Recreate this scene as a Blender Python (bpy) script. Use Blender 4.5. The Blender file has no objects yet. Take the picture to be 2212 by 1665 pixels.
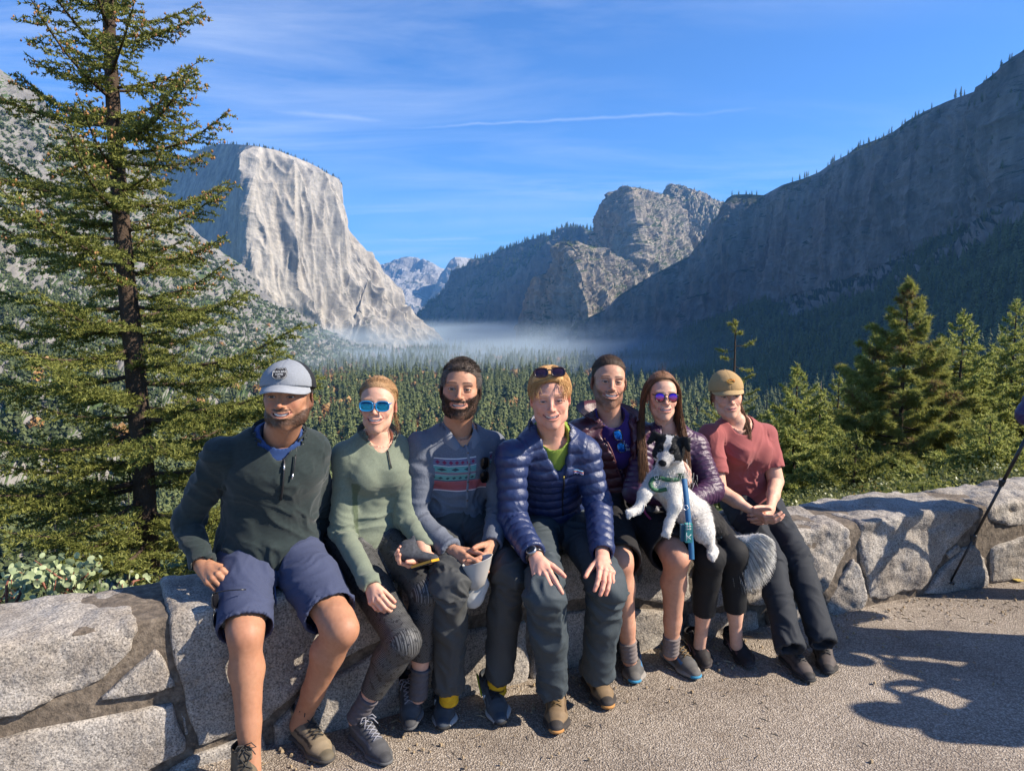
import bpy, math, random, os
import numpy as np
from mathutils import Vector, Matrix
random.seed(7)
RNG = np.random.default_rng(11)
C = bpy.context.scene.collection
scene = bpy.context.scene
# camera
PITCH = math.radians(5.2)
FOC = 1579.4
CAM_Z = 1.6
cam = bpy.data.objects.new('camera', bpy.data.cameras.new('camera'))
C.objects.link(cam)
cam.location = (0, 0, CAM_Z)
cam.rotation_euler = (math.pi / 2 - PITCH, 0, 0)
cam.data.sensor_width = 36
cam.data.lens = 36 * FOC / 2212
cam.data.clip_start = 0.05
cam.data.clip_end = 60000
scene.camera = cam
# daylight
SUN_EL, SUN_AZ = math.radians(37), math.radians(-9)      # azimuth measured from +X towards +Y
SUN = np.array([math.cos(SUN_EL) * math.cos(SUN_AZ), math.cos(SUN_EL) * math.sin(SUN_AZ), math.sin(SUN_EL)])
world = bpy.data.worlds.new('World')
scene.world = world
world.use_nodes = True
sun = bpy.data.objects.new('sun', bpy.data.lights.new('sun', 'SUN'))
C.objects.link(sun)
sun.data.energy = 5.0
sun.data.angle = math.radians(0.53)
sun.data.color = (1.0, 0.90, 0.76)
sun.rotation_euler = Vector(SUN).to_track_quat('Z', 'Y').to_euler()
sun.location = (20, 0, 20)
scene.view_settings.view_transform = 'Standard'
scene.view_settings.look = 'None'
scene.view_settings.gamma = 1
scene.view_settings.use_curve_mapping = False
scene.view_settings.exposure = 0.95
scene.cycles.max_bounces = 6
scene.cycles.diffuse_bounces = 3
scene.cycles.glossy_bounces = 2
scene.cycles.transmission_bounces = 3
scene.cycles.transparent_max_bounces = 6
scene.cycles.volume_bounces = 0
scene.cycles.volume_step_rate = 4.0
scene.cycles.volume_max_steps = 64
def N(nt, kind, **kw):
 n = nt.nodes.new(kind)
 for k, v in kw.items():
  if k.startswith('i_'):
   key = k[2:]
   n.inputs[int(key) if key.isdigit() else key].default_value = v
  else:
   setattr(n, k, v)
 return n
def ramp(nt, fac, stops, interp='LINEAR'):
 r = nt.nodes.new('ShaderNodeValToRGB')
 r.color_ramp.interpolation = interp
 el = r.color_ramp.elements
 while len(el) < len(stops):
  el.new(0.5)
 for e, (p, c) in zip(el, stops):
  e.position = p
  e.color = (*c, 1) if len(c) == 3 else c
 nt.links.new(fac, r.inputs[0])
 return r.outputs[0]
def math_(nt, op, a, b=None, c=None, clamp=False):
 m = nt.nodes.new('ShaderNodeMath')
 m.operation = op
 m.use_clamp = clamp
 for i, v in enumerate((a, b, c)):
  if v is None:
   continue
  if isinstance(v, (int, float)):
   m.inputs[i].default_value = v
  else:
   nt.links.new(v, m.inputs[i])
 return m.outputs[0]
def mixc(nt, fac, a, b, blend='MIX'):
 m = nt.nodes.new('ShaderNodeMix')
 m.data_type = 'RGBA'
 m.blend_type = blend
 for sock, v in ((m.inputs[0], fac), (m.inputs[6], a), (m.inputs[7], b)):
  if isinstance(v, (int, float)):
   sock.default_value = v
  elif isinstance(v, tuple):
   sock.default_value = (*v, 1) if len(v) == 3 else v
  else:
   nt.links.new(v, sock)
 return m.outputs[2]
def noise_tex(nt, vec, scale, detail=4, rough=0.55, distort=0.0):
 n = N(nt, 'ShaderNodeTexNoise')
 n.inputs['Scale'].default_value = scale
 n.inputs['Detail'].default_value = detail
 n.inputs['Roughness'].default_value = rough
 n.inputs['Distortion'].default_value = distort
 if vec is not None:
  nt.links.new(vec, n.inputs['Vector'])
 return n.outputs[0]
def mapping(nt, vec, scale=(1, 1, 1), rot=(0, 0, 0), loc=(0, 0, 0)):
 m = N(nt, 'ShaderNodeMapping')
 m.inputs['Scale'].default_value = scale
 m.inputs['Rotation'].default_value = rot
 m.inputs['Location'].default_value = loc
 nt.links.new(vec, m.inputs['Vector'])
 return m.outputs[0]
# world: physical sky with thin cirrus drifting high up
nt = world.node_tree
nt.nodes.clear()
wout = N(nt, 'ShaderNodeOutputWorld')
bg = N(nt, 'ShaderNodeBackground')
sky = N(nt, 'ShaderNodeTexSky')
sky.sky_type = 'NISHITA'
sky.sun_disc = False
sky.sun_elevation = SUN_EL
sky.sun_rotation = math.pi / 2 - SUN_AZ
sky.altitude = 1400
sky.air_density = 1.0
sky.dust_density = 0.25
sky.ozone_density = 2.5
tc = N(nt, 'ShaderNodeTexCoord')
sep = N(nt, 'ShaderNodeSeparateXYZ')
nt.links.new(tc.outputs['Generated'], sep.inputs[0])
zc = math_(nt, 'MAXIMUM', sep.outputs[2], 0.02)
zc = math_(nt, 'ADD', zc, 0.06)
px = math_(nt, 'DIVIDE', sep.outputs[0], zc)
py = math_(nt, 'DIVIDE', sep.outputs[1], zc)
cmb = N(nt, 'ShaderNodeCombineXYZ')
nt.links.new(px, cmb.inputs[0])
nt.links.new(py, cmb.inputs[1])
warp = noise_tex(nt, mapping(nt, cmb.outputs[0], (0.25, 0.25, 1)), 1.0, 3)
v2 = N(nt, 'ShaderNodeVectorMath', operation='ADD')
nt.links.new(mapping(nt, cmb.outputs[0], (0.5, 1.5, 1), (0, 0, math.radians(-24))), v2.inputs[0])
nt.links.new(warp, v2.inputs[1])
ci = noise_tex(nt, v2.outputs[0], 1.1, 9, 0.62, 0.35)
big = noise_tex(nt, mapping(nt, cmb.outputs[0], (0.16, 0.35, 1), (0, 0, -0.3), (2.3, 0.9, 0)), 1.0, 3)
ci = ramp(nt, ci, [(0.44, (0, 0, 0)), (0.86, (1, 1, 1))])
big = ramp(nt, big, [(0.36, (0, 0, 0)), (0.60, (1, 1, 1))])
cm = math_(nt, 'MULTIPLY', ci, big)
cm = math_(nt, 'MULTIPLY', cm, 0.60)
def gc_normal(a, b):
 n = np.cross(a, b)
 return n / np.linalg.norm(n)
def raydir(x, y):
 """unit world direction of a point of the picture (given on a 2212 x 1665 grid)"""
 a, b = (x - 1106) / FOC, (832.5 - y) / FOC
 d = np.array([a, math.cos(PITCH) + b * math.sin(PITCH), -math.sin(PITCH) + b * math.cos(PITCH)])
 return d / np.linalg.norm(d)
def streak(p0, p1, width, fade_len=0.25, amp=0.5):
 """a straight vapour trail between two directions in the sky"""
 a, b = raydir(*p0), raydir(*p1)
 n = gc_normal(a, b)
 mid = (a + b) / 2
 mid /= np.linalg.norm(mid)
 tdir = b - a
 half = np.linalg.norm(tdir) / 2
 tdir /= np.linalg.norm(tdir)
 d1 = N(nt, 'ShaderNodeVectorMath', operation='DOT_PRODUCT')
 nt.links.new(tc.outputs['Generated'], d1.inputs[0])
 d1.inputs[1].default_value = n
 w = noise_tex(nt, tc.outputs['Generated'], 14, 4)
 off = math_(nt, 'MULTIPLY_ADD', w, 0.012, -0.006)
 dd = math_(nt, 'ABSOLUTE', math_(nt, 'ADD', d1.outputs[1], off))
 prof = math_(nt, 'SUBTRACT', 1.0, math_(nt, 'DIVIDE', dd, width), clamp=True)
 d2 = N(nt, 'ShaderNodeVectorMath', operation='DOT_PRODUCT')
 nt.links.new(tc.outputs['Generated'], d2.inputs[0])
 d2.inputs[1].default_value = tdir
 t = math_(nt, 'SUBTRACT', d2.outputs[1], float(mid @ tdir))
 t = math_(nt, 'ABSOLUTE', math_(nt, 'DIVIDE', t, half))
 env = math_(nt, 'SUBTRACT', 1.0, math_(nt, 'POWER', t, 3.0), clamp=True)
 fr = math_(nt, 'GREATER_THAN', sep.outputs[1], 0.0)
 s = math_(nt, 'MULTIPLY', prof, env)
 s = math_(nt, 'MULTIPLY', s, math_(nt, 'MULTIPLY_ADD', w, 1.2, -0.1, clamp=True))
 s = math_(nt, 'MULTIPLY', s, fr)
 return math_(nt, 'MULTIPLY', s, amp)
for args in (((780, 282), (1660, 236), 0.0028, 0.2, 0.36), ((545, 236), (860, 268), 0.008, 0.2, 0.42), ((540, 268), (700, 292), 0.007, .2, .25),
    ((780, 455), (1350, 440), 0.022, .2, .22), ((760, 490), (1330, 468), 0.018, .2, .22),
    ((790, 521), (1060, 515), 0.0035, .2, .42), ((830, 568), (1080, 556), 0.012, .2, .3)):
 cm = math_(nt, 'MAXIMUM', cm, streak(*args))
tint = mixc(nt, 1.0, sky.outputs[0], (0.46, 0.76, 1.14), 'MULTIPLY')
skyc = mixc(nt, cm, tint, (6.2, 6.6, 7.2))
nt.links.new(skyc, bg.inputs['Color'])
bg.inputs['Strength'].default_value = 0.10
nt.links.new(bg.outputs[0], wout.inputs['Surface'])
# helpers: picture grid -> world
def P(x, y, Y):
 d = raydir(x, y)
 s = Y / d[1]
 return np.array([d[0] * s, Y, CAM_Z + d[2] * s])
def PZ(x, y, z):
 d = raydir(x, y)
 s = (z - CAM_Z) / d[2]
 return np.array([d[0] * s, d[1] * s, z])
def S(x, y):
 """source pixel (2500 wide) -> picture grid"""
 return x / 1.1302, y / 1.1302
def unit(v):
 v = np.asarray(v, float)
 return v / (np.linalg.norm(v) + 1e-12)
# helpers: noise
_perm = np.random.default_rng(3).random(65536).astype(np.float32)
def _h(i, j, k):
 return _perm[(i * 7919 + j * 10429 + k * 13007) & 65535]
def vnoise(p):
 """smooth value noise, p (n,3) -> 0..1"""
 p = np.asarray(p, np.float32)
 f = np.floor(p)
 i = f.astype(np.int64)
 t = p - f
 t = t * t * (3 - 2 * t)
 x, y, z = i[:, 0], i[:, 1], i[:, 2]
 tx, ty, tz = t[:, 0], t[:, 1], t[:, 2]
 c00 = _h(x, y, z) * (1 - tx) + _h(x + 1, y, z) * tx
 c10 = _h(x, y + 1, z) * (1 - tx) + _h(x + 1, y + 1, z) * tx
 c01 = _h(x, y, z + 1) * (1 - tx) + _h(x + 1, y, z + 1) * tx
 c11 = _h(x, y + 1, z + 1) * (1 - tx) + _h(x + 1, y + 1, z + 1) * tx
 return (c00 * (1 - ty) + c10 * ty) * (1 - tz) + (c01 * (1 - ty) + c11 * ty) * tz
_rot = np.array([[0.36, 0.48, -0.8], [-0.8, 0.6, 0.0], [0.48, 0.64, 0.6]], np.float32)
def fbm(p, octaves=4, gain=0.5, lac=2.03):
 p = np.asarray(p, np.float32)
 a, s, tot = 1.0, 0.0, 0.0
 for o in range(octaves):
  s = s + a * (vnoise(p) - 0.5)
  tot += a
  a *= gain
  p = (p @ _rot.T) * lac + 17.3
 return s / tot * 2      # about -1..1
def ridged(p, octaves=4, gain=0.5):
 p = np.asarray(p, np.float32)
 a, s, tot = 1.0, 0.0, 0.0
 for o in range(octaves):
  s = s + a * (1 - np.abs(vnoise(p) * 2 - 1))
  tot += a
  a *= gain
  p = (p @ _rot.T) * 2.07 + 9.1
 return s / tot          # 0..1, crests at 1
def sstep(a, b, x):
 t = np.clip((x - a) / (b - a), 0, 1)
 return t * t * (3 - 2 * t)
# helpers: objects
def meta(o, label=None, cat=None, group=None, kind=None):
 if label: o['label'] = label
 if cat: o['category'] = cat
 if group: o['group'] = group
 if kind: o['kind'] = kind
 return o
def empty(name, loc=(0, 0, 0), label=None, cat=None, group=None):
 o = bpy.data.objects.new(name, None)
 C.objects.link(o)
 o.location = tuple(float(v) for v in loc)
 o.empty_display_size = 0.1
 return meta(o, label, cat, group)
def mesh_np(name, V, Fa, mat=None, parent=None, smooth=True, attrs=None, local=None, mats=None, midx=None):
 """V (n,3) world; Fa (m,3|4) or list; attrs {name: (n,k)}; object placed so that parent offset is kept"""
 V = np.asarray(V, np.float32)
 off = np.zeros(3, np.float32)
 if parent is not None:
  w = parent
  while w is not None:
   off = off + np.array(w.location, np.float32)
   w = w.parent
 me = bpy.data.meshes.new(name)
 if isinstance(Fa, np.ndarray):
  n, k = len(Fa), Fa.shape[1]
  me.vertices.add(len(V))
  me.vertices.foreach_set('co', (V - off).ravel())
  me.loops.add(n * k)
  me.loops.foreach_set('vertex_index', Fa.astype(np.int32).ravel())
  me.polygons.add(n)
  me.polygons.foreach_set('loop_start', np.arange(0, n * k, k, dtype=np.int32))
  me.polygons.foreach_set('use_smooth', np.full(n, smooth, bool))
  if midx is not None:
   me.polygons.foreach_set('material_index', np.asarray(midx, np.int32))
  me.update(calc_edges=True)
 else:
  me.from_pydata((V - off).tolist(), [], [list(map(int, f)) for f in Fa])
  me.polygons.foreach_set('use_smooth', np.full(len(me.polygons), smooth, bool))
  if midx is not None:
   me.polygons.foreach_set('material_index', np.asarray(midx, np.int32))
 for a, arr in (attrs or {}).items():
  arr = np.asarray(arr, np.float32)
  if arr.ndim == 2 and arr.shape[1] == 3 and a.lower().startswith('col'):
   arr = np.concatenate([arr, np.ones((len(arr), 1), np.float32)], 1)
   at = me.attributes.new(a, 'FLOAT_COLOR', 'POINT')
   at.data.foreach_set('color', arr.ravel())
  elif arr.ndim == 2:
   at = me.attributes.new(a, 'FLOAT_VECTOR', 'POINT')
   at.data.foreach_set('vector', arr.ravel())
  else:
   at = me.attributes.new(a, 'FLOAT', 'POINT')
   at.data.foreach_set('value', arr.ravel())
 for m in (mats or ([mat] if mat else [])):
  me.materials.append(m)
 o = bpy.data.objects.new(name, me)
 C.objects.link(o)
 if parent is not None:
  o.parent = parent
 return o
class Geo:
 """collects pieces of one mesh"""
 def __init__(s):
  s.V, s.F3, s.F4, s.n, s.cols, s.m3, s.m4 = [], [], [], 0, [], [], []
 def add(s, V, Fa, col=None, mi=0):
  V = np.asarray(V, np.float32).reshape(-1, 3)
  Fa = np.asarray(Fa, np.int64)
  (s.F3 if Fa.shape[1] == 3 else s.F4).append(Fa + s.n)
  (s.m3 if Fa.shape[1] == 3 else s.m4).append(np.full(len(Fa), mi))
  s.V.append(V)
  if col is not None:
   c = np.asarray(col, np.float32)
   if c.ndim == 1: c = np.tile(c, (len(V), 1))
   s.cols.append(c)
  s.n += len(V)
  return s
 def build(s, name, mat=None, parent=None, smooth=True, mats=None, extra=None):
  V = np.concatenate(s.V)
  F4 = np.concatenate(s.F4) if s.F4 else np.zeros((0, 4), np.int64)
  F3 = np.concatenate(s.F3) if s.F3 else np.zeros((0, 3), np.int64)
  if len(F4) and len(F3):
   Fa = np.concatenate([F3, F4[:, [0, 1, 2]], F4[:, [0, 2, 3]]])
   mi = np.concatenate(s.m3 + s.m4 + s.m4)
  else:
   Fa = F4 if len(F4) else F3
   mi = np.concatenate(s.m4 if len(F4) else s.m3)
  at = dict(extra or {})
  if s.cols: at['Col'] = np.concatenate(s.cols)
  return mesh_np(name, V, Fa, mat, parent, smooth, at, mats=mats, midx=mi)
def frame_of(d, hint=(0, 0, 1)):
 d = unit(d)
 h = np.asarray(hint, float)
 if abs(d @ unit(h)) > 0.97: h = np.array([0.3, 1, 0.1])
 a = unit(np.cross(h, d))
 b = np.cross(d, a)
 return a, b, d
def tube(pts, radii, n=8, caps=True):
 """polyline tube -> V, F (quads; caps as degenerate fans of quads)"""
 pts = np.asarray(pts, float)
 m = len(pts)
 radii = np.broadcast_to(np.asarray(radii, float), (m,))
 t = np.gradient(pts, axis=0)
 t /= np.linalg.norm(t, axis=1)[:, None] + 1e-12
 a, b, _ = frame_of(t[0])
 V = []
 ang = np.arange(n) * 2 * math.pi / n
 for i in range(m):
  a = unit(a - (a @ t[i]) * t[i])
  b = np.cross(t[i], a)
  V.append(pts[i] + radii[i] * (np.cos(ang)[:, None] * a + np.sin(ang)[:, None] * b))
 V = np.concatenate(V)
 i = np.arange(m - 1)[:, None] * n
 j = np.arange(n)[None]
 j2 = (j + 1) % n
 Fq = np.stack([i + j, i + j2, i + n + j2, i + n + j], -1).reshape(-1, 4)
 if caps:
  V = np.concatenate([V, pts[:1], pts[-1:]])
  c0, c1 = m * n, m * n + 1
  jj = np.arange(n)
  f0 = np.stack([np.full(n, c0), (jj + 1) % n, jj, np.full(n, c0)], -1)[:, :3]
  f1 = np.stack([np.full(n, c1), (m - 1) * n + jj, (m - 1) * n + (jj + 1) % n], -1)
  Ft = np.concatenate([Fq[:, [0, 1, 2]], Fq[:, [0, 2, 3]], f0, f1])
  return V, Ft
 return V, np.concatenate([Fq[:, [0, 1, 2]], Fq[:, [0, 2, 3]]])
def box_vf(c, h, R=np.eye(3), taper=1.0):
 c, h = np.asarray(c, float), np.asarray(h, float)
 V = np.array([[x, y, z] for z in (-1, 1) for y in (-1, 1) for x in (-1, 1)], float)
 V[4:, :2] *= taper
 V = (V * h) @ np.asarray(R).T + c
 Fa = np.array([[0, 2, 3, 1], [4, 5, 7, 6], [0, 1, 5, 4], [2, 6, 7, 3], [0, 4, 6, 2], [1, 3, 7, 5]])
 return V, Fa
def sphere_vf(c, r, n=10, m=7, R=np.eye(3)):
 u = np.arange(n) * 2 * math.pi / n
 v = np.linspace(0.0, math.pi, m)
 V = np.array([[math.sin(b) * math.cos(a), math.sin(b) * math.sin(a), math.cos(b)] for b in v for a in u])
 V = (V * np.asarray(r, float)) @ np.asarray(R).T + c
 Fa = np.array([[i * n + j, i * n + (j + 1) % n, (i + 1) * n + (j + 1) % n, (i + 1) * n + j] for i in range(m - 1) for j in range(n)])[:, ::-1]
 return V, Fa
# helpers: implicit surfaces on a grid
class Field:
 def __init__(s, lo, hi, h):
  s.h = h
  s.lo = np.asarray(lo, float)
  s.n = np.maximum(np.ceil((np.asarray(hi, float) - s.lo) / h).astype(int) + 1, 4)
  s.F = np.full(s.n, 1.0, np.float32)
  s.ax = [(s.lo[i] + np.arange(s.n[i]) * h).astype(np.float32) for i in range(3)]
 def sub(s, lo, hi, pad):
  a = np.clip(np.floor((np.asarray(lo) - pad - s.lo) / s.h).astype(int), 0, s.n - 1)
  b = np.clip(np.ceil((np.asarray(hi) + pad - s.lo) / s.h).astype(int) + 1, 1, s.n)
  if np.any(b <= a): return None, None
  sl = tuple(slice(a[i], b[i]) for i in range(3))
  X = s.ax[0][sl[0]][:, None, None]
  Y = s.ax[1][sl[1]][None, :, None]
  Z = s.ax[2][sl[2]][None, None, :]
  return sl, (X, Y, Z)
 def put(s, sl, d, k, op):
  A = s.F[sl]
  if op == 'add':
   if k > 0:
    hh = np.clip(0.5 + 0.5 * (A - d) / k, 0, 1)
    s.F[sl] = A * (1 - hh) + d * hh - k * hh * (1 - hh)
   else:
    s.F[sl] = np.minimum(A, d)
  elif op == 'cut':
   if k > 0:
    hh = np.clip(0.5 - 0.5 * (A + d) / k, 0, 1)
    s.F[sl] = A * (1 - hh) - d * hh + k * hh * (1 - hh)
   else:
    s.F[sl] = np.maximum(A, -d)
 def cone(s, a, b, ra, rb, k=0.0, op='add', flat=None):
  """tapered capsule; flat = (axis, ratio) squeezes it along that axis"""
  a, b = np.asarray(a, float), np.asarray(b, float)
  R = max(ra, rb) * (1 if flat is None else max(1, flat[1]))
  sl, XYZ = s.sub(np.minimum(a, b) - R, np.maximum(a, b) + R, k + 3 * s.h)
  if sl is None: return s
  X, Y, Z = XYZ
  ab = b - a
  L2 = ab @ ab + 1e-12
  x, y, z = X - a[0], Y - a[1], Z - a[2]
  t = np.clip((x * ab[0] + y * ab[1] + z * ab[2]) / L2, 0, 1)
  x, y, z = x - t * ab[0], y - t * ab[1], z - t * ab[2]
  d2 = x * x + y * y + z * z
  if flat is not None:
   n = unit(flat[0])
   q = x * n[0] + y * n[1] + z * n[2]
   d2 = d2 + (1 / flat[1] ** 2 - 1) * q * q
  r = ra + (rb - ra) * t
  d = np.sqrt(d2) - r
  if flat is not None: d = d * min(1, flat[1])
  s.put(sl, d, k, op)
  return s
 def chain(s, pts, rad, k=0.0, **kw):
  for i in range(len(pts) - 1):
   s.cone(pts[i], pts[i + 1], rad[i], rad[i + 1], k, **kw)
  return s
 def ell(s, c, r, R=None, k=0.0, op='add'):
  c = np.asarray(c, float)
  r = np.broadcast_to(np.asarray(r, float), (3,))
  m = float(r.max())
  sl, XYZ = s.sub(c - m, c + m, k + 3 * s.h)
  if sl is None: return s
  X, Y, Z = XYZ
  x, y, z = X - c[0], Y - c[1], Z - c[2]
  if R is not None:
   x, y, z = (x * R[0][0] + y * R[0][1] + z * R[0][2], x * R[1][0] + y * R[1][1] + z * R[1][2],
      x * R[2][0] + y * R[2][1] + z * R[2][2])
  k0 = np.sqrt((x / r[0]) ** 2 + (y / r[1]) ** 2 + (z / r[2]) ** 2)
  k1 = np.sqrt((x / r[0] ** 2) ** 2 + (y / r[1] ** 2) ** 2 + (z / r[2] ** 2) ** 2)
  d = k0 * (k0 - 1) / (k1 + 1e-9)
  s.put(sl, d, k, op)
  return s
 def box(s, c, hlf, R=None, rnd=0.0, k=0.0, op='add'):
  c = np.asarray(c, float)
  hlf = np.asarray(hlf, float)
  m = float(np.linalg.norm(hlf))
  sl, XYZ = s.sub(c - m, c + m, k + 3 * s.h)
  if sl is None: return s
  X, Y, Z = XYZ
  x, y, z = X - c[0], Y - c[1], Z - c[2]
  if R is not None:
   x, y, z = (x * R[0][0] + y * R[0][1] + z * R[0][2], x * R[1][0] + y * R[1][1] + z * R[1][2],
      x * R[2][0] + y * R[2][1] + z * R[2][2])
  qx, qy, qz = np.abs(x) - hlf[0] + rnd, np.abs(y) - hlf[1] + rnd, np.abs(z) - hlf[2] + rnd
  d = np.sqrt(np.maximum(qx, 0) ** 2 + np.maximum(qy, 0) ** 2 + np.maximum(qz, 0) ** 2) + np.minimum(np.maximum(np.maximum(qx, qy), qz), 0) - rnd
  s.put(sl, d, k, op)
  return s
 def ecap(s, a, b, side, fwd, ra, rb, k=0.0, op='add'):
  """capsule with elliptic section: ra, rb = (side, forward) radii"""
  a, b = np.asarray(a, float), np.asarray(b, float)
  R = max(*ra, *rb)
  sl, XYZ = s.sub(np.minimum(a, b) - R, np.maximum(a, b) + R, k + 3 * s.h)
  if sl is None: return s
  X, Y, Z = XYZ
  ab = b - a
  L2 = ab @ ab + 1e-12
  x, y, z = X - a[0], Y - a[1], Z - a[2]
  t = np.clip((x * ab[0] + y * ab[1] + z * ab[2]) / L2, 0, 1)
  x, y, z = x - t * ab[0], y - t * ab[1], z - t * ab[2]
  sd, fw = unit(side), unit(fwd)
  up = np.cross(sd, fw)
  u = x * sd[0] + y * sd[1] + z * sd[2]
  v = x * fw[0] + y * fw[1] + z * fw[2]
  w = x * up[0] + y * up[1] + z * up[2]
  rx = ra[0] + (rb[0] - ra[0]) * t
  ry = ra[1] + (rb[1] - ra[1]) * t
  rz = np.minimum(rx, ry)
  k0 = np.sqrt((u / rx) ** 2 + (v / ry) ** 2 + (w / rz) ** 2)
  k1 = np.sqrt((u / rx ** 2) ** 2 + (v / ry ** 2) ** 2 + (w / rz ** 2) ** 2)
  d = k0 * (k0 - 1) / (k1 + 1e-9)
  s.put(sl, np.where(k0 < 1e-4, -rz, d), k, op)
  return s
 def plane(s, p, n, k=0.0):
  """keep the side behind the plane (normal n points away from what stays)"""
  p, n = np.asarray(p, float), unit(n)
  d = (s.ax[0][:, None, None] - p[0]) * n[0] + (s.ax[1][None, :, None] - p[1]) * n[1] + (s.ax[2][None, None, :] - p[2]) * n[2]
  if k > 0:
   hh = np.clip(0.5 - 0.5 * (s.F - d) / k, 0, 1)
   s.F = s.F * (1 - hh) + d * hh + k * hh * (1 - hh)
  else:
   s.F = np.maximum(s.F, d)
  return s
 def mesh(s):
  return surface_nets(s.F, s.lo, s.h)
def surface_nets(F, lo, h):
 F = np.pad(F, 1, constant_values=1.0)
 lo = np.asarray(lo, float) - h
 ins = F < 0
 nx, ny, nz = F.shape
 c = np.zeros((nx - 1, ny - 1, nz - 1), np.int8)
 for dx in (0, 1):
  for dy in (0, 1):
   for dz in (0, 1):
    c += ins[dx:nx - 1 + dx, dy:ny - 1 + dy, dz:nz - 1 + dz]
 mixed = (c > 0) & (c < 8)
 idx = np.argwhere(mixed)
 imap = np.full(mixed.shape, -1, np.int64)
 imap[mixed] = np.arange(len(idx))
 corner = {}
 for dx in (0, 1):
  for dy in (0, 1):
   for dz in (0, 1):
    corner[(dx, dy, dz)] = F[idx[:, 0] + dx, idx[:, 1] + dy, idx[:, 2] + dz]
 acc = np.zeros((len(idx), 3))
 cnt = np.zeros(len(idx))
 for a in corner:
  for ax in range(3):
   if a[ax] == 1: continue
   b = list(a); b[ax] = 1; b = tuple(b)
   va, vb = corner[a], corner[b]
   m = (va < 0) != (vb < 0)
   t = np.where(m, va / np.where(m, va - vb, 1), 0)
   p = np.tile(np.array(a, float), (len(idx), 1))
   p[:, ax] += t
   acc += p * m[:, None]
   cnt += m
 V = (idx + acc / np.maximum(cnt, 1)[:, None]) * h + lo
 faces = []
 for ax in range(3):
  o = [q for q in range(3) if q != ax]
  sa = [slice(None)] * 3; sb = [slice(None)] * 3
  sa[ax] = slice(0, -1); sb[ax] = slice(1, None)
  A, B = ins[tuple(sa)], ins[tuple(sb)]
  e = np.argwhere(A != B)
  e = e[(e[:, o[0]] > 0) & (e[:, o[1]] > 0) & (e[:, o[0]] < F.shape[o[0]] - 1) & (e[:, o[1]] < F.shape[o[1]] - 1)]
  flip = A[e[:, 0], e[:, 1], e[:, 2]]
  q = []
  for (u, v) in ((-1, -1), (0, -1), (0, 0), (-1, 0)):
   g = e.copy(); g[:, o[0]] += u; g[:, o[1]] += v
   q.append(imap[g[:, 0], g[:, 1], g[:, 2]])
  q = np.stack(q, 1)
  if ax == 1: flip = ~flip
  q = np.where(flip[:, None], q, q[:, ::-1])
  faces.append(q)
 Fa = np.concatenate(faces)
 Fa = Fa[(Fa >= 0).all(1)]
 return V, Fa
def vnormals(V, Fa):
 a = V[Fa[:, 2]] - V[Fa[:, 0]]
 b = V[Fa[:, -1]] - V[Fa[:, 1]]
 n = np.cross(a, b)
 Nn = np.zeros_like(V)
 for i in range(Fa.shape[1]):
  for c in range(3):
   Nn[:, c] += np.bincount(Fa[:, i], n[:, c], len(V))
 return Nn / (np.linalg.norm(Nn, axis=1)[:, None] + 1e-12)
def smooth_mesh(V, Fa, it=2, lam=0.5):
 k = Fa.shape[1]
 for _ in range(it):
  acc = np.zeros_like(V); cnt = np.zeros(len(V))
  for i in range(k):
   a, b = Fa[:, i], Fa[:, (i + 1) % k]
   for c in range(3):
    acc[:, c] += np.bincount(a, V[b, c], len(V)) + np.bincount(b, V[a, c], len(V))
   cnt += np.bincount(a, minlength=len(V)) + np.bincount(b, minlength=len(V))
  V = V + lam * (acc / np.maximum(cnt, 1)[:, None] - V)
 return V
# helpers: materials
_mats = {}
def new_mat(name):
 m = bpy.data.materials.new(name)
 m.use_nodes = True
 nt = m.node_tree
 b = nt.nodes['Principled BSDF']
 return m, nt, b
def link(nt, a, b): nt.links.new(a, b)
def bump(nt, b, height, strength=0.5, dist=0.01):
 bn = N(nt, 'ShaderNodeBump')
 bn.inputs['Strength'].default_value = strength
 bn.inputs['Distance'].default_value = dist
 nt.links.new(height, bn.inputs['Height'])
 nt.links.new(bn.outputs[0], b.inputs['Normal'])
 return bn
def plain(name, col, rough=0.6, metal=0.0, spec=0.5, nscale=0, namp=0.15, bumps=0.0, bscale=400, bdist=0.001, sheen=0.0, coat=0.0):
 """solid colour with a little procedural variation and grain"""
 if name in _mats: return _mats[name]
 m, nt, b = new_mat(name)
 tcn = N(nt, 'ShaderNodeTexCoord')
 if nscale:
  n = noise_tex(nt, tcn.outputs['Object'], nscale, 4)
  c = mixc(nt, n, tuple(np.array(col) * (1 - namp)), tuple(np.minimum(np.array(col) * (1 + namp), 1)))
  link(nt, c, b.inputs['Base Color'])
 else:
  b.inputs['Base Color'].default_value = (*col, 1)
 b.inputs['Roughness'].default_value = rough
 b.inputs['Metallic'].default_value = metal
 b.inputs['Specular IOR Level'].default_value = spec
 b.inputs['Coat Weight'].default_value = coat
 if sheen:
  b.inputs['Sheen Weight'].default_value = sheen
  b.inputs['Sheen Roughness'].default_value = 0.5
 if bumps:
  bump(nt, b, noise_tex(nt, tcn.outputs['Object'], bscale, 3), bumps, bdist)
 _mats[name] = m
 return m
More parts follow.
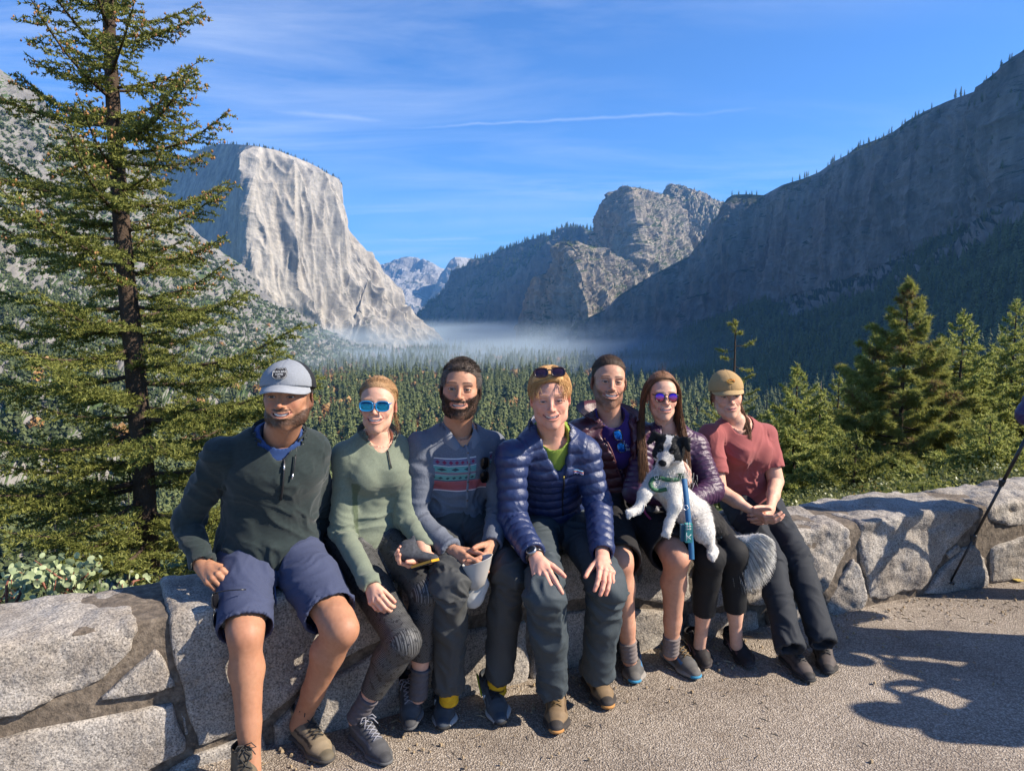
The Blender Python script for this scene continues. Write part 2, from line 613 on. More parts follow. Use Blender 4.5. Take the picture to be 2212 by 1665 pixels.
# rock and terrain materials
def rock_mat(name, light, dark, veg=(0.035, 0.05, 0.018), veg_slope=0.55, veg_w=0.12, vscale=0.012, streak=(0.02, 0.02, 0.0028), streak_w=0.6,
    warm=(0.40, 0.31, 0.20), warm_w=0.35, fine=0.05, bstr=0.6, bdist=12.0, patch=None):
 m, nt, b = new_mat(name)
 g = N(nt, 'ShaderNodeNewGeometry')
 pos = g.outputs['Position']
 st = noise_tex(nt, mapping(nt, pos, streak), 1.0, 8, 0.62, 0.2)
 c = ramp(nt, st, [(0.32, dark), (0.62, light)])
 blot = noise_tex(nt, mapping(nt, pos, (streak[0] * .35, streak[1] * .35, streak[2] * .9), loc=(4, 1, 2)), 1.0, 5, 0.6)
 c = mixc(nt, math_(nt, 'MULTIPLY', ramp(nt, blot, [(0.5, (0, 0, 0)), (0.68, (1, 1, 1))]), warm_w), c, warm)
 fn = noise_tex(nt, mapping(nt, pos, (fine, fine, fine * .6)), 1.0, 7, 0.7)
 c = mixc(nt, streak_w, c, ramp(nt, fn, [(0.33, tuple(np.array(dark) * .75)), (0.66, light)]), 'MIX')
 sp = N(nt, 'ShaderNodeSeparateXYZ')
 link(nt, g.outputs['Normal'], sp.inputs[0])
 vn = noise_tex(nt, mapping(nt, pos, (vscale, vscale, vscale)), 1.0, 9, 0.68)
 vm = math_(nt, 'ADD', sp.outputs[2], math_(nt, 'MULTIPLY_ADD', vn, 1.9, -0.95))
 vm = math_(nt, 'DIVIDE', math_(nt, 'SUBTRACT', vm, veg_slope), veg_w, clamp=True)
 vc = mixc(nt, fn, tuple(np.array(veg) * .6), tuple(np.array(veg) * 1.5))
 c = mixc(nt, vm, c, vc)
 link(nt, c, b.inputs['Base Color'])
 b.inputs['Roughness'].default_value = 0.9
 b.inputs['Specular IOR Level'].default_value = 0.2
 bump(nt, b, math_(nt, 'ADD', fn, math_(nt, 'MULTIPLY', st, 1.5)), bstr, bdist)
 return m
def resample(row, M):
 row = np.asarray(row, float)
 xs = np.cumsum(np.r_[0, np.hypot(np.diff(row[:, 0]), np.diff(row[:, 1]) * 0.7)])
 t = np.linspace(0, xs[-1], M)
 return np.stack([np.interp(t, xs, row[:, i]) for i in range(3)], 1)
def sheet_pts(rows, M, divs):
 """rows of (x, y, distance) read off the photograph -> world grid (R, M, 3)"""
 G = [np.array([P(*q) for q in resample(r, M)]) for r in rows]
 out = []
 for i in range(len(G) - 1):
  for t in np.arange(divs[i]) / divs[i]:
   out.append(G[i] * (1 - t) + G[i + 1] * t)
 out.append(G[-1])
 return np.array(out)
def grid_faces(R, M):
 i = np.arange(R - 1)[:, None] * M
 j = np.arange(M - 1)[None]
 return np.stack([i + j, i + j + 1, i + M + j + 1, i + M + j], -1).reshape(-1, 4)
def steepen(rows, ks):
 c = np.array(rows[0], float)
 out = [rows[0]]
 for r, k in zip(rows[1:], ks):
  out.append([(x, y, Y + (np.interp(x, c[:, 0], c[:, 2]) - Y) * k) for x, y, Y in r])
 return out
def massif(name, rows, M, divs, disp, mat, back=900, drop=500, label=None, fade=0.08, crest=0.25, bias=0.0):
 """rows go from the crest down; a back slope is added behind the crest so the rock has its real thickness"""
 G = sheet_pts(rows, M, divs)
 R = len(G)
 Fa = grid_faces(R, M)
 V = G.reshape(-1, 3)
 n = vnormals(V, Fa)
 n = smooth_mesh(n, Fa, 6, 0.6)
 n /= np.linalg.norm(n, axis=1)[:, None]
 if (n[:, 1] > 0).mean() > 0.5: n = -n
 t = np.repeat(np.linspace(0, 1, R), M)
 w = np.clip(crest + (1 - crest) * t / fade, 0, 1)
 d = disp(V, t)
 V = V + n * (d * w)[:, None]
 top = V[:M]
 bk = []
 for q in (0.04, 0.12, 0.3, 0.6, 1.0):
  r = top.copy()
  out = top[:, :2] / np.linalg.norm(top[:, :2], axis=1)[:, None]
  r[:, :2] += out * back * q
  r[:, 0] += bias * back * q
  r[:, 2] -= drop * q ** 1.6
  r[:, 2] += 8 * fbm(r / 60.0, 3) * min(1, q * 4)
  bk.append(r)
 allG = np.concatenate([np.array(bk[::-1]).reshape(-1, 3), V])
 Fa = grid_faces(R + 5, M)[:, ::-1]
 o = mesh_np(name, allG, Fa, mat, smooth=False)
 meta(o, label, None, None, 'structure')
 return V.reshape(R, M, 3)
granite_cap = rock_mat('granite_pale', (0.47, 0.425, 0.355), (0.14, 0.14, 0.14), veg_slope=0.98, streak=(0.03, 0.03, 0.0022), streak_w=0.42, warm=(0.48, 0.38, 0.25), warm_w=0.4, fine=0.035, bdist=3.5)
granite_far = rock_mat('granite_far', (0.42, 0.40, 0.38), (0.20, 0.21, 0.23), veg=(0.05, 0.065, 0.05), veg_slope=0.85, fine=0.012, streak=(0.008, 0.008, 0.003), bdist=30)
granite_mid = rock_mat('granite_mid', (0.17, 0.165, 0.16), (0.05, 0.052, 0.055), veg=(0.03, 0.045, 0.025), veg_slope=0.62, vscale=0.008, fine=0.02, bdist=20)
granite_cath = rock_mat('granite_spires', (0.38, 0.325, 0.26), (0.07, 0.065, 0.06), veg=(0.045, 0.06, 0.02), veg_slope=0.60, vscale=0.009, streak=(0.016, 0.016, 0.0035), fine=0.03, warm=(0.48, 0.34, 0.22), warm_w=0.6, bdist=14)
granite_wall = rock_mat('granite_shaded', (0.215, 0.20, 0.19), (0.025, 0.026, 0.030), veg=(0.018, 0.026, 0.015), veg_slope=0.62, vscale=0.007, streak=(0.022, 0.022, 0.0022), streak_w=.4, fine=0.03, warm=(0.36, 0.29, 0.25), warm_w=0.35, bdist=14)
talus = rock_mat('talus_slope', (0.31, 0.29, 0.26), (0.13, 0.125, 0.12), veg=(0.07, 0.10, 0.035), veg_slope=0.60, veg_w=0.10, vscale=0.006, streak=(0.010, 0.010, 0.010), fine=0.04, bdist=8)
forest_soil = rock_mat('forest_floor', (0.035, 0.04, 0.018), (0.014, 0.02, 0.01), veg=(0.03, 0.042, 0.018), veg_slope=0.2, vscale=0.01, streak=(0.01, 0.01, 0.01), fine=0.05, warm=(0.08, 0.06, 0.03), warm_w=0.3, bdist=3)
def column(q, sx, sz, wv):
 v = vnoise(np.stack([q[:, 0] / sx + wv, q[:, 1] / sx + wv, q[:, 2] / sz], 1))
 return 1 - np.abs(v * 2 - 1)
def cliffs(a_big, a_mid, a_small, sx=110., sz=700., seed=0., crag=0.0, mask=None):
 def f(V, t):
  q = V + seed
  wv = 0.12 * fbm(q / (sx * 2.2), 2)
  big = column(q, sx, sz, wv) - 0.5
  mid = 0.6 * column(q + 31, sx * .42, sz * .8, wv) + 0.4 * column(q + 77, sx * .19, sz * .6, wv) - 0.5
  sm = 2.2 * (ridged(q / (sx * .22), 4) - .55)
  cr = fbm(q / (sx * .7), 3)
  mk = 1.0 if mask is None else mask(V)
  return (a_big * big + a_mid * mid) * mk + a_small * sm * (0.4 + 0.6 * mk) + crag * cr
 return f
# far ridges
massif('mountain', [[(700, 640, 12800), (790, 600, 12600), (828, 577, 12500), (850, 570, 12500), (875, 567, 12400), (905, 578, 12400), (935, 581, 12300), (955, 592, 12300), (1000, 620, 12500), (1200, 700, 12800)],
     [(700, 700, 11000), (828, 650, 10800), (900, 660, 10800), (1000, 690, 11000), (1200, 740, 11000)],
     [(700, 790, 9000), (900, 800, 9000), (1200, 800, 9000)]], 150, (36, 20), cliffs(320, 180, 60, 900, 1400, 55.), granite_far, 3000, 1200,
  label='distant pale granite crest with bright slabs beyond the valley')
massif('half_dome_peak', [[(930, 640, 11000), (952, 592, 11000), (962, 580, 11000), (974, 561, 11000), (982, 556, 11000), (996, 556, 11100), (1015, 559, 11300), (1036, 572, 11500), (1060, 600, 11600), (1200, 640, 11600)],
       [(930, 660, 10800), (955, 640, 10800), (975, 640, 10800), (1015, 630, 10900), (1060, 640, 11000), (1200, 680, 11000)],
       [(900, 800, 9000), (1000, 800, 9000), (1200, 800, 9000)]], 140, (34, 20), cliffs(90, 60, 30, 500, 1500, 12.), granite_far, 2500, 1500,
  label='small far dome with one sheer side standing above the valley end')
# the long middle ridge (in shade, with a wooded crest)
RID = massif('mountain_ridge', [[(860, 720, 7400), (898, 690, 7250), (930, 655, 7100), (962, 622, 7000), (1000, 590, 6850), (1040, 562, 6700), (1075, 545, 6550), (1110, 530, 6400), (1150, 516, 6250), (1195, 505, 6100), (1215, 497, 6000), (1240, 495, 5950), (1262, 501, 5900), (1300, 505, 5800), (1400, 500, 5600)],
       [(860, 735, 7100), (930, 690, 6850), (1000, 650, 6600), (1060, 620, 6350), (1110, 600, 6150), (1200, 570, 5850), (1400, 570, 5350)],
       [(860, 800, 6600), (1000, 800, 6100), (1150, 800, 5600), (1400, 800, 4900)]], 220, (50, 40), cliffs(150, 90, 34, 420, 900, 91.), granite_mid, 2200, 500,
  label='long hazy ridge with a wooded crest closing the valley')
# El Capitan
ECR = massif('el_capitan_cliff', [[(150, 330, 5200), (300, 322, 4700), (375, 335, 4300), (405, 340, 4000), (432, 324, 3900), (456, 315, 3800), (482, 311, 3700), (520, 313, 3560), (560, 318, 3500), (590, 324, 3560), (640, 342, 3650), (690, 364, 3750), (733, 388, 3850), (739, 402, 3900), (741, 440, 3930), (748, 480, 3960), (752, 497, 3980), (783, 545, 4020), (815, 573, 4060), (830, 600, 4080), (852, 650, 4120), (880, 668, 4150), (906, 703, 4180), (938, 746, 4200)],
      [(150, 440, 4800), (300, 430, 4300), (385, 420, 3900), (432, 410, 3700), (480, 400, 3540), (520, 396, 3440), (548, 392, 3400), (575, 395, 3440), (640, 410, 3560), (700, 430, 3680), (733, 450, 3760), (742, 470, 3790), (748, 500, 3830), (754, 520, 3860), (785, 560, 3900), (815, 590, 3950), (838, 625, 3980), (856, 665, 4020), (884, 685, 4070), (908, 715, 4100), (938, 752, 4150)],
      [(150, 560, 4300), (300, 560, 3900), (385, 560, 3620), (440, 570, 3500), (490, 580, 3400), (527, 590, 3330), (545, 596, 3310), (590, 620, 3350), (650, 640, 3440), (700, 655, 3530), (735, 670, 3590), (760, 690, 3650), (800, 690, 3700), (850, 700, 3800), (890, 720, 3900), (938, 760, 4100)],
      [(150, 700, 3900), (300, 700, 3500), (440, 720, 3250), (545, 740, 3150), (650, 780, 3200), (740, 800, 3300), (800, 800, 3400), (850, 800, 3560), (938, 800, 3950)]], 460, (50, 120, 50),
  cliffs(115, 54, 4, 140, 3600, 7., mask=lambda V: 0.12 + 0.88 * sstep(-0.385, -0.335, V[:, 0] / V[:, 1])), granite_cap, 1500, 60, bias=-0.3, label='huge pale granite monolith with sheer furrowed face lit by the sun', fade=0.10, crest=0.1)
# cathedral rocks
CR2 = massif('higher_cathedral_rock', [[(1200, 620, 4950), (1262, 560, 4800), (1284, 532, 4700), (1297, 495, 4640), (1308, 470, 4590), (1322, 438, 4530), (1333, 418, 4470), (1352, 406, 4400), (1378, 408, 4420), (1402, 416, 4540), (1425, 424, 4650), (1447, 440, 4780), (1470, 452, 4900), (1500, 462, 5000), (1580, 470, 5300), (1640, 480, 5400)],
      [(1200, 640, 4700), (1262, 590, 4520), (1290, 560, 4420), (1320, 520, 4300), (1345, 500, 4180), (1375, 480, 4100), (1400, 490, 4220), (1440, 500, 4420), (1480, 505, 4600), (1530, 520, 4800), (1640, 530, 5100)],
      [(1200, 740, 4450), (1290, 680, 4150), (1375, 640, 3900), (1420, 620, 4080), (1500, 620, 4380), (1640, 640, 4800)]], 260, (70, 70), cliffs(110, 60, 24, 190, 600, 33., 30), granite_cath, 700, 300,
  label='upper cathedral rock with sunlit slabs and shaded north side')
CR3 = massif('cathedral_spire', [[(1425, 450, 4950), (1438, 425, 4900), (1441, 402, 4880), (1450, 398, 4880), (1462, 402, 4870), (1480, 408, 4870), (1496, 415, 4880), (1512, 421, 4880), (1530, 428, 4900), (1545, 436, 4900), (1570, 440, 4920), (1640, 470, 5000)],
      [(1425, 470, 4850), (1441, 440, 4830), (1455, 436, 4800), (1480, 440, 4760), (1510, 450, 4740), (1550, 460, 4720), (1640, 480, 4800)],
      [(1425, 560, 4600), (1480, 560, 4500), (1550, 560, 4450), (1640, 560, 4450)]], 140, (24, 50), cliffs(50, 36, 20, 120, 400, 3., 20), granite_cath, 500, 200,
  label='dark block shaped summit rising behind upper cathedral rock')
CR1 = massif('lower_cathedral_rock', [[(1120, 800, 4150), (1139, 745, 4080), (1143, 710, 4060), (1147, 680, 4040), (1153, 645, 4010), (1162, 603, 3970), (1190, 590, 3900), (1199, 560, 3860), (1206, 528, 3820), (1222, 521, 3760), (1245, 522, 3690), (1270, 532, 3740), (1300, 545, 3860), (1330, 557, 3980), (1360, 572, 4090), (1400, 580, 4220), (1500, 590, 4500)],
      [(1120, 810, 4000), (1145, 770, 3900), (1160, 720, 3840), (1175, 690, 3780), (1210, 650, 3660), (1240, 620, 3560), (1255, 600, 3530), (1300, 610, 3700), (1340, 640, 3840), (1400, 640, 4020), (1500, 640, 4300)],
      [(1120, 830, 3500), (1200, 830, 3350), (1300, 830, 3350), (1400, 830, 3400), (1500, 830, 3400)]], 260, (60, 80), cliffs(100, 60, 22, 150, 600, 61., 28), granite_cath, 700, 300,
  label='lower cathedral rock in shade with one sunlit shoulder')
# the long shaded wall on the right
RW = massif('cliff_wall', steepen([[(1240, 700, 3350), (1310, 668, 3250), (1335, 640, 3220), (1400, 600, 3150), (1460, 568, 3080), (1500, 548, 3040), (1530, 500, 3010), (1552, 462, 2980), (1570, 430, 2960), (1584, 421, 2940), (1612, 420, 2900), (1650, 422, 2850), (1690, 400, 2700), (1740, 385, 2600), (1770, 372, 2550), (1800, 350, 2480), (1832, 334, 2400), (1850, 318, 2350), (1900, 300, 2250), (1935, 283, 2180), (1960, 262, 2120), (2000, 240, 2040), (2050, 218, 1960), (2100, 200, 1880), (2145, 178, 1800), (2165, 164, 1760), (2180, 138, 1720), (2212, 108, 1680), (2400, -40, 1600), (2700, -260, 1500), (3200, -420, 1400)],
      [(1240, 740, 3250), (1310, 720, 3150), (1345, 690, 3100), (1420, 650, 3000), (1500, 600, 2900), (1560, 540, 2800), (1590, 500, 2780), (1650, 490, 2700), (1740, 470, 2450), (1832, 430, 2250), (1950, 370, 2000), (2050, 320, 1820), (2145, 280, 1640), (2212, 250, 1540), (2400, 140, 1430), (2700, -40, 1320), (3200, -160, 1200)],
      [(1240, 790, 3100), (1330, 780, 2980), (1420, 750, 2850), (1500, 715, 2700), (1600, 680, 2560), (1700, 650, 2420), (1800, 630, 2260), (1900, 590, 2080), (2000, 545, 1860), (2100, 500, 1680), (2212, 455, 1450), (2400, 380, 1300), (2700, 240, 1150), (3200, 100, 1000)],
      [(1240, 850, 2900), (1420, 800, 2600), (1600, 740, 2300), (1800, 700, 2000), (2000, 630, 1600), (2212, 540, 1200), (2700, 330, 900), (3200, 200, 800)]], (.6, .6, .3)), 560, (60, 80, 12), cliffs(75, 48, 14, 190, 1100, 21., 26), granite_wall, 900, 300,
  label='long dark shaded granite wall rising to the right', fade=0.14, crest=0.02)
# unseen continuation of the same wall, added and raised to shade the wooded slope
cr_ = np.array([(1735, 1420, 900), (1800, 1050, 960), (1860, 650, 950), (1920, 300, 900), (2000, -60, 840)], float)
tt_ = np.linspace(0, 4, 90)
c0_ = np.stack([np.interp(tt_, range(5), cr_[:, i]) for i in range(3)], 1)
rows_ = []
for q_, dx_, dz_ in ((0, 0, 0), (.35, 120, 420), (.6, 260, 620), (.8, 560, 860), (1, 1000, 1060)):
 r_q = c0_.copy(); r_q[:, 0] -= dx_; r_q[:, 2] -= dz_; rows_.append(r_q)
rows_ = np.array(rows_)
Gx = np.array([rows_[i] * (1 - t) + rows_[i + 1] * t for i in range(4) for t in np.arange(14) / 14] + [rows_[-1]])
Gx[..., 0] += (60 * fbm(Gx.reshape(-1, 3) / 170, 4)).reshape(Gx.shape[:2])
bk_ = rows_[0] + np.array([900, 0, -500.])
Gx = np.concatenate([bk_[None], Gx])
meta(mesh_np('cliff_wall', Gx.reshape(-1, 3), grid_faces(len(Gx), 90), granite_wall, smooth=False), 'unseen continuation of the dark granite wall past the right edge, added to shade the wooded slope', None, None, 'structure')
# forest slope under it
FS = massif('forested_slope', [[(1180, 800, 3225), (1330, 755, 3063), (1420, 735, 2944), (1500, 700, 2820), (1560, 672, 2721), (1600, 655, 2665), (1640, 640, 2591), (1700, 650, 2494), (1760, 655, 2398), (1800, 635, 2325), (1860, 610, 2209), (1900, 592, 2125), (1960, 555, 2001), (2010, 520, 1906), (2100, 485, 1748), (2212, 430, 1540), (2400, 350, 1430), (2700, 220, 1290), (3200, 80, 1175)],
      [(1180, 815, 2700), (1420, 790, 2200), (1600, 770, 1800), (1800, 760, 1400), (2000, 740, 1050), (2212, 720, 820), (2700, 640, 600), (3200, 560, 500)],
      [(1180, 850, 2000), (1420, 880, 1300), (1600, 920, 950), (1800, 960, 700), (2000, 990, 520), (2212, 1030, 400), (2700, 1060, 260), (3200, 1080, 220)]], 300, (70, 60), cliffs(26, 20, 12, 300, 300, 5., 20), forest_soil, 60, 40,
  label='dark forested slope in the shade of the right wall', fade=0.02, crest=0.5)
# left slope with talus and brush
LS = massif('talus_hillside', [[(-700, -300, 1300), (-400, -120, 1500), (-150, 40, 1700), (0, 141, 1850), (42, 178, 1900), (92, 196, 1960), (130, 252, 2050), (200, 304, 2200), (270, 322, 2350), (320, 360, 2480), (360, 420, 2620), (400, 470, 2750), (440, 505, 2850), (478, 540, 2950), (540, 596, 3050), (600, 650, 3120), (650, 674, 3150), (700, 706, 3180), (745, 725, 3200), (790, 744, 3220), (850, 775, 3300), (930, 812, 3500)],
      [(-700, 200, 1000), (-400, 260, 1200), (0, 330, 1500), (130, 380, 1700), (250, 440, 1900), (360, 500, 2200), (440, 560, 2450), (540, 640, 2650), (640, 700, 2800), (740, 750, 2900), (850, 790, 3000), (930, 822, 3200)],
      [(-700, 500, 750), (-400, 520, 900), (0, 560, 1150), (200, 620, 1400), (360, 670, 1650), (540, 730, 1950), (700, 780, 2250), (850, 815, 2500), (930, 835, 2700)],
      [(-700, 1000, 330), (-400, 1000, 400), (0, 980, 520), (200, 960, 650), (400, 930, 800), (600, 905, 1050), (750, 885, 1300), (870, 865, 1700), (930, 850, 2100)],
 [(-700, 1500, 200), (-400, 1500, 240), (0, 1300, 300), (300, 1180, 400), (600, 1020, 620), (750, 950, 900), (870, 900, 1300), (930, 880, 1600)]], 380, (70, 60, 60, 30), cliffs(46, 34, 13, 170, 260, 77., 30), talus, 1200, 500,
  label='left hillside of pale talus and brush below the monolith', fade=0.03, crest=0.3)
# ground sheet: overlook ledge dropping to the valley floor
def ground_z(X, Y):
 d = Y - (2.9 + 0.45 * X) - 0.8
 q = np.clip(d, 0, None)
 z = -0.35 - 0.36 * q - 0.0
 z = -150 + np.logaddexp(0, (z + 150) / 12.0) * 12.0 if True else z
 return z + 0.012 * np.minimum(q, 300) * fbm(np.stack([X / 14, Y / 14, X * 0], 1), 3)
ang = np.radians(np.linspace(-62, 62, 150))
dist = np.geomspace(1.2, 15000, 190)
A, D = np.meshgrid(ang, dist)
X, Y = (D * np.tan(A)).ravel(), D.ravel() - 0.0
Vg = np.stack([X, Y, ground_z(X, Y)], 1)
wl = (Y - (2.9 + 0.45 * X)) < 0.4
Vg[wl, 2] = -1.2
o = mesh_np('valley_ground', Vg, grid_faces(190, 150), forest_soil, smooth=True)
meta(o, 'wooded valley floor and drop below the overlook wall', None, None, 'structure')
# foliage
def leaf_mat(name, c1, c2, rough=0.65, trans=0.25):
 m, nt, b = new_mat(name)
 g = N(nt, 'ShaderNodeNewGeometry')
 oi = N(nt, 'ShaderNodeObjectInfo')
 r = math_(nt, 'FRACT', math_(nt, 'ADD', g.outputs['Random Per Island'], oi.outputs['Random']))
 c = mixc(nt, r, c1, c2)
 link(nt, c, b.inputs['Base Color'])
 b.inputs['Roughness'].default_value = rough
 b.inputs['Specular IOR Level'].default_value = 0.25
 if trans:
  tr = N(nt, 'ShaderNodeBsdfTranslucent')
  link(nt, c, tr.inputs['Color'])
  mx = N(nt, 'ShaderNodeMixShader')
  mx.inputs[0].default_value = trans
  link(nt, b.outputs[0], mx.inputs[1])
  link(nt, tr.outputs[0], mx.inputs[2])
  link(nt, mx.outputs[0], nt.nodes['Material Output'].inputs['Surface'])
 return m
needle_dark = leaf_mat('needles_dark', (0.030, 0.050, 0.018), (0.075, 0.105, 0.030))
needle_olive = leaf_mat('needles_olive', (0.050, 0.070, 0.020), (0.110, 0.130, 0.040))
needle_far = leaf_mat('needles_far', (0.060, 0.082, 0.028), (0.135, 0.155, 0.050), trans=0)
leaf_orange = leaf_mat('leaves_autumn', (0.34, 0.17, 0.06), (0.42, 0.27, 0.11), trans=0)
brush_green = leaf_mat('brush_leaves', (0.045, 0.065, 0.022), (0.10, 0.12, 0.045), trans=0)
bark = plain('bark', (0.075, 0.052, 0.038), 0.9, spec=0.1, nscale=6, namp=0.5, bumps=0.9, bscale=25, bdist=0.03)
bark_pale = plain('bark_dead', (0.17, 0.14, 0.11), 0.9, spec=0.1, nscale=8, namp=0.3, bumps=0.6, bscale=40, bdist=0.01)
def far_conifer(rs, nw=15, nb=8, slim=0.16, mat=None, ragged=0.3):
 g = Geo()
 V, Fa = tube([(0, 0, 0), (0, 0, 0.6), (0, 0, 0.98)], [0.012, 0.008, 0.002], 4)
 g.add(V, Fa, mi=1)
 for i in range(nw):
  t = i / (nw - 1)
  z = 0.10 + 0.88 * t ** 0.9
  R = slim * (1 - t) ** 0.8 * (0.6 + 0.4 * min(1, t * 5)) + 0.008
  for j in range(nb):
   if rs.random() < 0.1: continue
   a = rs.random() * 2 * math.pi
   r = R * (1 - ragged + 2 * ragged * rs.random())
   d = np.array([math.cos(a), math.sin(a), 0])
   s = np.array([-d[1], d[0], 0])
   w = r * (0.32 + .2 * rs.random()) + 0.008
   zz = z + rs.normal() * 0.018
   root = np.array([0, 0, zz + 0.02])
   tip = d * r + np.array([0, 0, zz - r * 0.28 + rs.normal() * 0.01])
   m1 = d * r * .55 + s * w + np.array([0, 0, zz - 0.02])
   m2 = d * r * .55 - s * w + np.array([0, 0, zz - 0.02])
   up = d * r * .5 + np.array([0, 0, zz + 0.018])
   g.add([root, m1, tip, m2, up], [[0, 1, 4], [1, 2, 4], [2, 3, 4], [3, 0, 4]])
 return g
def far_broadleaf(rs, n=110, r=(0.42, 0.42, 0.45), zc=0.5):
 g = Geo()
 for _ in range(n):
  d = unit(rs.normal(size=3))
  p = d * np.array(r) * (0.55 + 0.5 * rs.random()) + np.array([0, 0, zc])
  s = 0.11 * (0.6 + rs.random())
  a, b, c = frame_of(d + rs.normal(size=3) * .5)
  g.add([p + a * s, p + b * s, p - a * s, p - b * s + c * s * .3], [[0, 1, 2], [0, 2, 3]])
 V, Fa = tube([(0, 0, 0), (0, 0, 0.5)], [0.03, 0.02], 4)
 g.add(V, Fa, mi=1)
 return g
def scatter(name, pts, sc, protos, pick, label):
 """one object: points that carry instances of the given tree shapes"""
 me = bpy.data.meshes.new(name)
 me.vertices.add(len(pts))
 me.vertices.foreach_set('co', np.asarray(pts, np.float32).ravel())
 for nm, arr, ty in (('sc', sc, 'FLOAT'), ('rz', RNG.random(len(pts)) * 6.28, 'FLOAT'), ('pick', pick, 'INT')):
  at = me.attributes.new(nm, ty, 'POINT')
  at.data.foreach_set('value', np.asarray(arr, np.float32 if ty == 'FLOAT' else np.int32))
 o = bpy.data.objects.new(name, me)
 C.objects.link(o)
 ng = bpy.data.node_groups.new(name, 'GeometryNodeTree')
 ng.interface.new_socket('Geometry', in_out='INPUT', socket_type='NodeSocketGeometry')
 ng.interface.new_socket('Geometry', in_out='OUTPUT', socket_type='NodeSocketGeometry')
 gi, go = ng.nodes.new('NodeGroupInput'), ng.nodes.new('NodeGroupOutput')
 join = ng.nodes.new('GeometryNodeJoinGeometry')
 def attr(n, ty):
  a = ng.nodes.new('GeometryNodeInputNamedAttribute')
  a.data_type = ty
  a.inputs[0].default_value = n
  return a.outputs[0]
 cx = ng.nodes.new('ShaderNodeCombineXYZ')
 ng.links.new(attr('rz', 'FLOAT'), cx.inputs[2])
 for i, pr in enumerate(protos):
  ins = ng.nodes.new('GeometryNodeInstanceOnPoints')
  oi = ng.nodes.new('GeometryNodeObjectInfo')
  oi.inputs['Object'].default_value = pr
  oi.inputs['As Instance'].default_value = True
  cmp = ng.nodes.new('FunctionNodeCompare')
  cmp.data_type = 'INT'
  cmp.operation = 'EQUAL'
  ng.links.new(attr('pick', 'INT'), cmp.inputs[2])
  cmp.inputs[3].default_value = i
  ng.links.new(gi.outputs[0], ins.inputs['Points'])
  ng.links.new(cmp.outputs[0], ins.inputs['Selection'])
  ng.links.new(oi.outputs['Geometry'], ins.inputs['Instance'])
  ng.links.new(cx.outputs[0], ins.inputs['Rotation'])
  ng.links.new(attr('sc', 'FLOAT'), ins.inputs['Scale'])
  ng.links.new(ins.outputs[0], join.inputs[0])
 ng.links.new(join.outputs[0], go.inputs[0])
 md = o.modifiers.new('scatter', 'NODES')
 md.node_group = ng
 return meta(o, label, None, None, 'stuff')
rs = np.random.default_rng(5)
NIND0 = 290
# distant trees that can be told apart: the nearest ones on the valley floor, each an object of its own
floor_pts = []
tries = 0
while len(floor_pts) < 11000 and tries < 90000:
 tries += 1
 Yd = 250 * (17.0 ** rs.random())
 a = rs.uniform(-0.50, 0.60)
 X_ = Yd * a
 # left limit: foot of the talus hillside; right limit: foot of the shaded slope
 lim_l = np.interp(Yd, [250, 470, 650, 800, 1300, 1700, 2700, 4200], [-200, -330, -420, -440, -430, -470, -680, -900])
 lim_r = np.interp(Yd, [250, 470, 700, 950, 1300, 2000, 3000, 4200], [150, 290, 380, 420, 380, 250, 320, 520])
 if X_ < lim_l or X_ > lim_r: continue
 clr = fbm(np.array([[X_ / 160, Yd / 260, 3.3]]), 2)[0]
 if clr > 0.30 and rs.random() < 0.85: continue
 floor_pts.append((X_, Yd, float(ground_z(np.array([X_]), np.array([Yd]))[0]) - 0.5))
floor_pts = np.array(floor_pts)
floor_pts = floor_pts[np.argsort(floor_pts[:, 1])]
fsz = 22 + 26 * rs.random(len(floor_pts)) ** 1.3
autumn = (fbm(np.stack([floor_pts[:, 0] / 90, floor_pts[:, 1] / 150, floor_pts[:, 0] * 0 + 9], 1), 2) > 0.20) & (rs.random(len(floor_pts)) < 0.5)
fpick = np.where(autumn, 3, rs.choice([0, 1, 2, 0, 1, 2, 4], len(floor_pts)))
fpick[:NIND0] = np.where(fpick[:NIND0] == 4, 1, fpick[:NIND0])
fsz = np.where(autumn, 15 + 7 * rs.random(len(floor_pts)), fsz)
PROTO = []
pm = []
for i, (kw) in enumerate((dict(nw=15, nb=9, slim=.20), dict(nw=13, nb=9, slim=.25, ragged=.4), dict(nw=14, nb=8, slim=.17, ragged=.5))):
 g = far_conifer(np.random.default_rng(20 + i), **kw)
 pm.append(g)
pm.append(far_broadleaf(np.random.default_rng(31)))
pmesh = []
for i, g in enumerate(pm):
 o = g.build(('far_conifer', 'far_conifer', 'far_conifer', 'autumn_tree')[i], mats=[needle_far if i < 3 else leaf_orange, bark], smooth=False)
 pmesh.append(o.data)
 bpy.data.objects.remove(o)
used = [0, 0, 0, 0]
NIND = 290
for k in range(NIND):
 i = int(fpick[k])
 o = bpy.data.objects.new('autumn_tree' if i == 3 else 'conifer', pmesh[i])
 C.objects.link(o)
 o.location = floor_pts[k]
 s = float(fsz[k])
 o.scale = (s, s, s)
 o.rotation_euler = (0, 0, rs.random() * 6.28)
 if i == 3:
  meta(o, 'small orange leaved tree among the conifers of the near valley floor', 'tree', 'autumn trees on the valley floor')
 else:
  meta(o, 'dark green pointed conifer in the nearest forest of the valley floor', 'tree', 'conifers on the near valley floor')
 if used[i] == 0:
  used[i] = o
for i in range(4):
 if used[i] == 0:
  used[i] = bpy.data.objects.new('conifer', pmesh[i]); C.objects.link(used[i]); used[i].location = floor_pts[0] + np.array([9 * i, 30, 0]); used[i].scale = (35,) * 3
  meta(used[i], 'dark green pointed conifer in the nearest forest of the valley floor', 'tree', 'conifers on the near valley floor')
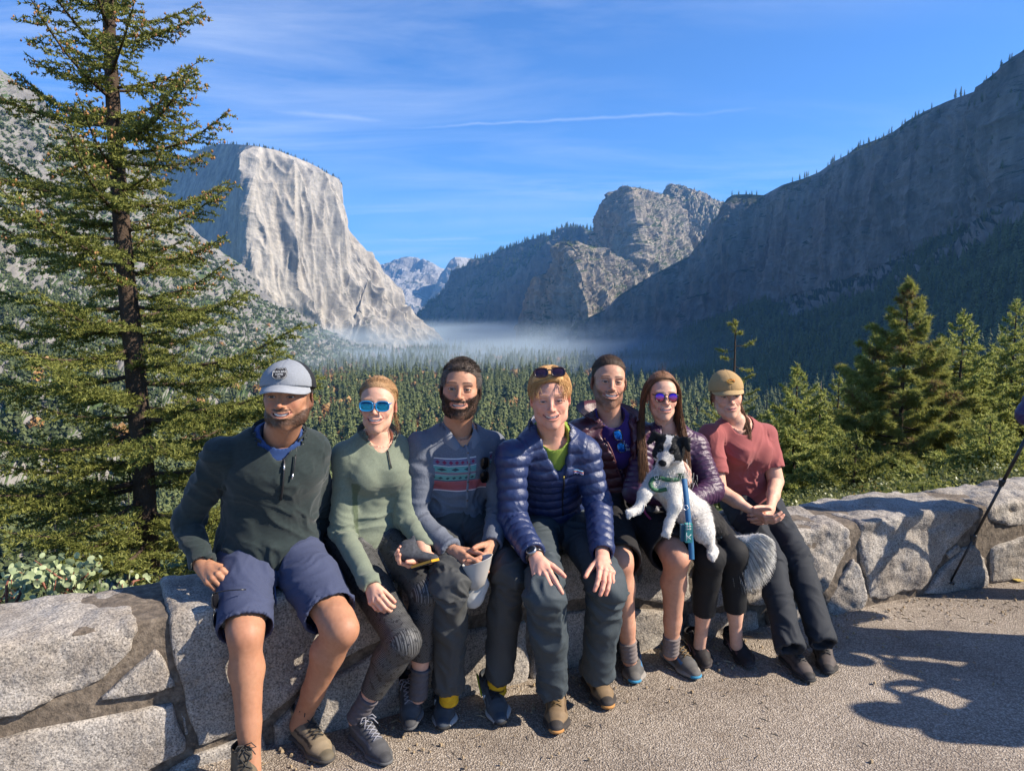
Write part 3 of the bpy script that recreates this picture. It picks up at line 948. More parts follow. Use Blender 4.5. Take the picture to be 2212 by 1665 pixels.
# instances of those shapes are scaled by their object's own mesh (unit height)
og_ = far_broadleaf(np.random.default_rng(37)).build('green_oak', mats=[brush_green, bark], smooth=False)
og_.location = floor_pts[NIND]; og_.scale = (17, 17, 17)
meta(og_, 'rounded green oak standing among the conifers of the valley floor', 'tree')
scatter('valley_forest', floor_pts[NIND:], np.where(fpick[NIND:] == 4, fsz[NIND:] * .5, fsz[NIND:]), used + [og_], fpick[NIND:], 'dense conifer forest with orange autumn trees covering the valley floor')
def pick_on(G, n, seed, wfun=None):
 """random points on a terrain grid, denser where cells are larger"""
 r = np.random.default_rng(seed)
 R, M, _ = G.shape
 a = np.linalg.norm(np.cross(G[1:, :-1] - G[:-1, :-1], G[:-1, 1:] - G[:-1, :-1]), axis=2)
 cen = (G[1:, :-1] + G[:-1, 1:]) / 2
 nn = np.cross(G[1:, :-1] - G[:-1, :-1], G[:-1, 1:] - G[:-1, :-1])
 nz = np.abs(nn[..., 2]) / (np.linalg.norm(nn, axis=2) + 1e-9)
 w = a / cen[..., 1] ** 0.8
 if wfun is not None: w = w * wfun(cen, nz)
 w = w.ravel() / w.sum()
 k = r.choice(len(w), n, p=w)
 i, j = np.divmod(k, M - 1)
 u, v = r.random(n)[:, None], r.random(n)[:, None]
 return (G[i, j] * (1 - u) * (1 - v) + G[i + 1, j] * u * (1 - v) + G[i, j + 1] * (1 - u) * v + G[i + 1, j + 1] * u * v)
p = pick_on(FS, 7500, 1)
scatter('slope_forest', p - [0, 0, 2], 18 + 18 * rs.random(len(p)), used, rs.choice([0, 1, 2, 2], len(p)), 'dark conifer forest covering the shaded slope on the right')
p = pick_on(RW, 900, 2, lambda c, nz: (nz > 0.55) * 1.0)
crest = RW[0][rs.choice(560, 90)]
p = np.concatenate([p, crest])
scatter('cliff_trees', p - [0, 0, 2], np.r_[10 + 14 * rs.random(900), 12 + 16 * rs.random(90)], used, rs.choice([0, 1, 2, 2], len(p)), 'scattered conifers on ledges and crest of the dark right wall')
p = np.concatenate([RID[0][rs.choice(220, 180)], RID[2][rs.choice(220, 160)], pick_on(RID, 900, 8, lambda c, nz: (nz > 0.5) * 1.0)])
scatter('ridge_trees', p - [0, 0, 2], 24 + 26 * rs.random(len(p)), used, rs.choice([0, 1, 2], len(p)), 'conifers along the crest of the hazy middle ridge')
p = np.concatenate([CR2[0][rs.choice(260, 50)], CR3[0][rs.choice(140, 40)], CR1[0][rs.choice(260, 30)], ECR[0][rs.choice(np.arange(100, 300), 130)],
     pick_on(CR2, 500, 3, lambda c, nz: (nz > 0.6) * 1.0), pick_on(CR1, 500, 4, lambda c, nz: (nz > 0.6) * 1.0), pick_on(CR3, 250, 5, lambda c, nz: (nz > 0.5) * 1.0)])
scatter('summit_trees', p - [0, 0, 2], 8 + 12 * rs.random(len(p)), used, rs.choice([0, 1, 2], len(p)), 'tiny conifers on the summits of the pale cliffs')
# brush on the left hillside
gb = []
for i in range(2):
 g = far_broadleaf(np.random.default_rng(60 + i), 70, (0.5, 0.5, 0.38), 0.3)
 gb.append(g)
bo = []
for i, g in enumerate(gb):
 o = g.build('hillside_bush', mats=[brush_green, bark], smooth=False)
 o.location = LS[150 + 10 * i, 150] ; o.scale = (9, 9, 9)
 meta(o, ('rounded green bush high on the left talus hillside', 'lower rounded green bush on the left talus hillside')[i], 'bush', 'bushes on the left hillside')
 bo.append(o)
def brush_w(c, nz):
 n = fbm((c.reshape(-1, 3) / np.array([260, 260, 260.])), 3).reshape(c.shape[:2])
 low = sstep(900, -60, c[..., 2])
 return np.clip((n + low * 0.9 - 0.25) * 3, 0.02, 1)
p = pick_on(LS, 20000, 6, brush_w)
big = rs.random(len(p)) < 0.25
pk = np.where(big & (p[:, 2] < 150), rs.choice([2, 3, 2, 2], len(p)), rs.integers(0, 2, len(p)))
pk = np.where((rs.random(len(p)) < 0.006) & (p[:, 2] < 0), 4, pk)
scatter('hillside_brush', p - [0, 0, 1], np.where(pk >= 2, 12 + 9 * rs.random(len(p)), 6 + 9 * rs.random(len(p))), bo + [used[0], used[2], used[3]], pk, 'green brush and small trees dotting the left hillside')
# overlook: pavement and stone wall
WX = np.array([-6.0, -3.5, -1.62, -0.97, 0.53, 1.75, 2.5, 3.35, 5.0, 7.5])
WY = np.array([-0.4, 1.18, 2.225, 2.57, 3.37, 3.84, 4.15, 4.43, 4.95, 5.55])
def wall_front(x): return float(np.interp(x, WX, WY))
_bx = np.linspace(-6, 7.5, 700)
_by = np.interp(_bx, WX, WY)
_k = np.ones(41) / 41
_by[20:-20] = np.convolve(_by, _k, 'valid')
_bs = np.r_[0, np.cumsum(np.hypot(np.diff(_bx), np.diff(_by)))]
_tx, _ty = np.gradient(_bx, _bs), np.gradient(_by, _bs)
def wall_map(s, d, z):
 x, y = np.interp(s, _bs, _bx), np.interp(s, _bs, _by)
 tx, ty = np.interp(s, _bs, _tx), np.interp(s, _bs, _ty)
 l = np.hypot(tx, ty)
 return np.stack([x - ty / l * d, y + tx / l * d, z], -1)
def to_wall(x, y):
 """point of the wall's front face seen at a source pixel -> (s, z)"""
 d = raydir(*S(x, y))
 t = _bx / d[0] if abs(d[0]) > 1e-6 else np.full_like(_bx, 1e9)
 f = _bx * d[1] - _by * d[0]
 i = np.where(np.sign(f[:-1]) != np.sign(f[1:]))[0]
 i = i[-1] if len(i) else 0
 w = f[i] / (f[i] - f[i + 1] + 1e-12)
 s = _bs[i] * (1 - w) + _bs[i + 1] * w
 Yh = _by[i] * (1 - w) + _by[i + 1] * w
 return s, CAM_Z + d[2] / d[1] * Yh
WT_S = [to_wall(*q)[0] for q in ((5, 1560), (402, 1500), (1000, 1400), (1500, 1320), (2100, 1262), (2400, 1232))]
WT_Z = [0.585, 0.585, 0.565, 0.535, 0.50, 0.50]
def wall_top(s): return np.interp(s, WT_S, WT_Z)
m, nt, b = new_mat('granite_block')
tcn = N(nt, 'ShaderNodeTexCoord')
g_ = N(nt, 'ShaderNodeNewGeometry')
pos = g_.outputs['Position']
sp1 = noise_tex(nt, mapping(nt, pos, (150, 150, 150)), 1.0, 3, 0.7)
sp2 = noise_tex(nt, mapping(nt, pos, (60, 60, 60), loc=(3, 1, 8)), 1.0, 4, 0.7)
blo = noise_tex(nt, mapping(nt, pos, (5, 5, 5)), 1.0, 4, 0.6)
c = ramp(nt, sp1, [(0.34, (0.085, 0.078, 0.07)), (0.46, (0.30, 0.27, 0.235)), (0.66, (0.50, 0.455, 0.40))])
c = mixc(nt, math_(nt, 'MULTIPLY', ramp(nt, sp2, [(0.52, (0, 0, 0)), (0.62, (1, 1, 1))]), 0.55), c, (0.13, 0.12, 0.115))
c = mixc(nt, 0.55, c, ramp(nt, blo, [(0.38, (0.42, 0.36, 0.30)), (0.60, (1.0, 1.0, 1.0))]), 'MULTIPLY')
link(nt, c, b.inputs['Base Color'])
b.inputs['Roughness'].default_value = 0.85
b.inputs['Specular IOR Level'].default_value = 0.3
bump(nt, b, math_(nt, 'ADD', sp2, math_(nt, 'MULTIPLY', noise_tex(nt, mapping(nt, pos, (22, 22, 22)), 1.0, 6, 0.65), 2.0)), 0.8, 0.006)
M_granite = m
m, nt, b = new_mat('mortar')
g_ = N(nt, 'ShaderNodeNewGeometry')
pos = g_.outputs['Position']
n1 = noise_tex(nt, mapping(nt, pos, (30, 30, 30)), 1.0, 6, 0.7)
n2 = noise_tex(nt, mapping(nt, pos, (5, 5, 5)), 1.0, 4, 0.6)
c = ramp(nt, n1, [(0.3, (0.045, 0.037, 0.028)), (0.5, (0.14, 0.11, 0.082)), (0.7, (0.25, 0.205, 0.155))])
c = mixc(nt, 0.5, c, mixc(nt, n2, (0.5, 0.45, 0.4), (1, 1, 1)), 'MULTIPLY')
link(nt, c, b.inputs['Base Color'])
b.inputs['Roughness'].default_value = 0.95
bump(nt, b, n1, 0.9, 0.012)
M_mortar = m
def poly_sdf(P2, U, W):
 """signed distance of grid points (U, W) to a polygon"""
 d2 = np.full(U.shape, 1e9)
 ins = np.zeros(U.shape, bool)
 n = len(P2)
 for i in range(n):
  a, b_ = P2[i], P2[(i + 1) % n]
  e = b_ - a
  w0, w1 = U - a[0], W - a[1]
  t = np.clip((w0 * e[0] + w1 * e[1]) / (e @ e + 1e-12), 0, 1)
  d2 = np.minimum(d2, (w0 - e[0] * t) ** 2 + (w1 - e[1] * t) ** 2)
  cnd = ((a[1] > W) != (b_[1] > W)) & (U < (b_[0] - a[0]) * (W - a[1]) / (b_[1] - a[1] + 1e-12) + a[0])
  ins ^= cnd
 d = np.sqrt(d2)
 return np.where(ins, -d, d)
wall = empty('stone_wall', (wall_map(np.array(4.0), 0.2, 0.0)), 'low rough granite wall with brown mortar running across the overlook, seven people sitting on it', 'wall')
def stone(px, cap=False, depth=0.2, rough=0.012, chip=0.03, proud=0.0, h=0.012, top_cut=0.0, extra=None, seed=0, rnd=0.02):
 pts = np.array([to_wall(*q) for q in px])
 if extra is not None: pts = np.array(list(pts) + list(extra))
 if cap:
  sm, ss = pts[:, 0].min(), pts[:, 0].max()
  pts = np.array([(q[0], wall_top(q[0]) + 0.10) if f else q for q, f in zip(pts, cap)])
  zt_ = True
 else:
  zt_ = False
 lo = np.array([pts[:, 0].min() - .05, -proud - 0.06, max(pts[:, 1].min(), -0.05) - .04])
 hi = np.array([pts[:, 0].max() + .05, depth + 0.05, min(pts[:, 1].max(), 0.72) + .05])
 f = Field(lo, hi, h)
 s_, d_, z_ = np.meshgrid(*f.ax, indexing='ij')
 sd = poly_sdf(pts, s_[:, 0, :], z_[:, 0, :])[:, None, :] + d_ * 0
 q = np.stack([s_.ravel(), d_.ravel(), z_.ravel()], 1) + seed * 3.7
 n1 = fbm(q * 7, 4).reshape(s_.shape)
 n2 = ridged(q * np.array([3.5, 3.5, 5]), 4).reshape(s_.shape)
 dd = np.maximum(-(d_ + proud), d_ - depth)
 k = rnd
 def smax(a, b_, k):
  hh = np.clip(0.5 - 0.5 * (a - b_) / k, 0, 1)
  return a * (1 - hh) + b_ * hh + k * hh * (1 - hh)
 F_ = smax(sd, dd, k)
 if zt_:
  # top follows the wall, falling a little to front and back
  zt = wall_top(s_) - 0.25 * np.clip(0.05 - d_, 0, 1) * 0.3 - 0.10 * np.clip(d_ - depth * .75, 0, 1) + 0.012 * fbm(q * np.array([2.2, 2.2, 0]), 3).reshape(s_.shape)
  F_ = smax(F_, z_ - zt - top_cut, 0.03)
 F_ = F_ + rough * n1 + chip * np.clip(n2 - 0.62, -0.25, 1)
 f.F = F_.astype(np.float32)
 V, Fa = f.mesh()
 W_ = wall_map(V[:, 0], V[:, 1], V[:, 2])
 o = mesh_np('stone', W_, Fa, M_granite, wall, smooth=False)
 return o
T, B_ = True, False
# capstones (flags mark the points that are lifted to the top of the wall)
stone([(-170, 1590), (0, 1557), (190, 1546), (349, 1531), (340, 1548), (329, 1586), (278, 1647), (204, 1701), (112, 1717), (0, 1754), (-170, 1800)],
  [T, T, T, T, B_, B_, B_, B_, B_, B_, B_], 0.44, chip=0.055, seed=1, rough=0.014)
stone([(402, 1507), (500, 1490), (700, 1450), (900, 1410), (985, 1395), (975, 1500), (940, 1565), (860, 1610), (740, 1665), (655, 1762), (562, 1800), (484, 1828), (468, 1780), (445, 1690), (428, 1640), (408, 1560)],
  [T, T, T, T, T] + [B_] * 11, 0.44, chip=0.02, seed=2)
stone([(1000, 1395), (1100, 1380), (1290, 1350), (1290, 1490), (1215, 1500), (1130, 1520), (1010, 1560), (985, 1510)], [T, T, T] + [B_] * 5, 0.45, seed=3)
stone([(1300, 1350), (1450, 1325), (1560, 1310), (1560, 1455), (1440, 1465), (1360, 1480), (1302, 1485)], [T, T, T] + [B_] * 4, 0.46, seed=4)
stone([(1570, 1310), (1690, 1300), (1690, 1440), (1700, 1478), (1600, 1472), (1545, 1462), (1568, 1400)], [T, T] + [B_] * 5, 0.46, seed=5)
stone([(1702, 1300), (1900, 1280), (2080, 1262), (2082, 1335), (2055, 1400), (2004, 1465), (1940, 1470), (1870, 1480), (1712, 1478), (1700, 1400)],
  [T, T, T] + [B_] * 7, 0.50, chip=0.08, rough=0.02, seed=6)
stone([(2106, 1264), (2250, 1250), (2400, 1232), (2404, 1270), (2368, 1302), (2304, 1380), (2248, 1436), (2182, 1464), (2127, 1469), (2110, 1368), (2100, 1330)],
  [T, T, T] + [B_] * 8, 0.52, chip=0.06, rough=0.018, seed=7)
stone([(2416, 1232), (2560, 1215), (2720, 1200), (2720, 1290), (2500, 1292), (2440, 1285), (2414, 1272)], [T, T, T] + [B_] * 4, 0.54, chip=0.07, rough=0.02, seed=8)
stone([(2735, 1200), (3300, 1160), (3300, 1270), (2735, 1290)], [T, T, B_, B_], 0.54, chip=0.07, rough=0.02, seed=9)
stone([(-780, 1660), (-480, 1625), (-190, 1594), (-190, 1790), (-500, 1860), (-780, 1930)], [T, T, T, B_, B_, B_], 0.44, chip=0.05, seed=31)
stone([(-1500, 1720), (-805, 1664), (-805, 1935), (-1500, 2100)], [T, T, B_, B_], 0.44, chip=0.05, seed=32)
stone([(-780, 1990), (-190, 1850), (-190, 2150), (-780, 2400)], seed=33, chip=0.02)
# face stones
stone([(382, 1583), (406, 1615), (432, 1676), (352, 1700), (236, 1716)], seed=10, chip=0.01, h=0.01, rnd=.008)
stone([(-170, 1830), (0, 1808), (128, 1776), (287, 1746), (425, 1722), (434, 1762), (455, 1812), (454, 1836), (400, 1862), (350, 1900), (300, 2100), (-170, 2100)], seed=11, chip=0.012)
stone([(410, 1885), (480, 1845), (560, 1815), (640, 1785), (655, 1850), (600, 2100), (420, 2100)], seed=12, chip=0.02)
stone([(670, 1775), (750, 1690), (870, 1628), (940, 1590), (985, 1580), (985, 1800), (670, 1900)], seed=13, chip=0.02)
stone([(1000, 1578), (1130, 1545), (1215, 1530), (1290, 1515), (1290, 1800), (1000, 1800)], seed=14, chip=0.02)
stone([(1303, 1510), (1370, 1500), (1440, 1488), (1500, 1482), (1500, 1720), (1303, 1760)], seed=15, chip=0.02)
stone([(1515, 1490), (1600, 1492), (1668, 1494), (1668, 1600), (1650, 1680), (1515, 1700)], seed=16, chip=0.03)
stone([(1682, 1500), (1760, 1494), (1862, 1492), (1866, 1540), (1850, 1560), (1750, 1600), (1682, 1600)], seed=17, chip=0.06, rough=0.02)
stone([(1880, 1490), (1950, 1486), (1996, 1480), (2010, 1510), (1990, 1530), (1880, 1550)], seed=18, chip=0.04)
stone([(2088, 1362), (2104, 1385), (2116, 1466), (2112, 1500), (2055, 1510), (2022, 1512), (2019, 1478)], seed=19, chip=0.05, h=0.01)
stone([(2387, 1328), (2408, 1363), (2414, 1405), (2412, 1430), (2313, 1450), (2262, 1455), (2304, 1392), (2356, 1338)], seed=20, chip=0.04, h=0.01)
stone([(2424, 1337), (2500, 1313), (2720, 1300), (2720, 1410), (2500, 1425), (2424, 1430)], seed=21, chip=0.05)
stone([(2735, 1302), (3300, 1282), (3300, 1400), (2735, 1412)], seed=22, chip=0.05)
# small chips of rock set in the open joints
for q, sd in (([(1010, 1566), (1100, 1536), (1120, 1548), (1020, 1574)], 23), ([(2318, 1355), (2345, 1330), (2352, 1345), (2325, 1366)], 24), ([(440, 1740), (452, 1750), (462, 1800), (452, 1800)], 25)):
 stone(q, seed=sd, chip=0.02, h=0.008, depth=0.1, proud=-0.012, rnd=.006)
# mortar core
f = Field((_bs[0] + 3.0, 0.0, -0.08), (_bs[-1] - 1.0, 0.56, 0.62), 0.022)
s_, d_, z_ = np.meshgrid(*f.ax, indexing='ij')
q = np.stack([s_.ravel(), d_.ravel(), z_.ravel()], 1)
F_ = np.maximum(np.maximum(0.026 - d_, d_ - 0.44), z_ - wall_top(s_) + 0.022)
F_ = np.maximum(F_, -z_ - 0.06) + 0.010 * fbm(q * 9, 3).reshape(s_.shape)
f.F = F_.astype(np.float32)
V, Fa = f.mesh()
mesh_np('mortar', wall_map(V[:, 0], V[:, 1], V[:, 2]), Fa, M_mortar, wall, smooth=False)
# pavement of washed aggregate
m, nt, b = new_mat('exposed_aggregate')
g_ = N(nt, 'ShaderNodeNewGeometry')
pos = g_.outputs['Position']
vo = N(nt, 'ShaderNodeTexVoronoi')
vo.inputs['Scale'].default_value = 135
link(nt, pos, vo.inputs['Vector'])
vo2 = N(nt, 'ShaderNodeTexVoronoi')
vo2.inputs['Scale'].default_value = 240
link(nt, pos, vo2.inputs['Vector'])
sv = N(nt, 'ShaderNodeSeparateColor')
link(nt, vo.outputs['Color'], sv.inputs[0])
c1 = ramp(nt, sv.outputs[0], [(0.0, (0.26, 0.22, 0.18)), (0.35, (0.35, 0.305, 0.255)), (0.75, (0.42, 0.37, 0.31)), (1.0, (0.52, 0.47, 0.41))])
edge = ramp(nt, vo.outputs['Distance'], [(0.25, (1, 1, 1)), (0.66, (0.55, 0.52, 0.50))])
c = mixc(nt, 1.0, c1, edge, 'MULTIPLY')
n1 = noise_tex(nt, mapping(nt, pos, (1.6, 1.6, 1.6)), 1.0, 6, 0.65)
c = mixc(nt, 1.0, c, ramp(nt, n1, [(0.3, (0.62, 0.58, 0.55)), (0.62, (1.10, 1.07, 1.03))]), 'MULTIPLY')
n2 = noise_tex(nt, mapping(nt, pos, (7, 7, 7)), 1.0, 5, 0.6)
c = mixc(nt, math_(nt, 'MULTIPLY', ramp(nt, n2, [(0.56, (0, 0, 0)), (0.7, (1, 1, 1))]), 0.35), c, (0.16, 0.115, 0.075))
link(nt, c, b.inputs['Base Color'])
b.inputs['Roughness'].default_value = 0.85
hgt = math_(nt, 'ADD', math_(nt, 'MULTIPLY', vo.outputs['Distance'], -1.0), math_(nt, 'MULTIPLY', vo2.outputs['Distance'], -0.4))
bump(nt, b, math_(nt, 'ADD', hgt, math_(nt, 'MULTIPLY', n2, 2.0)), 0.9, 0.006)
M_agg = m
xs = np.linspace(-14, 14, 240)
V, cr = [], []
ys = np.linspace(0, 1, 130)
gx, gy = np.meshgrid(xs, ys)
front = np.interp(gx, WX, WY) + 0.20
yy = -9 + (front + 9) * gy
zz = 0.006 * fbm(np.stack([gx.ravel() * 2, yy.ravel() * 2, gx.ravel() * 0], 1), 3).reshape(gx.shape)
V = np.stack([gx, yy, zz], -1).reshape(-1, 3)
pv = mesh_np('pavement', V, grid_faces(130, 240), M_agg, smooth=True)
meta(pv, 'sunlit washed aggregate pavement of the overlook', None, None, 'structure')
# needles, grit and bits of litter on the slab
g = Geo()
r_ = np.random.default_rng(8)
for _ in range(1000):
 x = r_.uniform(-2.2, 3.6); y = wall_front(x) - abs(r_.normal()) * (0.25 if r_.random() < .6 else 1.2) - 0.02
 if y < 1.8: continue
 a = r_.random() * 3.14
 if r_.random() < 0.45:
  l = r_.uniform(0.02, 0.06)
  e = np.array([math.cos(a), math.sin(a), 0]) * l
  g.add([[x, y, .010], [x + e[0], y + e[1], .012], [x + e[0] / 2 + .002, y + e[1] / 2, .017]], [[0, 1, 2]])
 else:
  s = r_.uniform(0.002, 0.007)
  V, Fa = box_vf((x, y, .006 + s * .4), (s, s * .8, s * .7), np.array([[math.cos(a), -math.sin(a), 0], [math.sin(a), math.cos(a), 0], [0, 0, 1]]), .6)
  g.add(V, Fa)
o = g.build('litter_grit', plain('dry_needles', (0.30, 0.22, 0.13), 0.9), smooth=False)
meta(o, 'dry needles and grit scattered along the foot of the wall', None, None, 'stuff')
# near trees
needle_fir = leaf_mat('needles_fir', (0.105, 0.130, 0.028), (0.28, 0.28, 0.07), trans=0.35)
needle_pine = leaf_mat('needles_pine', (0.17, 0.20, 0.04), (0.40, 0.38, 0.11), trans=0.45)
needle_soft = leaf_mat('needles_soft', (0.20, 0.24, 0.055), (0.42, 0.42, 0.13), trans=0.5)
cone_m = leaf_mat('cones', (0.16, 0.070, 0.025), (0.30, 0.15, 0.05), trans=0)
brown_needles = leaf_mat('dry_needles_on_tree', (0.22, 0.11, 0.05), (0.30, 0.18, 0.09), trans=0.2)
def blades(p, d, L, W, r, spread=1.0):
 """thin triangles at points p; d = stem direction; returns V, F"""
 n = len(p)
 q = r.normal(size=(n, 3)); q /= np.linalg.norm(q, axis=1)[:, None]
 v = q * spread + d * 0.55
 v[:, 2] += 0.15
 v /= np.linalg.norm(v, axis=1)[:, None]
 s = np.cross(v, r.normal(size=(n, 3))); s /= np.linalg.norm(s, axis=1)[:, None] + 1e-9
 l = (L * (0.6 + 0.8 * r.random(n)))[:, None]
 V = np.stack([p + s * W / 2, p - s * W / 2, p + v * l], 1).reshape(-1, 3)
 return V, np.arange(3 * n).reshape(-1, 3)
def make_tree(name, label, cat, base, H, r0, boughs, r, needle, L=0.045, W=0.012, dens=45, step=0.10, twig=0.34, droop=0.12, tip_up=0.25,
    lean=(0, 0), style='fir', cones=0, wood=None, grp=None, brown=0.0, kidsep=True, tuft_n=30, sub=True):
 base = np.array(base, float)
 root = empty(name, base, label, cat, grp)
 wood = wood or bark
 hs = np.linspace(0, 1, 14)
 tp = np.stack([base[0] + lean[0] * hs * H + 0.03 * H * .1 * np.sin(hs * 9), base[1] + lean[1] * hs * H, base[2] + hs * H], 1)
 tr = r0 * (1 - hs) ** 0.8 + 0.012
 V, Fa = tube(tp, tr, 10)
 nn_ = fbm(V * np.array([9, 9, 2.0]), 3)
 ax = np.stack([np.interp(V[:, 2], tp[:, 2], tp[:, 0]), np.interp(V[:, 2], tp[:, 2], tp[:, 1]), V[:, 2]], 1)
 V = V + (V - ax) * (0.12 * nn_)[:, None]
 mesh_np('trunk', V, Fa, wood, root)
 segs, cpts = [], []
 for (z, az, ln, rise) in boughs:
  t0 = np.array([np.interp(z, tp[:, 2], tp[:, 0]), np.interp(z, tp[:, 2], tp[:, 1]), z])
  d = np.array([math.cos(az), math.sin(az), 0])
  side = np.array([-d[1], d[0], 0])
  u = np.linspace(0, 1, 9)
  bend = r.normal() * 0.10
  zz = ln * (rise * u - droop * 2.2 * u * (1 - u) + tip_up * np.maximum(u - 0.55, 0) ** 1.5)
  bp = t0 + d * (ln * u)[:, None] + side * (bend * ln * u ** 2)[:, None] + np.array([0, 0, 1]) * zz[:, None]
  br = (0.010 + 0.013 * ln) * (1 - u * 0.88) * min(1.0, r0 * 6)
  V, Fa = tube(bp, br, 6)
  mesh_np('branch', V, Fa, wood, root)
  # side twigs
  nt_ = max(4, int(ln / step))
  for k in range(nt_):
   u0 = 0.10 + 0.88 * (k + r.random()) / nt_
   if style == 'pine' and u0 < 0.35: continue
   p0 = np.array([np.interp(u0, u, bp[:, i]) for i in range(3)])
   sg = 1 if k % 2 else -1
   tl = ln * twig * (1.15 - 0.75 * u0) * (0.55 + 0.65 * r.random()) * min(1, .35 + u0 * 3)
   tl = max(tl, 0.08)
   an = math.radians(r.uniform(38, 68))
   td = d * math.cos(an) + side * sg * math.sin(an) + np.array([0, 0, r.normal() * 0.20 + 0.02])
   td = unit(td)
   p1 = p0 + td * tl + np.array([0, 0, -tl * 0.10])
   segs.append((p0, p1))
   if sub and tl > 0.2:
    for j in range(int(tl / 0.10)):
     v = (j + r.random()) / max(1, int(tl / 0.10))
     sp_ = p0 * (1 - v) + p1 * v
     s2 = unit(np.cross(td, [0, 0, 1])) * (1 if j % 2 else -1)
     sd2 = unit(td * 0.75 + s2 * 0.7 + np.array([0, 0, r.normal() * .22]))
     segs.append((sp_, sp_ + sd2 * tl * 0.38 * (1.1 - v * .6)))
  for k in range(6):
   u0 = 0.6 + 0.066 * k
   segs.append((bp[int(u0 * 8)], bp[min(8, int(u0 * 8) + 1)]))
  if cones and z > base[2] + H * 0.35:
   for _ in range(int(cones * ln * (0.3 + 1.4 * r.random()))):
    p0, p1 = segs[-1 - r.integers(0, min(len(segs), int(nt_ * 2.0)))]
    cpts.append(p1 + r.normal(size=3) * 0.03)
 # leader
 for k in range(16):
  z = base[2] + H * (0.93 + 0.07 * k / 16)
  a = r.random() * 6.28
  t0 = np.array([np.interp(z, tp[:, 2], tp[:, 0]), np.interp(z, tp[:, 2], tp[:, 1]), z])
  segs.append((t0, t0 + np.array([math.cos(a), math.sin(a), 0.7]) * 0.02 * H * (1.1 - k / 16)))
 A = np.array([s_[0] for s_ in segs]); B = np.array([s_[1] for s_ in segs])
 ln_ = np.linalg.norm(B - A, axis=1)
 if style == 'fir':
  cnt = np.maximum(2, (ln_ * dens)).astype(int)
  idx = np.repeat(np.arange(len(A)), cnt)
  t = r.random(len(idx)) ** 0.8
  p = A[idx] + (B - A)[idx] * t[:, None]
  d = ((B - A) / (ln_[:, None] + 1e-9))[idx]
  V, Fa = blades(p, d, L, W, r, 0.8)
 else:
  tips = np.concatenate([B, A + (B - A) * 0.5])
  dd = np.concatenate([B - A, B - A])
  dd /= np.linalg.norm(dd, axis=1)[:, None] + 1e-9
  idx = np.repeat(np.arange(len(tips)), tuft_n)
  V, Fa = blades(tips[idx] - dd[idx] * (r.random(len(idx)) * L)[:, None], dd[idx], L, W, r, 0.75)
 mi = None
 if brown:
  isl = np.arange(len(Fa))
  cen = V[Fa[:, 0]]
  mi = (fbm(cen * 1.6, 2) > (0.75 - brown)).astype(int) * (r.random(len(Fa)) < 0.55)
 o = mesh_np('crown', V, Fa, None, root, smooth=False, mats=[needle, brown_needles], midx=mi)
 # thin wood of the twigs
 g = Geo()
 sel = np.where(ln_ > np.quantile(ln_, 0.55))[0]
 for i in sel[::2]:
  a, b_ = A[i], B[i]
  s_ = unit(np.cross(b_ - a, [0, 0, 1])) * 0.004
  g.add([a + s_, a - s_, b_, a + [0, 0, .008]], [[0, 1, 2], [1, 3, 2], [3, 0, 2]])
 meta(g.build('twigs', wood, root), kind='stuff')
 if cpts:
  cpts = np.array(cpts)
  base_v = np.array([[1, 0, 0], [0, 1, 0], [-1, 0, 0], [0, -1, 0], [0, 0, 1.6], [0, 0, -1.2]]) * 0.019
  sc_ = 0.7 + 0.8 * r.random(len(cpts))
  V = (cpts[:, None, :] + base_v[None] * sc_[:, None, None]).reshape(-1, 3)
  f0 = np.array([[0, 1, 4], [1, 2, 4], [2, 3, 4], [3, 0, 4], [1, 0, 5], [2, 1, 5], [3, 2, 5], [0, 3, 5]])
  Fa = (f0[None] + 6 * np.arange(len(cpts))[:, None, None]).reshape(-1, 3)
  meta(mesh_np('cones', V, Fa, cone_m, root, smooth=False), kind='stuff')
 return root
# the tall fir on the left
FY = 13.5
fb = P(322, 1290, FY)
ft = P(205, -420, FY)
Hf = 1.8 + ft[2] - fb[2]
r_ = np.random.default_rng(101)
bs = []
nb_ = 96
lean = ((ft[0] - fb[0]) / (ft[2] - fb[2]), 0.0)
for k in range(nb_):
 t = (k + 0.5) / nb_
 z = fb[2] + Hf * (0.02 + 0.93 * t)
 az = k * 2.39996 + r_.normal() * 0.35
 ln = (3.3 * (1 - t) ** 0.62 + 0.25) * (0.62 + 0.5 * r_.random())
 bs.append((z, az, ln, 0.02 + 0.40 * t + r_.normal() * 0.06))
for k in range(34):
 t = r_.random()
 bs.append((fb[2] + Hf * (0.05 + .9 * t), r_.uniform(0, 6.28), (0.55 + .9 * r_.random()) * (1.1 - .5 * t), .15 + .3 * r_.random()))
# boughs that the photograph shows plainly
def at_px(y_, frac=0.0):
 return P(300, y_, FY)[2]
for (py, az, ln, rise) in ((905, -0.25, 3.5, 0.20), (880, -0.05, 3.0, 0.12), (690, -0.15, 2.3, 0.14), (660, 0.1, 2.2, 0.05), (935, 3.3, 3.0, -0.02), (700, 3.3, 2.6, -0.03),
       (560, -0.2, 2.0, 0.12), (330, 0.1, 2.1, 0.25), (300, -0.5, 1.9, 0.3), (420, 3.0, 2.3, 0.25), (260, 3.1, 2.0, 0.42), (960, 0.3, 2.6, 0.08), (1050, 3.0, 3.0, -0.05), (1100, -0.4, 2.2, 0.0), (190, -0.1, 1.6, 0.25), (80, 0.2, 1.6, 0.3)):
 bs.append((at_px(py), az, ln, rise))
make_tree('fir_tree', 'tall fir with orange brown cones standing behind the wall at the left', 'tree', fb, Hf, 0.21, bs, r_, needle_fir, L=0.064, W=0.027, dens=88, step=.078,
   lean=lean, cones=15, twig=0.30)
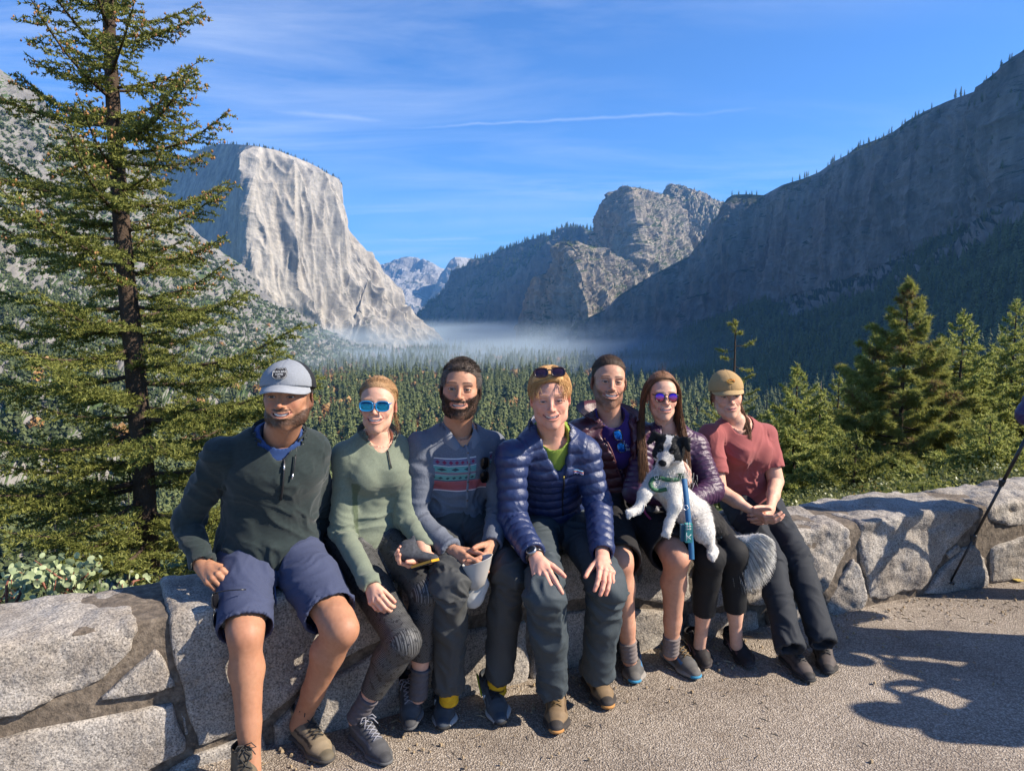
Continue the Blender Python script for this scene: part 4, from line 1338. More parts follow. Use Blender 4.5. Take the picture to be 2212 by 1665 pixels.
def cone_boughs(base, H, n, spread, r, rise0=-0.05, rise1=0.5, bare=0.08, power=0.75, jit=0.35):
 out = []
 for k in range(n):
  t = (k + 0.5) / n
  z = base[2] + H * (bare + (0.97 - bare) * t)
  out.append((z, k * 2.39996 + r.normal() * 0.3, (spread * (1 - t) ** power + 0.02 * H) * (1 - jit / 2 + jit * r.random()), rise0 + (rise1 - rise0) * t + r.normal() * 0.05))
 return out
def right_tree(x, ytop, Y, spread, n, seed, label, needle=needle_soft, name='conifer_tree', zb=None, **kw):
 r = np.random.default_rng(seed)
 top = P(x, ytop, Y)
 zb = float(ground_z(np.array([top[0]]), np.array([Y]))[0]) if zb is None else zb
 zb = max(zb, top[2] - 14)
 H = top[2] - zb
 spread *= 1.5
 b0 = (top[0], Y, zb)
 p_ = dict(L=0.10, W=0.035, dens=16, step=0.16, twig=0.34, r0=H * 0.012)
 p_.update(kw)
 p_['dens'] = int(p_['dens'] * 4.5); p_['W'] *= 1.5; p_['L'] *= 1.3; p_['twig'] = .46; p_['step'] *= .75; p_['tip_up'] = .35
 r0 = p_.pop('r0')
 pw = max(1.0, p_.pop('power', 1.0))
 return make_tree(name, label, 'tree', b0, H, r0, cone_boughs(b0, H, n, spread, r, power=pw), r, needle, **p_)
right_tree(1962, 600, 33, 2.8, 84, 201, 'tall yellow green pine with reddish upper boughs behind the wall at the right', needle_pine, 'pine_tree', style='pine', L=0.17, W=0.024, tuft_n=22, step=0.13, twig=0.30, brown=0.42, tip_up=0.5, power=0.8)
right_tree(2082, 668, 41, 3.4, 70, 202, 'broad soft green conifer just behind and right of the tall pine', needle_soft, L=0.15, W=0.055, dens=11, step=0.22, power=0.6)
right_tree(2196, 645, 44, 3.0, 66, 203, 'grey green conifer cut off by the right edge of the view', needle_soft, L=0.15, W=0.055, dens=11, step=0.22, power=0.7)
right_tree(1722, 786, 29, 2.4, 60, 204, 'bushy green conifer right of the woman in the tan cap', needle_soft, L=0.12, W=0.045, dens=15, step=0.18, power=0.6)
right_tree(1772, 838, 36, 2.0, 46, 205, 'small dark conifer in the gap between bushy conifer and tall pine', needle_fir, L=0.12, W=0.045, dens=12, step=0.2)
right_tree(1812, 808, 47, 2.6, 50, 206, 'mid green conifer filling the gap left of the tall pine, low top', needle_soft, L=0.15, W=0.055, dens=10, step=0.24)
right_tree(1880, 735, 45, 3.0, 60, 207, 'conifer directly behind the left side of the tall pine', needle_soft, L=0.15, W=0.055, dens=10, step=0.22, power=0.6)
right_tree(2140, 900, 26, 2.2, 40, 208, 'low olive conifer near the wall below the soft green conifer', needle_soft, L=0.12, W=0.045, dens=14, step=0.18, power=0.5)
right_tree(1850, 930, 24, 1.8, 40, 209, 'low dark conifer in front of the trunk line left of the tall pine', needle_fir, L=0.12, W=0.045, dens=14, step=0.18, power=0.5)
right_tree(2035, 742, 50, 3.0, 56, 211, 'conifer whose top shows between the tall pine and the broad soft green one', needle_fir, L=0.15, W=0.06, dens=11, step=0.22, power=0.6)
right_tree(2146, 760, 48, 3.0, 56, 212, 'conifer filling the gap between the broad soft green one and the right edge', needle_soft, L=0.15, W=0.06, dens=11, step=0.22, power=0.6)
right_tree(1930, 800, 40, 3.0, 50, 213, 'lower conifer behind the trunk of the tall pine', needle_soft, L=0.15, W=0.06, dens=11, step=0.22, power=0.6)
# half bare pine behind the woman in the tan cap
r_ = np.random.default_rng(210)
tp_ = P(1588, 690, 30)
bsz = tp_[2]
bl = []
for (py, az, ln, rise) in ((757, 3.0, 0.75, 0.02), (747, 0.2, 0.95, 0.18), (790, 0.4, 1.0, -0.25), (775, 3.3, 0.6, 0.1), (700, 3.2, 0.3, 0.0), (720, 0.1, 0.3, 0.1)):
 bl.append((P(1590, py, 30)[2], az, ln, rise))
for k in range(34):
 py = 820 + k * 7
 bl.append((P(1590, py, 30)[2], k * 2.4, 0.8 + 0.045 * k, 0.25))
make_tree('pine_tree', 'sparse pine with a bare pointed top rising behind the tan cap', 'tree', (tp_[0], 30, tp_[2] - 10), 10, 0.11, bl, r_, needle_pine, L=0.13, W=0.028, style='pine', tuft_n=9, step=0.3, twig=0.25)
# dead snags
def snag(x, y0, y1, Y, seed, label, nbr=9, ln=0.5, r0=0.05):
 r = np.random.default_rng(seed)
 a, b_ = P(x, y1, Y), P(x + 2, y0, Y)
 root = empty('dead_tree', a, label, 'tree', None)
 V, Fa = tube([a, (a + b_) / 2 + r.normal(size=3) * .03, b_], [r0, r0 * .7, .008], 6)
 mesh_np('trunk', V, Fa, bark_pale, root)
 g = Geo()
 for k in range(nbr):
  t = 0.25 + 0.7 * k / nbr
  p = a * (1 - t) + b_ * t
  an = r.random() * 6.28
  d = np.array([math.cos(an), math.sin(an) * .5, r.uniform(-.3, .5)]) * ln * (1.1 - t) * (0.5 + r.random())
  V, Fa = tube([p, p + d * .6, p + d + [0, 0, .06 * ln]], [r0 * .3, r0 * .18, .004], 4)
  mesh_np('branch', V, Fa, bark_pale, root)
 return root
snag(1655, 832, 930, 34, 1, 'thin pale dead spike of a tree right of the tan cap', 10, 0.7)
snag(1772, 822, 900, 38, 2, 'thin dead tree spike left of the tall pine')
snag(276, 1060, 1290, 15.5, 3, 'bare grey trunk standing left of the fir trunk', 14, 0.9, 0.05)
snag(120, 1080, 1300, 12.5, 4, 'thin bare dead sapling at the left with curling twigs', 12, 0.8, 0.02)
snag(440, 1000, 1290, 16, 6, 'dark thin trunk between the fir and the man in the cap', 8, 0.7, 0.05)
# leafy shrubs used on the slope just below the wall
def leafy(r, n=1400, leaf=0.05, rad=(0.6, 0.6, 0.55), clumps=26):
 g = Geo()
 cc = []
 for _ in range(clumps):
  d = unit(r.normal(size=3)); d[2] = abs(d[2]) * .9
  cc.append(d * np.array(rad) * (0.45 + 0.5 * r.random()) + [0, 0, rad[2] * .5])
 cc = np.array(cc)
 idx = r.integers(0, clumps, n)
 p = cc[idx] + r.normal(size=(n, 3)) * np.array(rad) * 0.17
 q = r.normal(size=(n, 3)); q[:, 2] += 0.5; q /= np.linalg.norm(q, axis=1)[:, None]
 s_ = np.cross(q, r.normal(size=(n, 3))); s_ /= np.linalg.norm(s_, axis=1)[:, None]
 t_ = np.cross(q, s_)
 L_ = (leaf * (0.6 + 0.8 * r.random(n)))[:, None]
 V = np.stack([p - s_ * L_ * .5, p + t_ * L_ * .35, p + s_ * L_ * .5, p - t_ * L_ * .35], 1).reshape(-1, 3)
 g.add(V, np.arange(4 * n).reshape(-1, 4))
 for c_ in cc[::2]:
  Vt, Ft = tube([(0, 0, -.1), c_ * .5, c_], [.02, .012, .004], 4, False)
  g.add(Vt, Ft, mi=1)
 return g
oak_leaf = leaf_mat('shrub_leaves', (0.08, 0.10, 0.03), (0.24, 0.24, 0.09), 0.4, 0.25)
pale_leaf = leaf_mat('manzanita_leaves', (0.26, 0.32, 0.16), (0.42, 0.48, 0.28), 0.45, 0.25)
gold_leaf = leaf_mat('golden_leaves', (0.30, 0.17, 0.03), (0.42, 0.24, 0.06), 0.5, 0.3)
SH = []
for i, (mt, lb) in enumerate(((oak_leaf, 'olive green shrub on the slope below the wall'), (needle_fir, 'dark green shrub on the slope below the wall'), (gold_leaf, 'golden leaved shrub on the slope below the wall'))):
 o = leafy(np.random.default_rng(300 + i), 7000, 0.034, clumps=60).build('slope_shrub', mats=[mt, bark], smooth=False)
 px_ = (P(1760, 1000, 20), P(1900, 1010, 19), P(120, 1130, 22))[i]
 px_[2] = float(ground_z(np.array([px_[0]]), np.array([px_[1]]))[0])
 o.location = px_
 o.scale = (1.6, 1.6, 1.6)
 meta(o, lb, 'shrub', 'shrubs below the wall')
 SH.append(o)
r = np.random.default_rng(77)
pts, sc, pk = [], [], []
while len(pts) < 2600:
 Yd = 5.5 * (70 ** r.random())
 a = r.uniform(-0.95, 0.95)
 X_ = Yd * a
 if Yd - (2.9 + 0.45 * X_) < 2.4: continue
 near = Yd < 12
 dx = np.hypot(X_ - fb[0], Yd - FY)
 z = float(ground_z(np.array([X_]), np.array([Yd]))[0])
 s = (0.7 + 1.1 * r.random()) * np.clip(Yd / 22, 0.75, 3.2)
 pts.append((X_, Yd, z - 0.1)); sc.append(s)
 pk.append(2 if r.random() < 0.035 else int(r.random() < 0.45))
scatter('hillside_shrubs', pts, sc, SH, pk, 'olive and dark green shrubs covering the drop below the wall')
# taller brush that shows above the wall at the right
pts = []
sc = []
for k in range(34):
 x = 1690 + 540 * k / 33 + r.normal() * 8
 Y_ = 13 + 9 * r.random()
 p_ = P(x, 1092 - 34 * r.random() - (x - 1690) * 0.11, Y_)
 s = 1.3 + 0.7 * r.random()
 pts.append(p_ - np.array([0, 0, s * .9])); sc.append(s)
scatter('brush_by_wall', pts, sc, SH, r.choice([0, 0, 1, 0], len(pts)), 'glossy olive brush showing above the wall at the right')
# manzanita with big round pale leaves just behind the wall
def manzanita(cx, base_y, top_y, Y, wdt, nl, seed, label):
 r = np.random.default_rng(seed)
 b0 = P(cx, base_y, Y)
 H = P(cx, top_y, Y)[2] - b0[2]
 root = empty('manzanita_shrub', b0, label, 'shrub', 'manzanita shrubs behind the wall')
 stems = []
 red = plain('red_stem', (0.22, 0.08, 0.05), 0.6)
 for k in range(9):
  tip = b0 + np.array([r.uniform(-wdt, wdt), r.uniform(-.2, .2), H * r.uniform(.6, 1.0)])
  mid = (b0 + tip) / 2 + r.normal(size=3) * .03
  V, Fa = tube([b0, mid, tip], [.008, .006, .002], 5, False)
  mesh_np('stem', V, Fa, red, root)
  stems.append((b0, mid, tip))
 n = 8
 an = np.arange(n) * 2 * math.pi / n
 V = np.concatenate([[[0, 0, 0.12]], np.stack([np.cos(an), np.sin(an) * .78, 0 * an], 1)]).astype(np.float32)
 me = bpy.data.meshes.new('leaf')
 me.from_pydata(V.tolist(), [], [(0, i + 1, (i + 1) % n + 1) for i in range(n)])
 me.materials.append(pale_leaf)
 for k in range(nl):
  a, m_, t_ = stems[r.integers(0, len(stems))]
  u = r.random() ** 0.7
  p = (a * (1 - u) + m_ * u) if r.random() < .25 else (m_ * (1 - u) + t_ * u)
  p = p + r.normal(size=3) * [.028, .028, .022]
  o = bpy.data.objects.new('leaf', me)
  C.objects.link(o)
  o.parent = root
  o.location = p - b0
  s = 0.013 + 0.008 * r.random()
  o.scale = (s, s, s)
  o.rotation_euler = (r.uniform(0.4, 2.2), r.uniform(-.8, .8), r.random() * 6.28)
manzanita(125, 1318, 1208, 3.15, .16, 260, 1, 'tallest pale round leaved manzanita just behind the wall at the left')
manzanita(15, 1340, 1240, 2.95, .13, 150, 2, 'pale manzanita cut by the left edge behind the wall')
manzanita(265, 1298, 1262, 3.3, .12, 60, 3, 'smallest manzanita sprig peeking over the wall right of the taller one')
# people: materials
def skin_mat():
 m, nt, b = new_mat('skin')
 at = N(nt, 'ShaderNodeAttribute', attribute_name='Col')
 tcn = N(nt, 'ShaderNodeTexCoord')
 n = noise_tex(nt, tcn.outputs['Object'], 60, 4, 0.6)
 n2 = noise_tex(nt, tcn.outputs['Object'], 9, 3, 0.6)
 c = mixc(nt, 1.0, at.outputs['Color'], mixc(nt, n, (0.78, 0.72, 0.68), (1.16, 1.16, 1.16)), 'MULTIPLY')
 c = mixc(nt, 1.0, c, mixc(nt, n2, (0.90, 0.80, 0.77), (1.08, 1.08, 1.08)), 'MULTIPLY')
 link(nt, c, b.inputs['Base Color'])
 b.inputs['Roughness'].default_value = 0.56
 b.inputs['Specular IOR Level'].default_value = 0.30
 b.inputs['Subsurface Weight'].default_value = 0.12
 b.inputs['Subsurface Radius'].default_value = (0.012, 0.004, 0.002)
 b.inputs['Subsurface Scale'].default_value = 0.4
 bump(nt, b, n, 0.35, 0.0012)
 return m
M_skin = skin_mat()
def attr_mat(name, rough=0.85, sheen=0.0, bscale=500, bstr=0.4, bdist=0.001, namp=0.12, nscale=120, spec=0.3, wr=0.0, aniso_scale=None):
 """cloth whose colour comes from the Col attribute (dyed pattern), with procedural weave and fine creases"""
 if name in _mats: return _mats[name]
 m, nt, b = new_mat(name)
 at = N(nt, 'ShaderNodeAttribute', attribute_name='Col')
 tcn = N(nt, 'ShaderNodeTexCoord')
 vec = tcn.outputs['Object']
 if aniso_scale: vec = mapping(nt, vec, aniso_scale)
 n = noise_tex(nt, vec, nscale, 3, 0.6)
 c = mixc(nt, 1.0, at.outputs['Color'], mixc(nt, n, (1 - namp,) * 3, (1 + namp,) * 3), 'MULTIPLY')
 n3 = noise_tex(nt, tcn.outputs['Object'], 7, 3, 0.6)
 c = mixc(nt, 1.0, c, mixc(nt, n3, (0.86,) * 3, (1.12,) * 3), 'MULTIPLY')
 link(nt, c, b.inputs['Base Color'])
 b.inputs['Roughness'].default_value = rough
 b.inputs['Specular IOR Level'].default_value = spec
 if sheen:
  b.inputs['Sheen Weight'].default_value = sheen
 h = noise_tex(nt, tcn.outputs['Object'], bscale, 2, 0.5)
 if wr:
  h = math_(nt, 'ADD', h, math_(nt, 'MULTIPLY', noise_tex(nt, tcn.outputs['Object'], 38, 5, 0.6, 1.2), wr))
  bump(nt, b, h, bstr, bdist * 4)
 else:
  bump(nt, b, h, bstr, bdist)
 _mats[name] = m
 return m
# people: cloth folds
def bone_coords(V, bones):
 """nearest bone of each vertex: index, metres along it, unit direction, distance from axis"""
 best = np.full(len(V), 1e9)
 bi = np.zeros(len(V), int)
 bt = np.zeros(len(V))
 bd = np.zeros((len(V), 3))
 for i, (a, b_, r) in enumerate(bones):
  a, b_ = np.asarray(a, float), np.asarray(b_, float)
  ab = b_ - a
  L = np.linalg.norm(ab)
  t = np.clip((V - a) @ ab / (L * L + 1e-9), 0, 1)
  d = np.linalg.norm(V - (a + t[:, None] * ab), axis=1) - r
  m = d < best
  best[m] = d[m]; bi[m] = i; bt[m] = (t * L)[m]; bd[m] = ab / (L + 1e-9)
 return bi, bt, bd
FOLD_CALM = []
def folds(V, Fa, bones, amp=0.004, fl=24., fp=7., hot=None, hot_amp=0.007, seed=0.0, n_in=None, twist=0.5):
 n = vnormals(V, Fa) if n_in is None else n_in
 bi, bt, bd = bone_coords(V, bones)
 al = (V * bd).sum(1)
 perp = V - bd * al[:, None]
 wv = fbm(V * 6 + seed, 2)
 q = perp * fp + bd * (al * fl)[:, None] + seed
 q = q + (wv * 1.6)[:, None] + perp[:, [1, 2, 0]] * fp * twist * 2
 v = vnoise(q)
 f = 1.5 * (1 - np.abs(v * 2 - 1)) ** 2.4 - 0.5
 v2 = vnoise(q * 1.9 + 5)
 f = f + 0.6 * ((1 - np.abs(v2 * 2 - 1)) ** 2.0 - 0.4)
 v3 = vnoise(V * 9 + seed)
 f = f + 0.7 * (v3 - 0.5)
 a = np.full(len(V), amp)
 for (p, rad) in (hot or []):
  a = a + hot_amp * np.exp(-((V - np.asarray(p)) ** 2).sum(1) / (rad * rad))
 a = a * (0.5 + 1.0 * vnoise(V * 5 + seed + 3))
 for (p, rad) in FOLD_CALM:
  a = a * (1 - np.exp(-((V - np.asarray(p)) ** 2).sum(1) / (rad * rad)))
 return V + n * (f * a)[:, None]
def quilt(V, n, coord, period, amp, cross=None, cperiod=0.075, camp=0.4):
 ph = coord / period
 w = np.abs(np.sin(math.pi * ph)) ** 0.55
 d = amp * (w - 0.4)
 if cross is not None:
  row = np.floor(ph)
  pc = cross / cperiod + 0.5 * (row % 2)
  d = d + amp * camp * (np.abs(np.sin(math.pi * pc)) ** 0.5 - 0.7) * w
 return V + n * d[:, None]
# people: hands
def rot_about(v, axis, ang):
 axis = unit(axis)
 return v * math.cos(ang) + np.cross(axis, v) * math.sin(ang) + axis * (axis @ v) * (1 - math.cos(ang))
def hand_geo(wrist, dirv, palm, right, curl=(0.5, 0.6, 0.4), spread=0.10, size=1.0, elbow=None, thumb=(0.55, 0.75, 0.35), tcurl=0.3, h=0.0026, curls=None, fa=(0.042, 0.028), start=0.0):
 """one continuous forearm and hand; dirv wrist -> knuckles, palm = the way the palm faces"""
 wrist = np.asarray(wrist, float)
 d = unit(dirv)
 p = unit(np.asarray(palm, float) - (np.asarray(palm, float) @ d) * d)
 th = np.cross(d, p) * (1 if right else -1)
 s = size
 segs = [(0.044, 0.026, 0.021), (0.048, 0.030, 0.022), (0.044, 0.028, 0.021), (0.034, 0.021, 0.018)]
 off = [0.029, 0.0095, -0.0105, -0.029]
 palm_l = [0.088, 0.091, 0.086, 0.078]
 rad = [0.0098, 0.0100, 0.0094, 0.0082]
 pts_all = [wrist]
 chains = []
 for i in range(4):
  cu = (curls[i] if curls else curl)
  k = wrist + (d * palm_l[i] + th * off[i] * (1.0) - p * (0.004 if i in (1, 2) else 0)) * s
  sa = spread * (1.5 - i) * 0.8
  fd = rot_about(d, p, -sa * (1 if right else -1)) if True else d
  fd = unit(d * math.cos(sa) + th * math.sin(sa))
  ax = np.cross(fd, p)
  q = [k]
  ang = 0
  for j in range(3):
   ang += cu[j] + (0.04 * i if j == 0 else 0)
   dd = unit(fd * math.cos(ang) + p * math.sin(ang))
   q.append(q[-1] + dd * segs[i][j] * s)
  chains.append((q, rad[i] * s))
  pts_all += q
 t0 = wrist + (d * 0.022 + th * 0.020 + p * 0.008) * s
 td = unit(d * thumb[0] + th * thumb[1] + p * thumb[2])
 t1 = t0 + td * 0.042 * s
 td2 = unit(td + d * tcurl + p * tcurl * .6)
 t2 = t1 + td2 * 0.034 * s
 t3 = t2 + unit(td2 + d * tcurl * .8) * 0.026 * s
 pts_all += [t1, t2, t3]
 if elbow is not None:
  e = np.asarray(elbow, float)
  es = e + (wrist - e) * start
  pts_all.append(es)
 A = np.array(pts_all)
 f = Field(A.min(0) - 0.055, A.max(0) + 0.055, h)
 if elbow is not None:
  r0 = fa[0] + (fa[1] - fa[0]) * start
  mid = es * .5 + wrist * .5
  f.cone(es, mid, r0 * s, (r0 * .55 + fa[1] * .45) * s, 0)
  f.cone(mid, wrist, (r0 * .55 + fa[1] * .45) * s, fa[1] * s, 0.02, flat=(p, 0.84))
 f.cone(wrist - d * .01, wrist + d * 0.02, 0.026 * s, 0.027 * s, 0.01, flat=(p, 0.75))
 for i, (q, r_) in enumerate(chains):
  f.cone(wrist + d * 0.02 * s + th * off[i] * 0.6 * s, q[0], 0.0145 * s, 0.0118 * s, 0.008 * s, flat=(p, 0.95))
 f.cone(wrist + (d * .03 + th * .012) * s, wrist + (d * .075 - th * .006) * s, 0.017 * s, 0.014 * s, 0.01)
 for (q, r_) in chains:
  for j in range(3):
   ra, rb = r_ * (1.06, 0.98, 0.90)[j], r_ * (0.98, 0.90, 0.78)[j]
   f.cone(q[j], q[j + 1], ra, rb, 0.0035)
 f.cone(t0, t1, 0.0150 * s, 0.0120 * s, 0.008)
 f.cone(t1, t2, 0.0118 * s, 0.0105 * s, 0.003)
 f.cone(t2, t3, 0.0105 * s, 0.0082 * s, 0.002)
 # knuckles and tendons
 for (q, r_) in chains:
  f.ell(q[0] - p * 0.006 * s, 0.0085 * s, k=0.006)
  f.cone(q[0] - p * .008 * s, wrist + d * 0.03 * s - p * .010 * s, 0.0025 * s, 0.0015 * s, 0.006)
 V, Fa = f.mesh()
 info = dict(chains=chains, th=th, d=d, p=p)
 tips = [c_[0][3] for c_ in chains] + [t3]
 kn = [c_[0][j] for c_ in chains for j in (0, 1)]
 return V, Fa, tips, kn, info
def hand_color(V, tone, tips, kn):
 c = np.tile(np.array(tone, float), (len(V), 1))
 w = np.zeros(len(V))
 for t in tips: w = np.maximum(w, np.exp(-((V - t) ** 2).sum(1) / (0.013 ** 2)))
 for t in kn: w = np.maximum(w, 0.8 * np.exp(-((V - t) ** 2).sum(1) / (0.010 ** 2)))
 red = np.array(tone) * np.array([1.10, 0.72, 0.68])
 return c * (1 - 0.6 * w[:, None]) + red * (0.6 * w[:, None])
# people: heads (local: x = picture right, -y = face, z = up)
def head_mesh(sp):
 w = sp.get('w', 1.0)        # width
 jw = sp.get('jaw', 1.0)
 ln = sp.get('long', 1.0)
 h = 0.0022
 f = Field((-0.105, -0.135, -0.235), (0.105, 0.13, 0.135), h)
 f.ell((0, 0.020, 0.030), (0.076 * w, 0.094, 0.086))
 f.ell((0, -0.030, 0.020), (0.066 * w, 0.060, 0.070), k=0.02)
 f.ell((0, -0.020, -0.030), (0.060 * w * (0.5 + 0.5 * jw), 0.066, 0.078 * ln), k=0.02)
 zc = -0.100 * ln
 for s in (-1, 1):
  f.cone((s * 0.058 * w * jw, 0.005, -0.035), (s * 0.044 * w * jw, -0.030, -0.074 * ln), 0.018, 0.019, 0.03)
  f.cone((s * 0.044 * w * jw, -0.030, -0.074 * ln), (s * 0.010, -0.068, zc), 0.019, 0.016, 0.03)
  f.ell((s * 0.038 * w, -0.062, -0.030), (0.022, 0.020, 0.019 + .004 * sp.get('smile', 1)), k=0.020)     # cheek
  f.ell((s * 0.052 * w, -0.045, -0.012), (0.014, 0.02, 0.012), k=0.018)
 f.ell((0, -0.074, zc + 0.002), (0.022 * jw, 0.018, 0.016), k=0.02)
 # brow ridge, sockets
 for s in (-1, 1):
  f.ell((s * 0.030 * w, -0.079, 0.022), (0.024, 0.0088, 0.0075), k=0.014)
  f.ell((s * 0.031 * w, -0.093, 0.002), (0.018, 0.014, 0.011), k=0.012, op='cut')
 # muzzle
 f.ell((0, -0.078, -0.058), (0.032, 0.020, 0.028), k=0.02)
 # nose
 nl = sp.get('nose', 1.0)
 f.cone((0, -0.084, 0.014), (0, -0.100 - 0.006 * nl, -0.026), 0.0065, 0.0080, 0.010)
 f.ell((0, -0.104 - 0.006 * nl, -0.030), (0.0098, 0.0095, 0.0085), k=0.006)
 for s in (-1, 1):
  f.ell((s * 0.0115, -0.096, -0.033), (0.0075, 0.0095, 0.0068), k=0.005)
  f.ell((s * 0.0062, -0.103, -0.040), (0.0035, 0.0050, 0.0030), k=0.003, op='cut')
  # folds from nose to mouth
  f.cone((s * 0.021, -0.094, -0.032), (s * 0.036, -0.080, -0.058), 0.0018, 0.0014, 0.006, op='cut')
 # mouth
 sm = sp.get('smile', 1.0)       # 0 closed .. 1 broad
 op = sp.get('open', 0.0055)
 mw = 0.024 + 0.006 * sm
 arc = []
 for t in np.linspace(-1, 1, 11):
  arc.append(np.array([t * mw, -0.0985 + 0.020 * t * t, -0.064 + 0.009 * sm * t * t]))
 for i in range(10):
  t = (i + .5) / 5 - 1
  r_ = op * math.sqrt(max(0.05, 1 - t * t))
  f.cone(arc[i] + [0, 0, r_ * .55 + .0035], arc[i + 1] + [0, 0, r_ * .55 + .0035], 0.0042, 0.0042, 0.004)
  f.cone(arc[i] - [0, 0, r_ * .75 + .0045], arc[i + 1] - [0, 0, r_ * .75 + .0045], 0.0052, 0.0052, 0.004)
 for i in range(10):
  t = (i + .5) / 5 - 1
  r_ = op * math.sqrt(max(0.05, 1 - t * t))
  f.cone(arc[i] + [0, .004, 0], arc[i + 1] + [0, .004, 0], r_ + .0006, r_ + .0006, 0.001, op='cut')
  f.cone(arc[i] + [0, -.003, 0], arc[i + 1] + [0, -.003, 0], r_ + .0006, r_ + .0006, 0.001, op='cut')
 # eyes: lids around the eyeball with an opening
 eo = sp.get('eye', 0.0029)
 for s in (-1, 1):
  e = np.array([s * 0.0315 * w, -0.0735, 0.001])
  f.ell(e, (0.0165, 0.0142, 0.0135), k=0.003)
  f.cone(e + [-0.010, -.012, -.001], e + [0.010, -.012, -.001], eo * .8, eo * .8, 0.001, op='cut')
  f.ell(e + [0, -.012, 0], (0.0125, 0.0125, eo), k=0.001, op='cut')
  f.cone(e + [-.014, -.0125, -.011], e + [.012, -.0125, -.012], .0012, .0012, .004, op='cut')
 # ears
 er = sp.get('ear', 1.0)
 if er > 0:
  for s in (-1, 1):
   a = math.radians(24) * s
   R = [[math.cos(a), math.sin(a), 0], [-math.sin(a), math.cos(a), 0], [0, 0, 1]]
   c_ = np.array([s * 0.0765 * w, 0.018, -0.008])
   f.ell(c_, (0.0060, 0.018 * er, 0.030 * er), R, k=0.006)
   f.ell(c_ + [s * 0.006, -0.004, 0.004], (0.0050, 0.010, 0.017), R, k=0.003, op='cut')
   f.ell(c_ + [s * .001, -.006, -.024], (0.005, .008, .008), R, k=0.004)
 # neck
 nr = sp.get('neck', 0.055)
 nd = np.asarray(sp.get('neckdir', (0, 0.045, -0.20)), float)
 f.cone((0, 0.018, -0.05), nd, nr, nr * 1.06, 0.03)
 for s in (-1, 1):
  f.cone((s * 0.05, 0.03, -0.06), nd + [s * 0.012, -0.045, -.01], 0.010, 0.009, 0.02)
 f.ell((0, -0.02, -0.125), (.011, .012, .014) if sp.get('male', True) else .004, k=.02)
 V, Fa = f.mesh()
 V = smooth_mesh(V, Fa, 1, 0.35)
 x, y, z = V.T
 w_beard = np.zeros(len(V))
 front = y < 0.02
 lipd = np.full(len(V), 1.0)
 for q in arc:
  lipd = np.minimum(lipd, np.sqrt((x - q[0]) ** 2 + ((y - q[1]) * .6) ** 2 + ((z - q[2]) / 1.5) ** 2))
 if sp.get('beard', 0) > 0:
  edge = 0.006 * fbm(V * 60, 3)
  cheek_line = sp.get('cheek', -0.048) + 0.55 * np.clip(np.abs(x) - 0.028, 0, 1) * 1.1
  if sp.get('beard_high'): cheek_line = cheek_line + sp['beard_high']
  b1 = sstep(0.006, -0.006, z - cheek_line + edge) * sstep(0.030, 0.018, y)
  b1 *= sstep(-0.125 * ln - .01, -0.105 * ln, z - edge - .012)
  st = (np.abs(x) < 0.036) & (z < -0.040) & (z > -0.060)
  b2 = np.where(st, 1.0, 0) * sstep(-0.039, -0.044, z) * sstep(.038, .030, np.abs(x))
  b1 = np.where((np.abs(x) < 0.034) & (z > -0.072), np.where(np.abs(x) > 0.027, b1, 0) * 1.0, b1)
  side = sstep(0.052 * w, 0.060 * w, np.abs(x)) * sstep(-0.035, -0.02, y) * sstep(0.022, 0.008, y) * (z < 0.02) * (z > -0.06)
  w_beard = np.maximum(np.maximum(b1, b2), side * sp.get('burns', 1.0))
  w_beard *= sstep(0.006, 0.0095, lipd)
  vn = vnormals(V, Fa)
  th_ = sp.get('beard_len', 0.004)
  V = V + vn * (w_beard * (th_ + th_ * 0.7 * fbm(V * 230, 2)))[:, None]
 tone = np.array(sp['skin'])
 c = np.tile(tone, (len(V), 1))
 def blend(mask, col):
  nonlocal c
  m = np.clip(mask, 0, 1)[:, None]
  c = c * (1 - m) + np.array(col) * m
 rd = tone * np.array([1.08, 0.74, 0.70])
 blend(0.55 * np.exp(-(((np.abs(x) - 0.040) / 0.018) ** 2 + ((z + 0.028) / 0.016) ** 2)) * front, rd)
 blend(0.55 * np.exp(-((x / 0.012) ** 2 + ((z + 0.030) / 0.012) ** 2)) * (y < -0.09), rd)
 blend(0.55 * sstep(0.070 * w, 0.078 * w, np.abs(x)) * (np.abs(z) < .05), rd)
 blend(0.25 * np.exp(-(((np.abs(x) - 0.031) / 0.020) ** 2 + ((z + 0.010) / 0.007) ** 2)) * (y < -.05), tone * .7)
 lip = np.array(sp.get('lip', tone * np.array([0.92, 0.55, 0.52])))
 blend(sstep(0.0078, 0.0052, lipd) * (y < -0.07) * 0.85, lip)
 deep = np.zeros(len(V))
 blend(sstep(0.0040, 0.0025, lipd) * (y > -0.094) * (y < -.05), (0.05, 0.015, 0.012))
 if sp.get('beard', 0) > 0:
  bc = np.array(sp['beardcol'])
  g_ = 0.84 + 0.16 * vnoise(V * 160)
  blend(w_beard * sp['beard'] * g_, bc)
 bz = 0.0235 + 0.0045 * np.cos((np.abs(x) - 0.030) / 0.028 * 1.5) - 0.10 * np.clip(np.abs(x) - 0.042, 0, 1)
 bt = sp.get('brow', 0.0042)
 bm = sstep(bt, bt * .45, np.abs(z - bz)) * sstep(0.008, 0.014, np.abs(x)) * sstep(0.056 * w, 0.048 * w, np.abs(x)) * (y < -0.03)
 blend(bm * 0.92 * (0.75 + .25 * vnoise(V * 200)), sp['browcol'])
 if 'scalp' in sp:       # roots of the hair colour the scalp under it
  pl = (-(y + 0.070) * 0.68 - (z - sp.get('hairline', 0.078)) * 0.73)
  blend(sstep(0.004, -0.006, pl) * (np.abs(x) < .09) * (z > -.08), sp['scalp'])
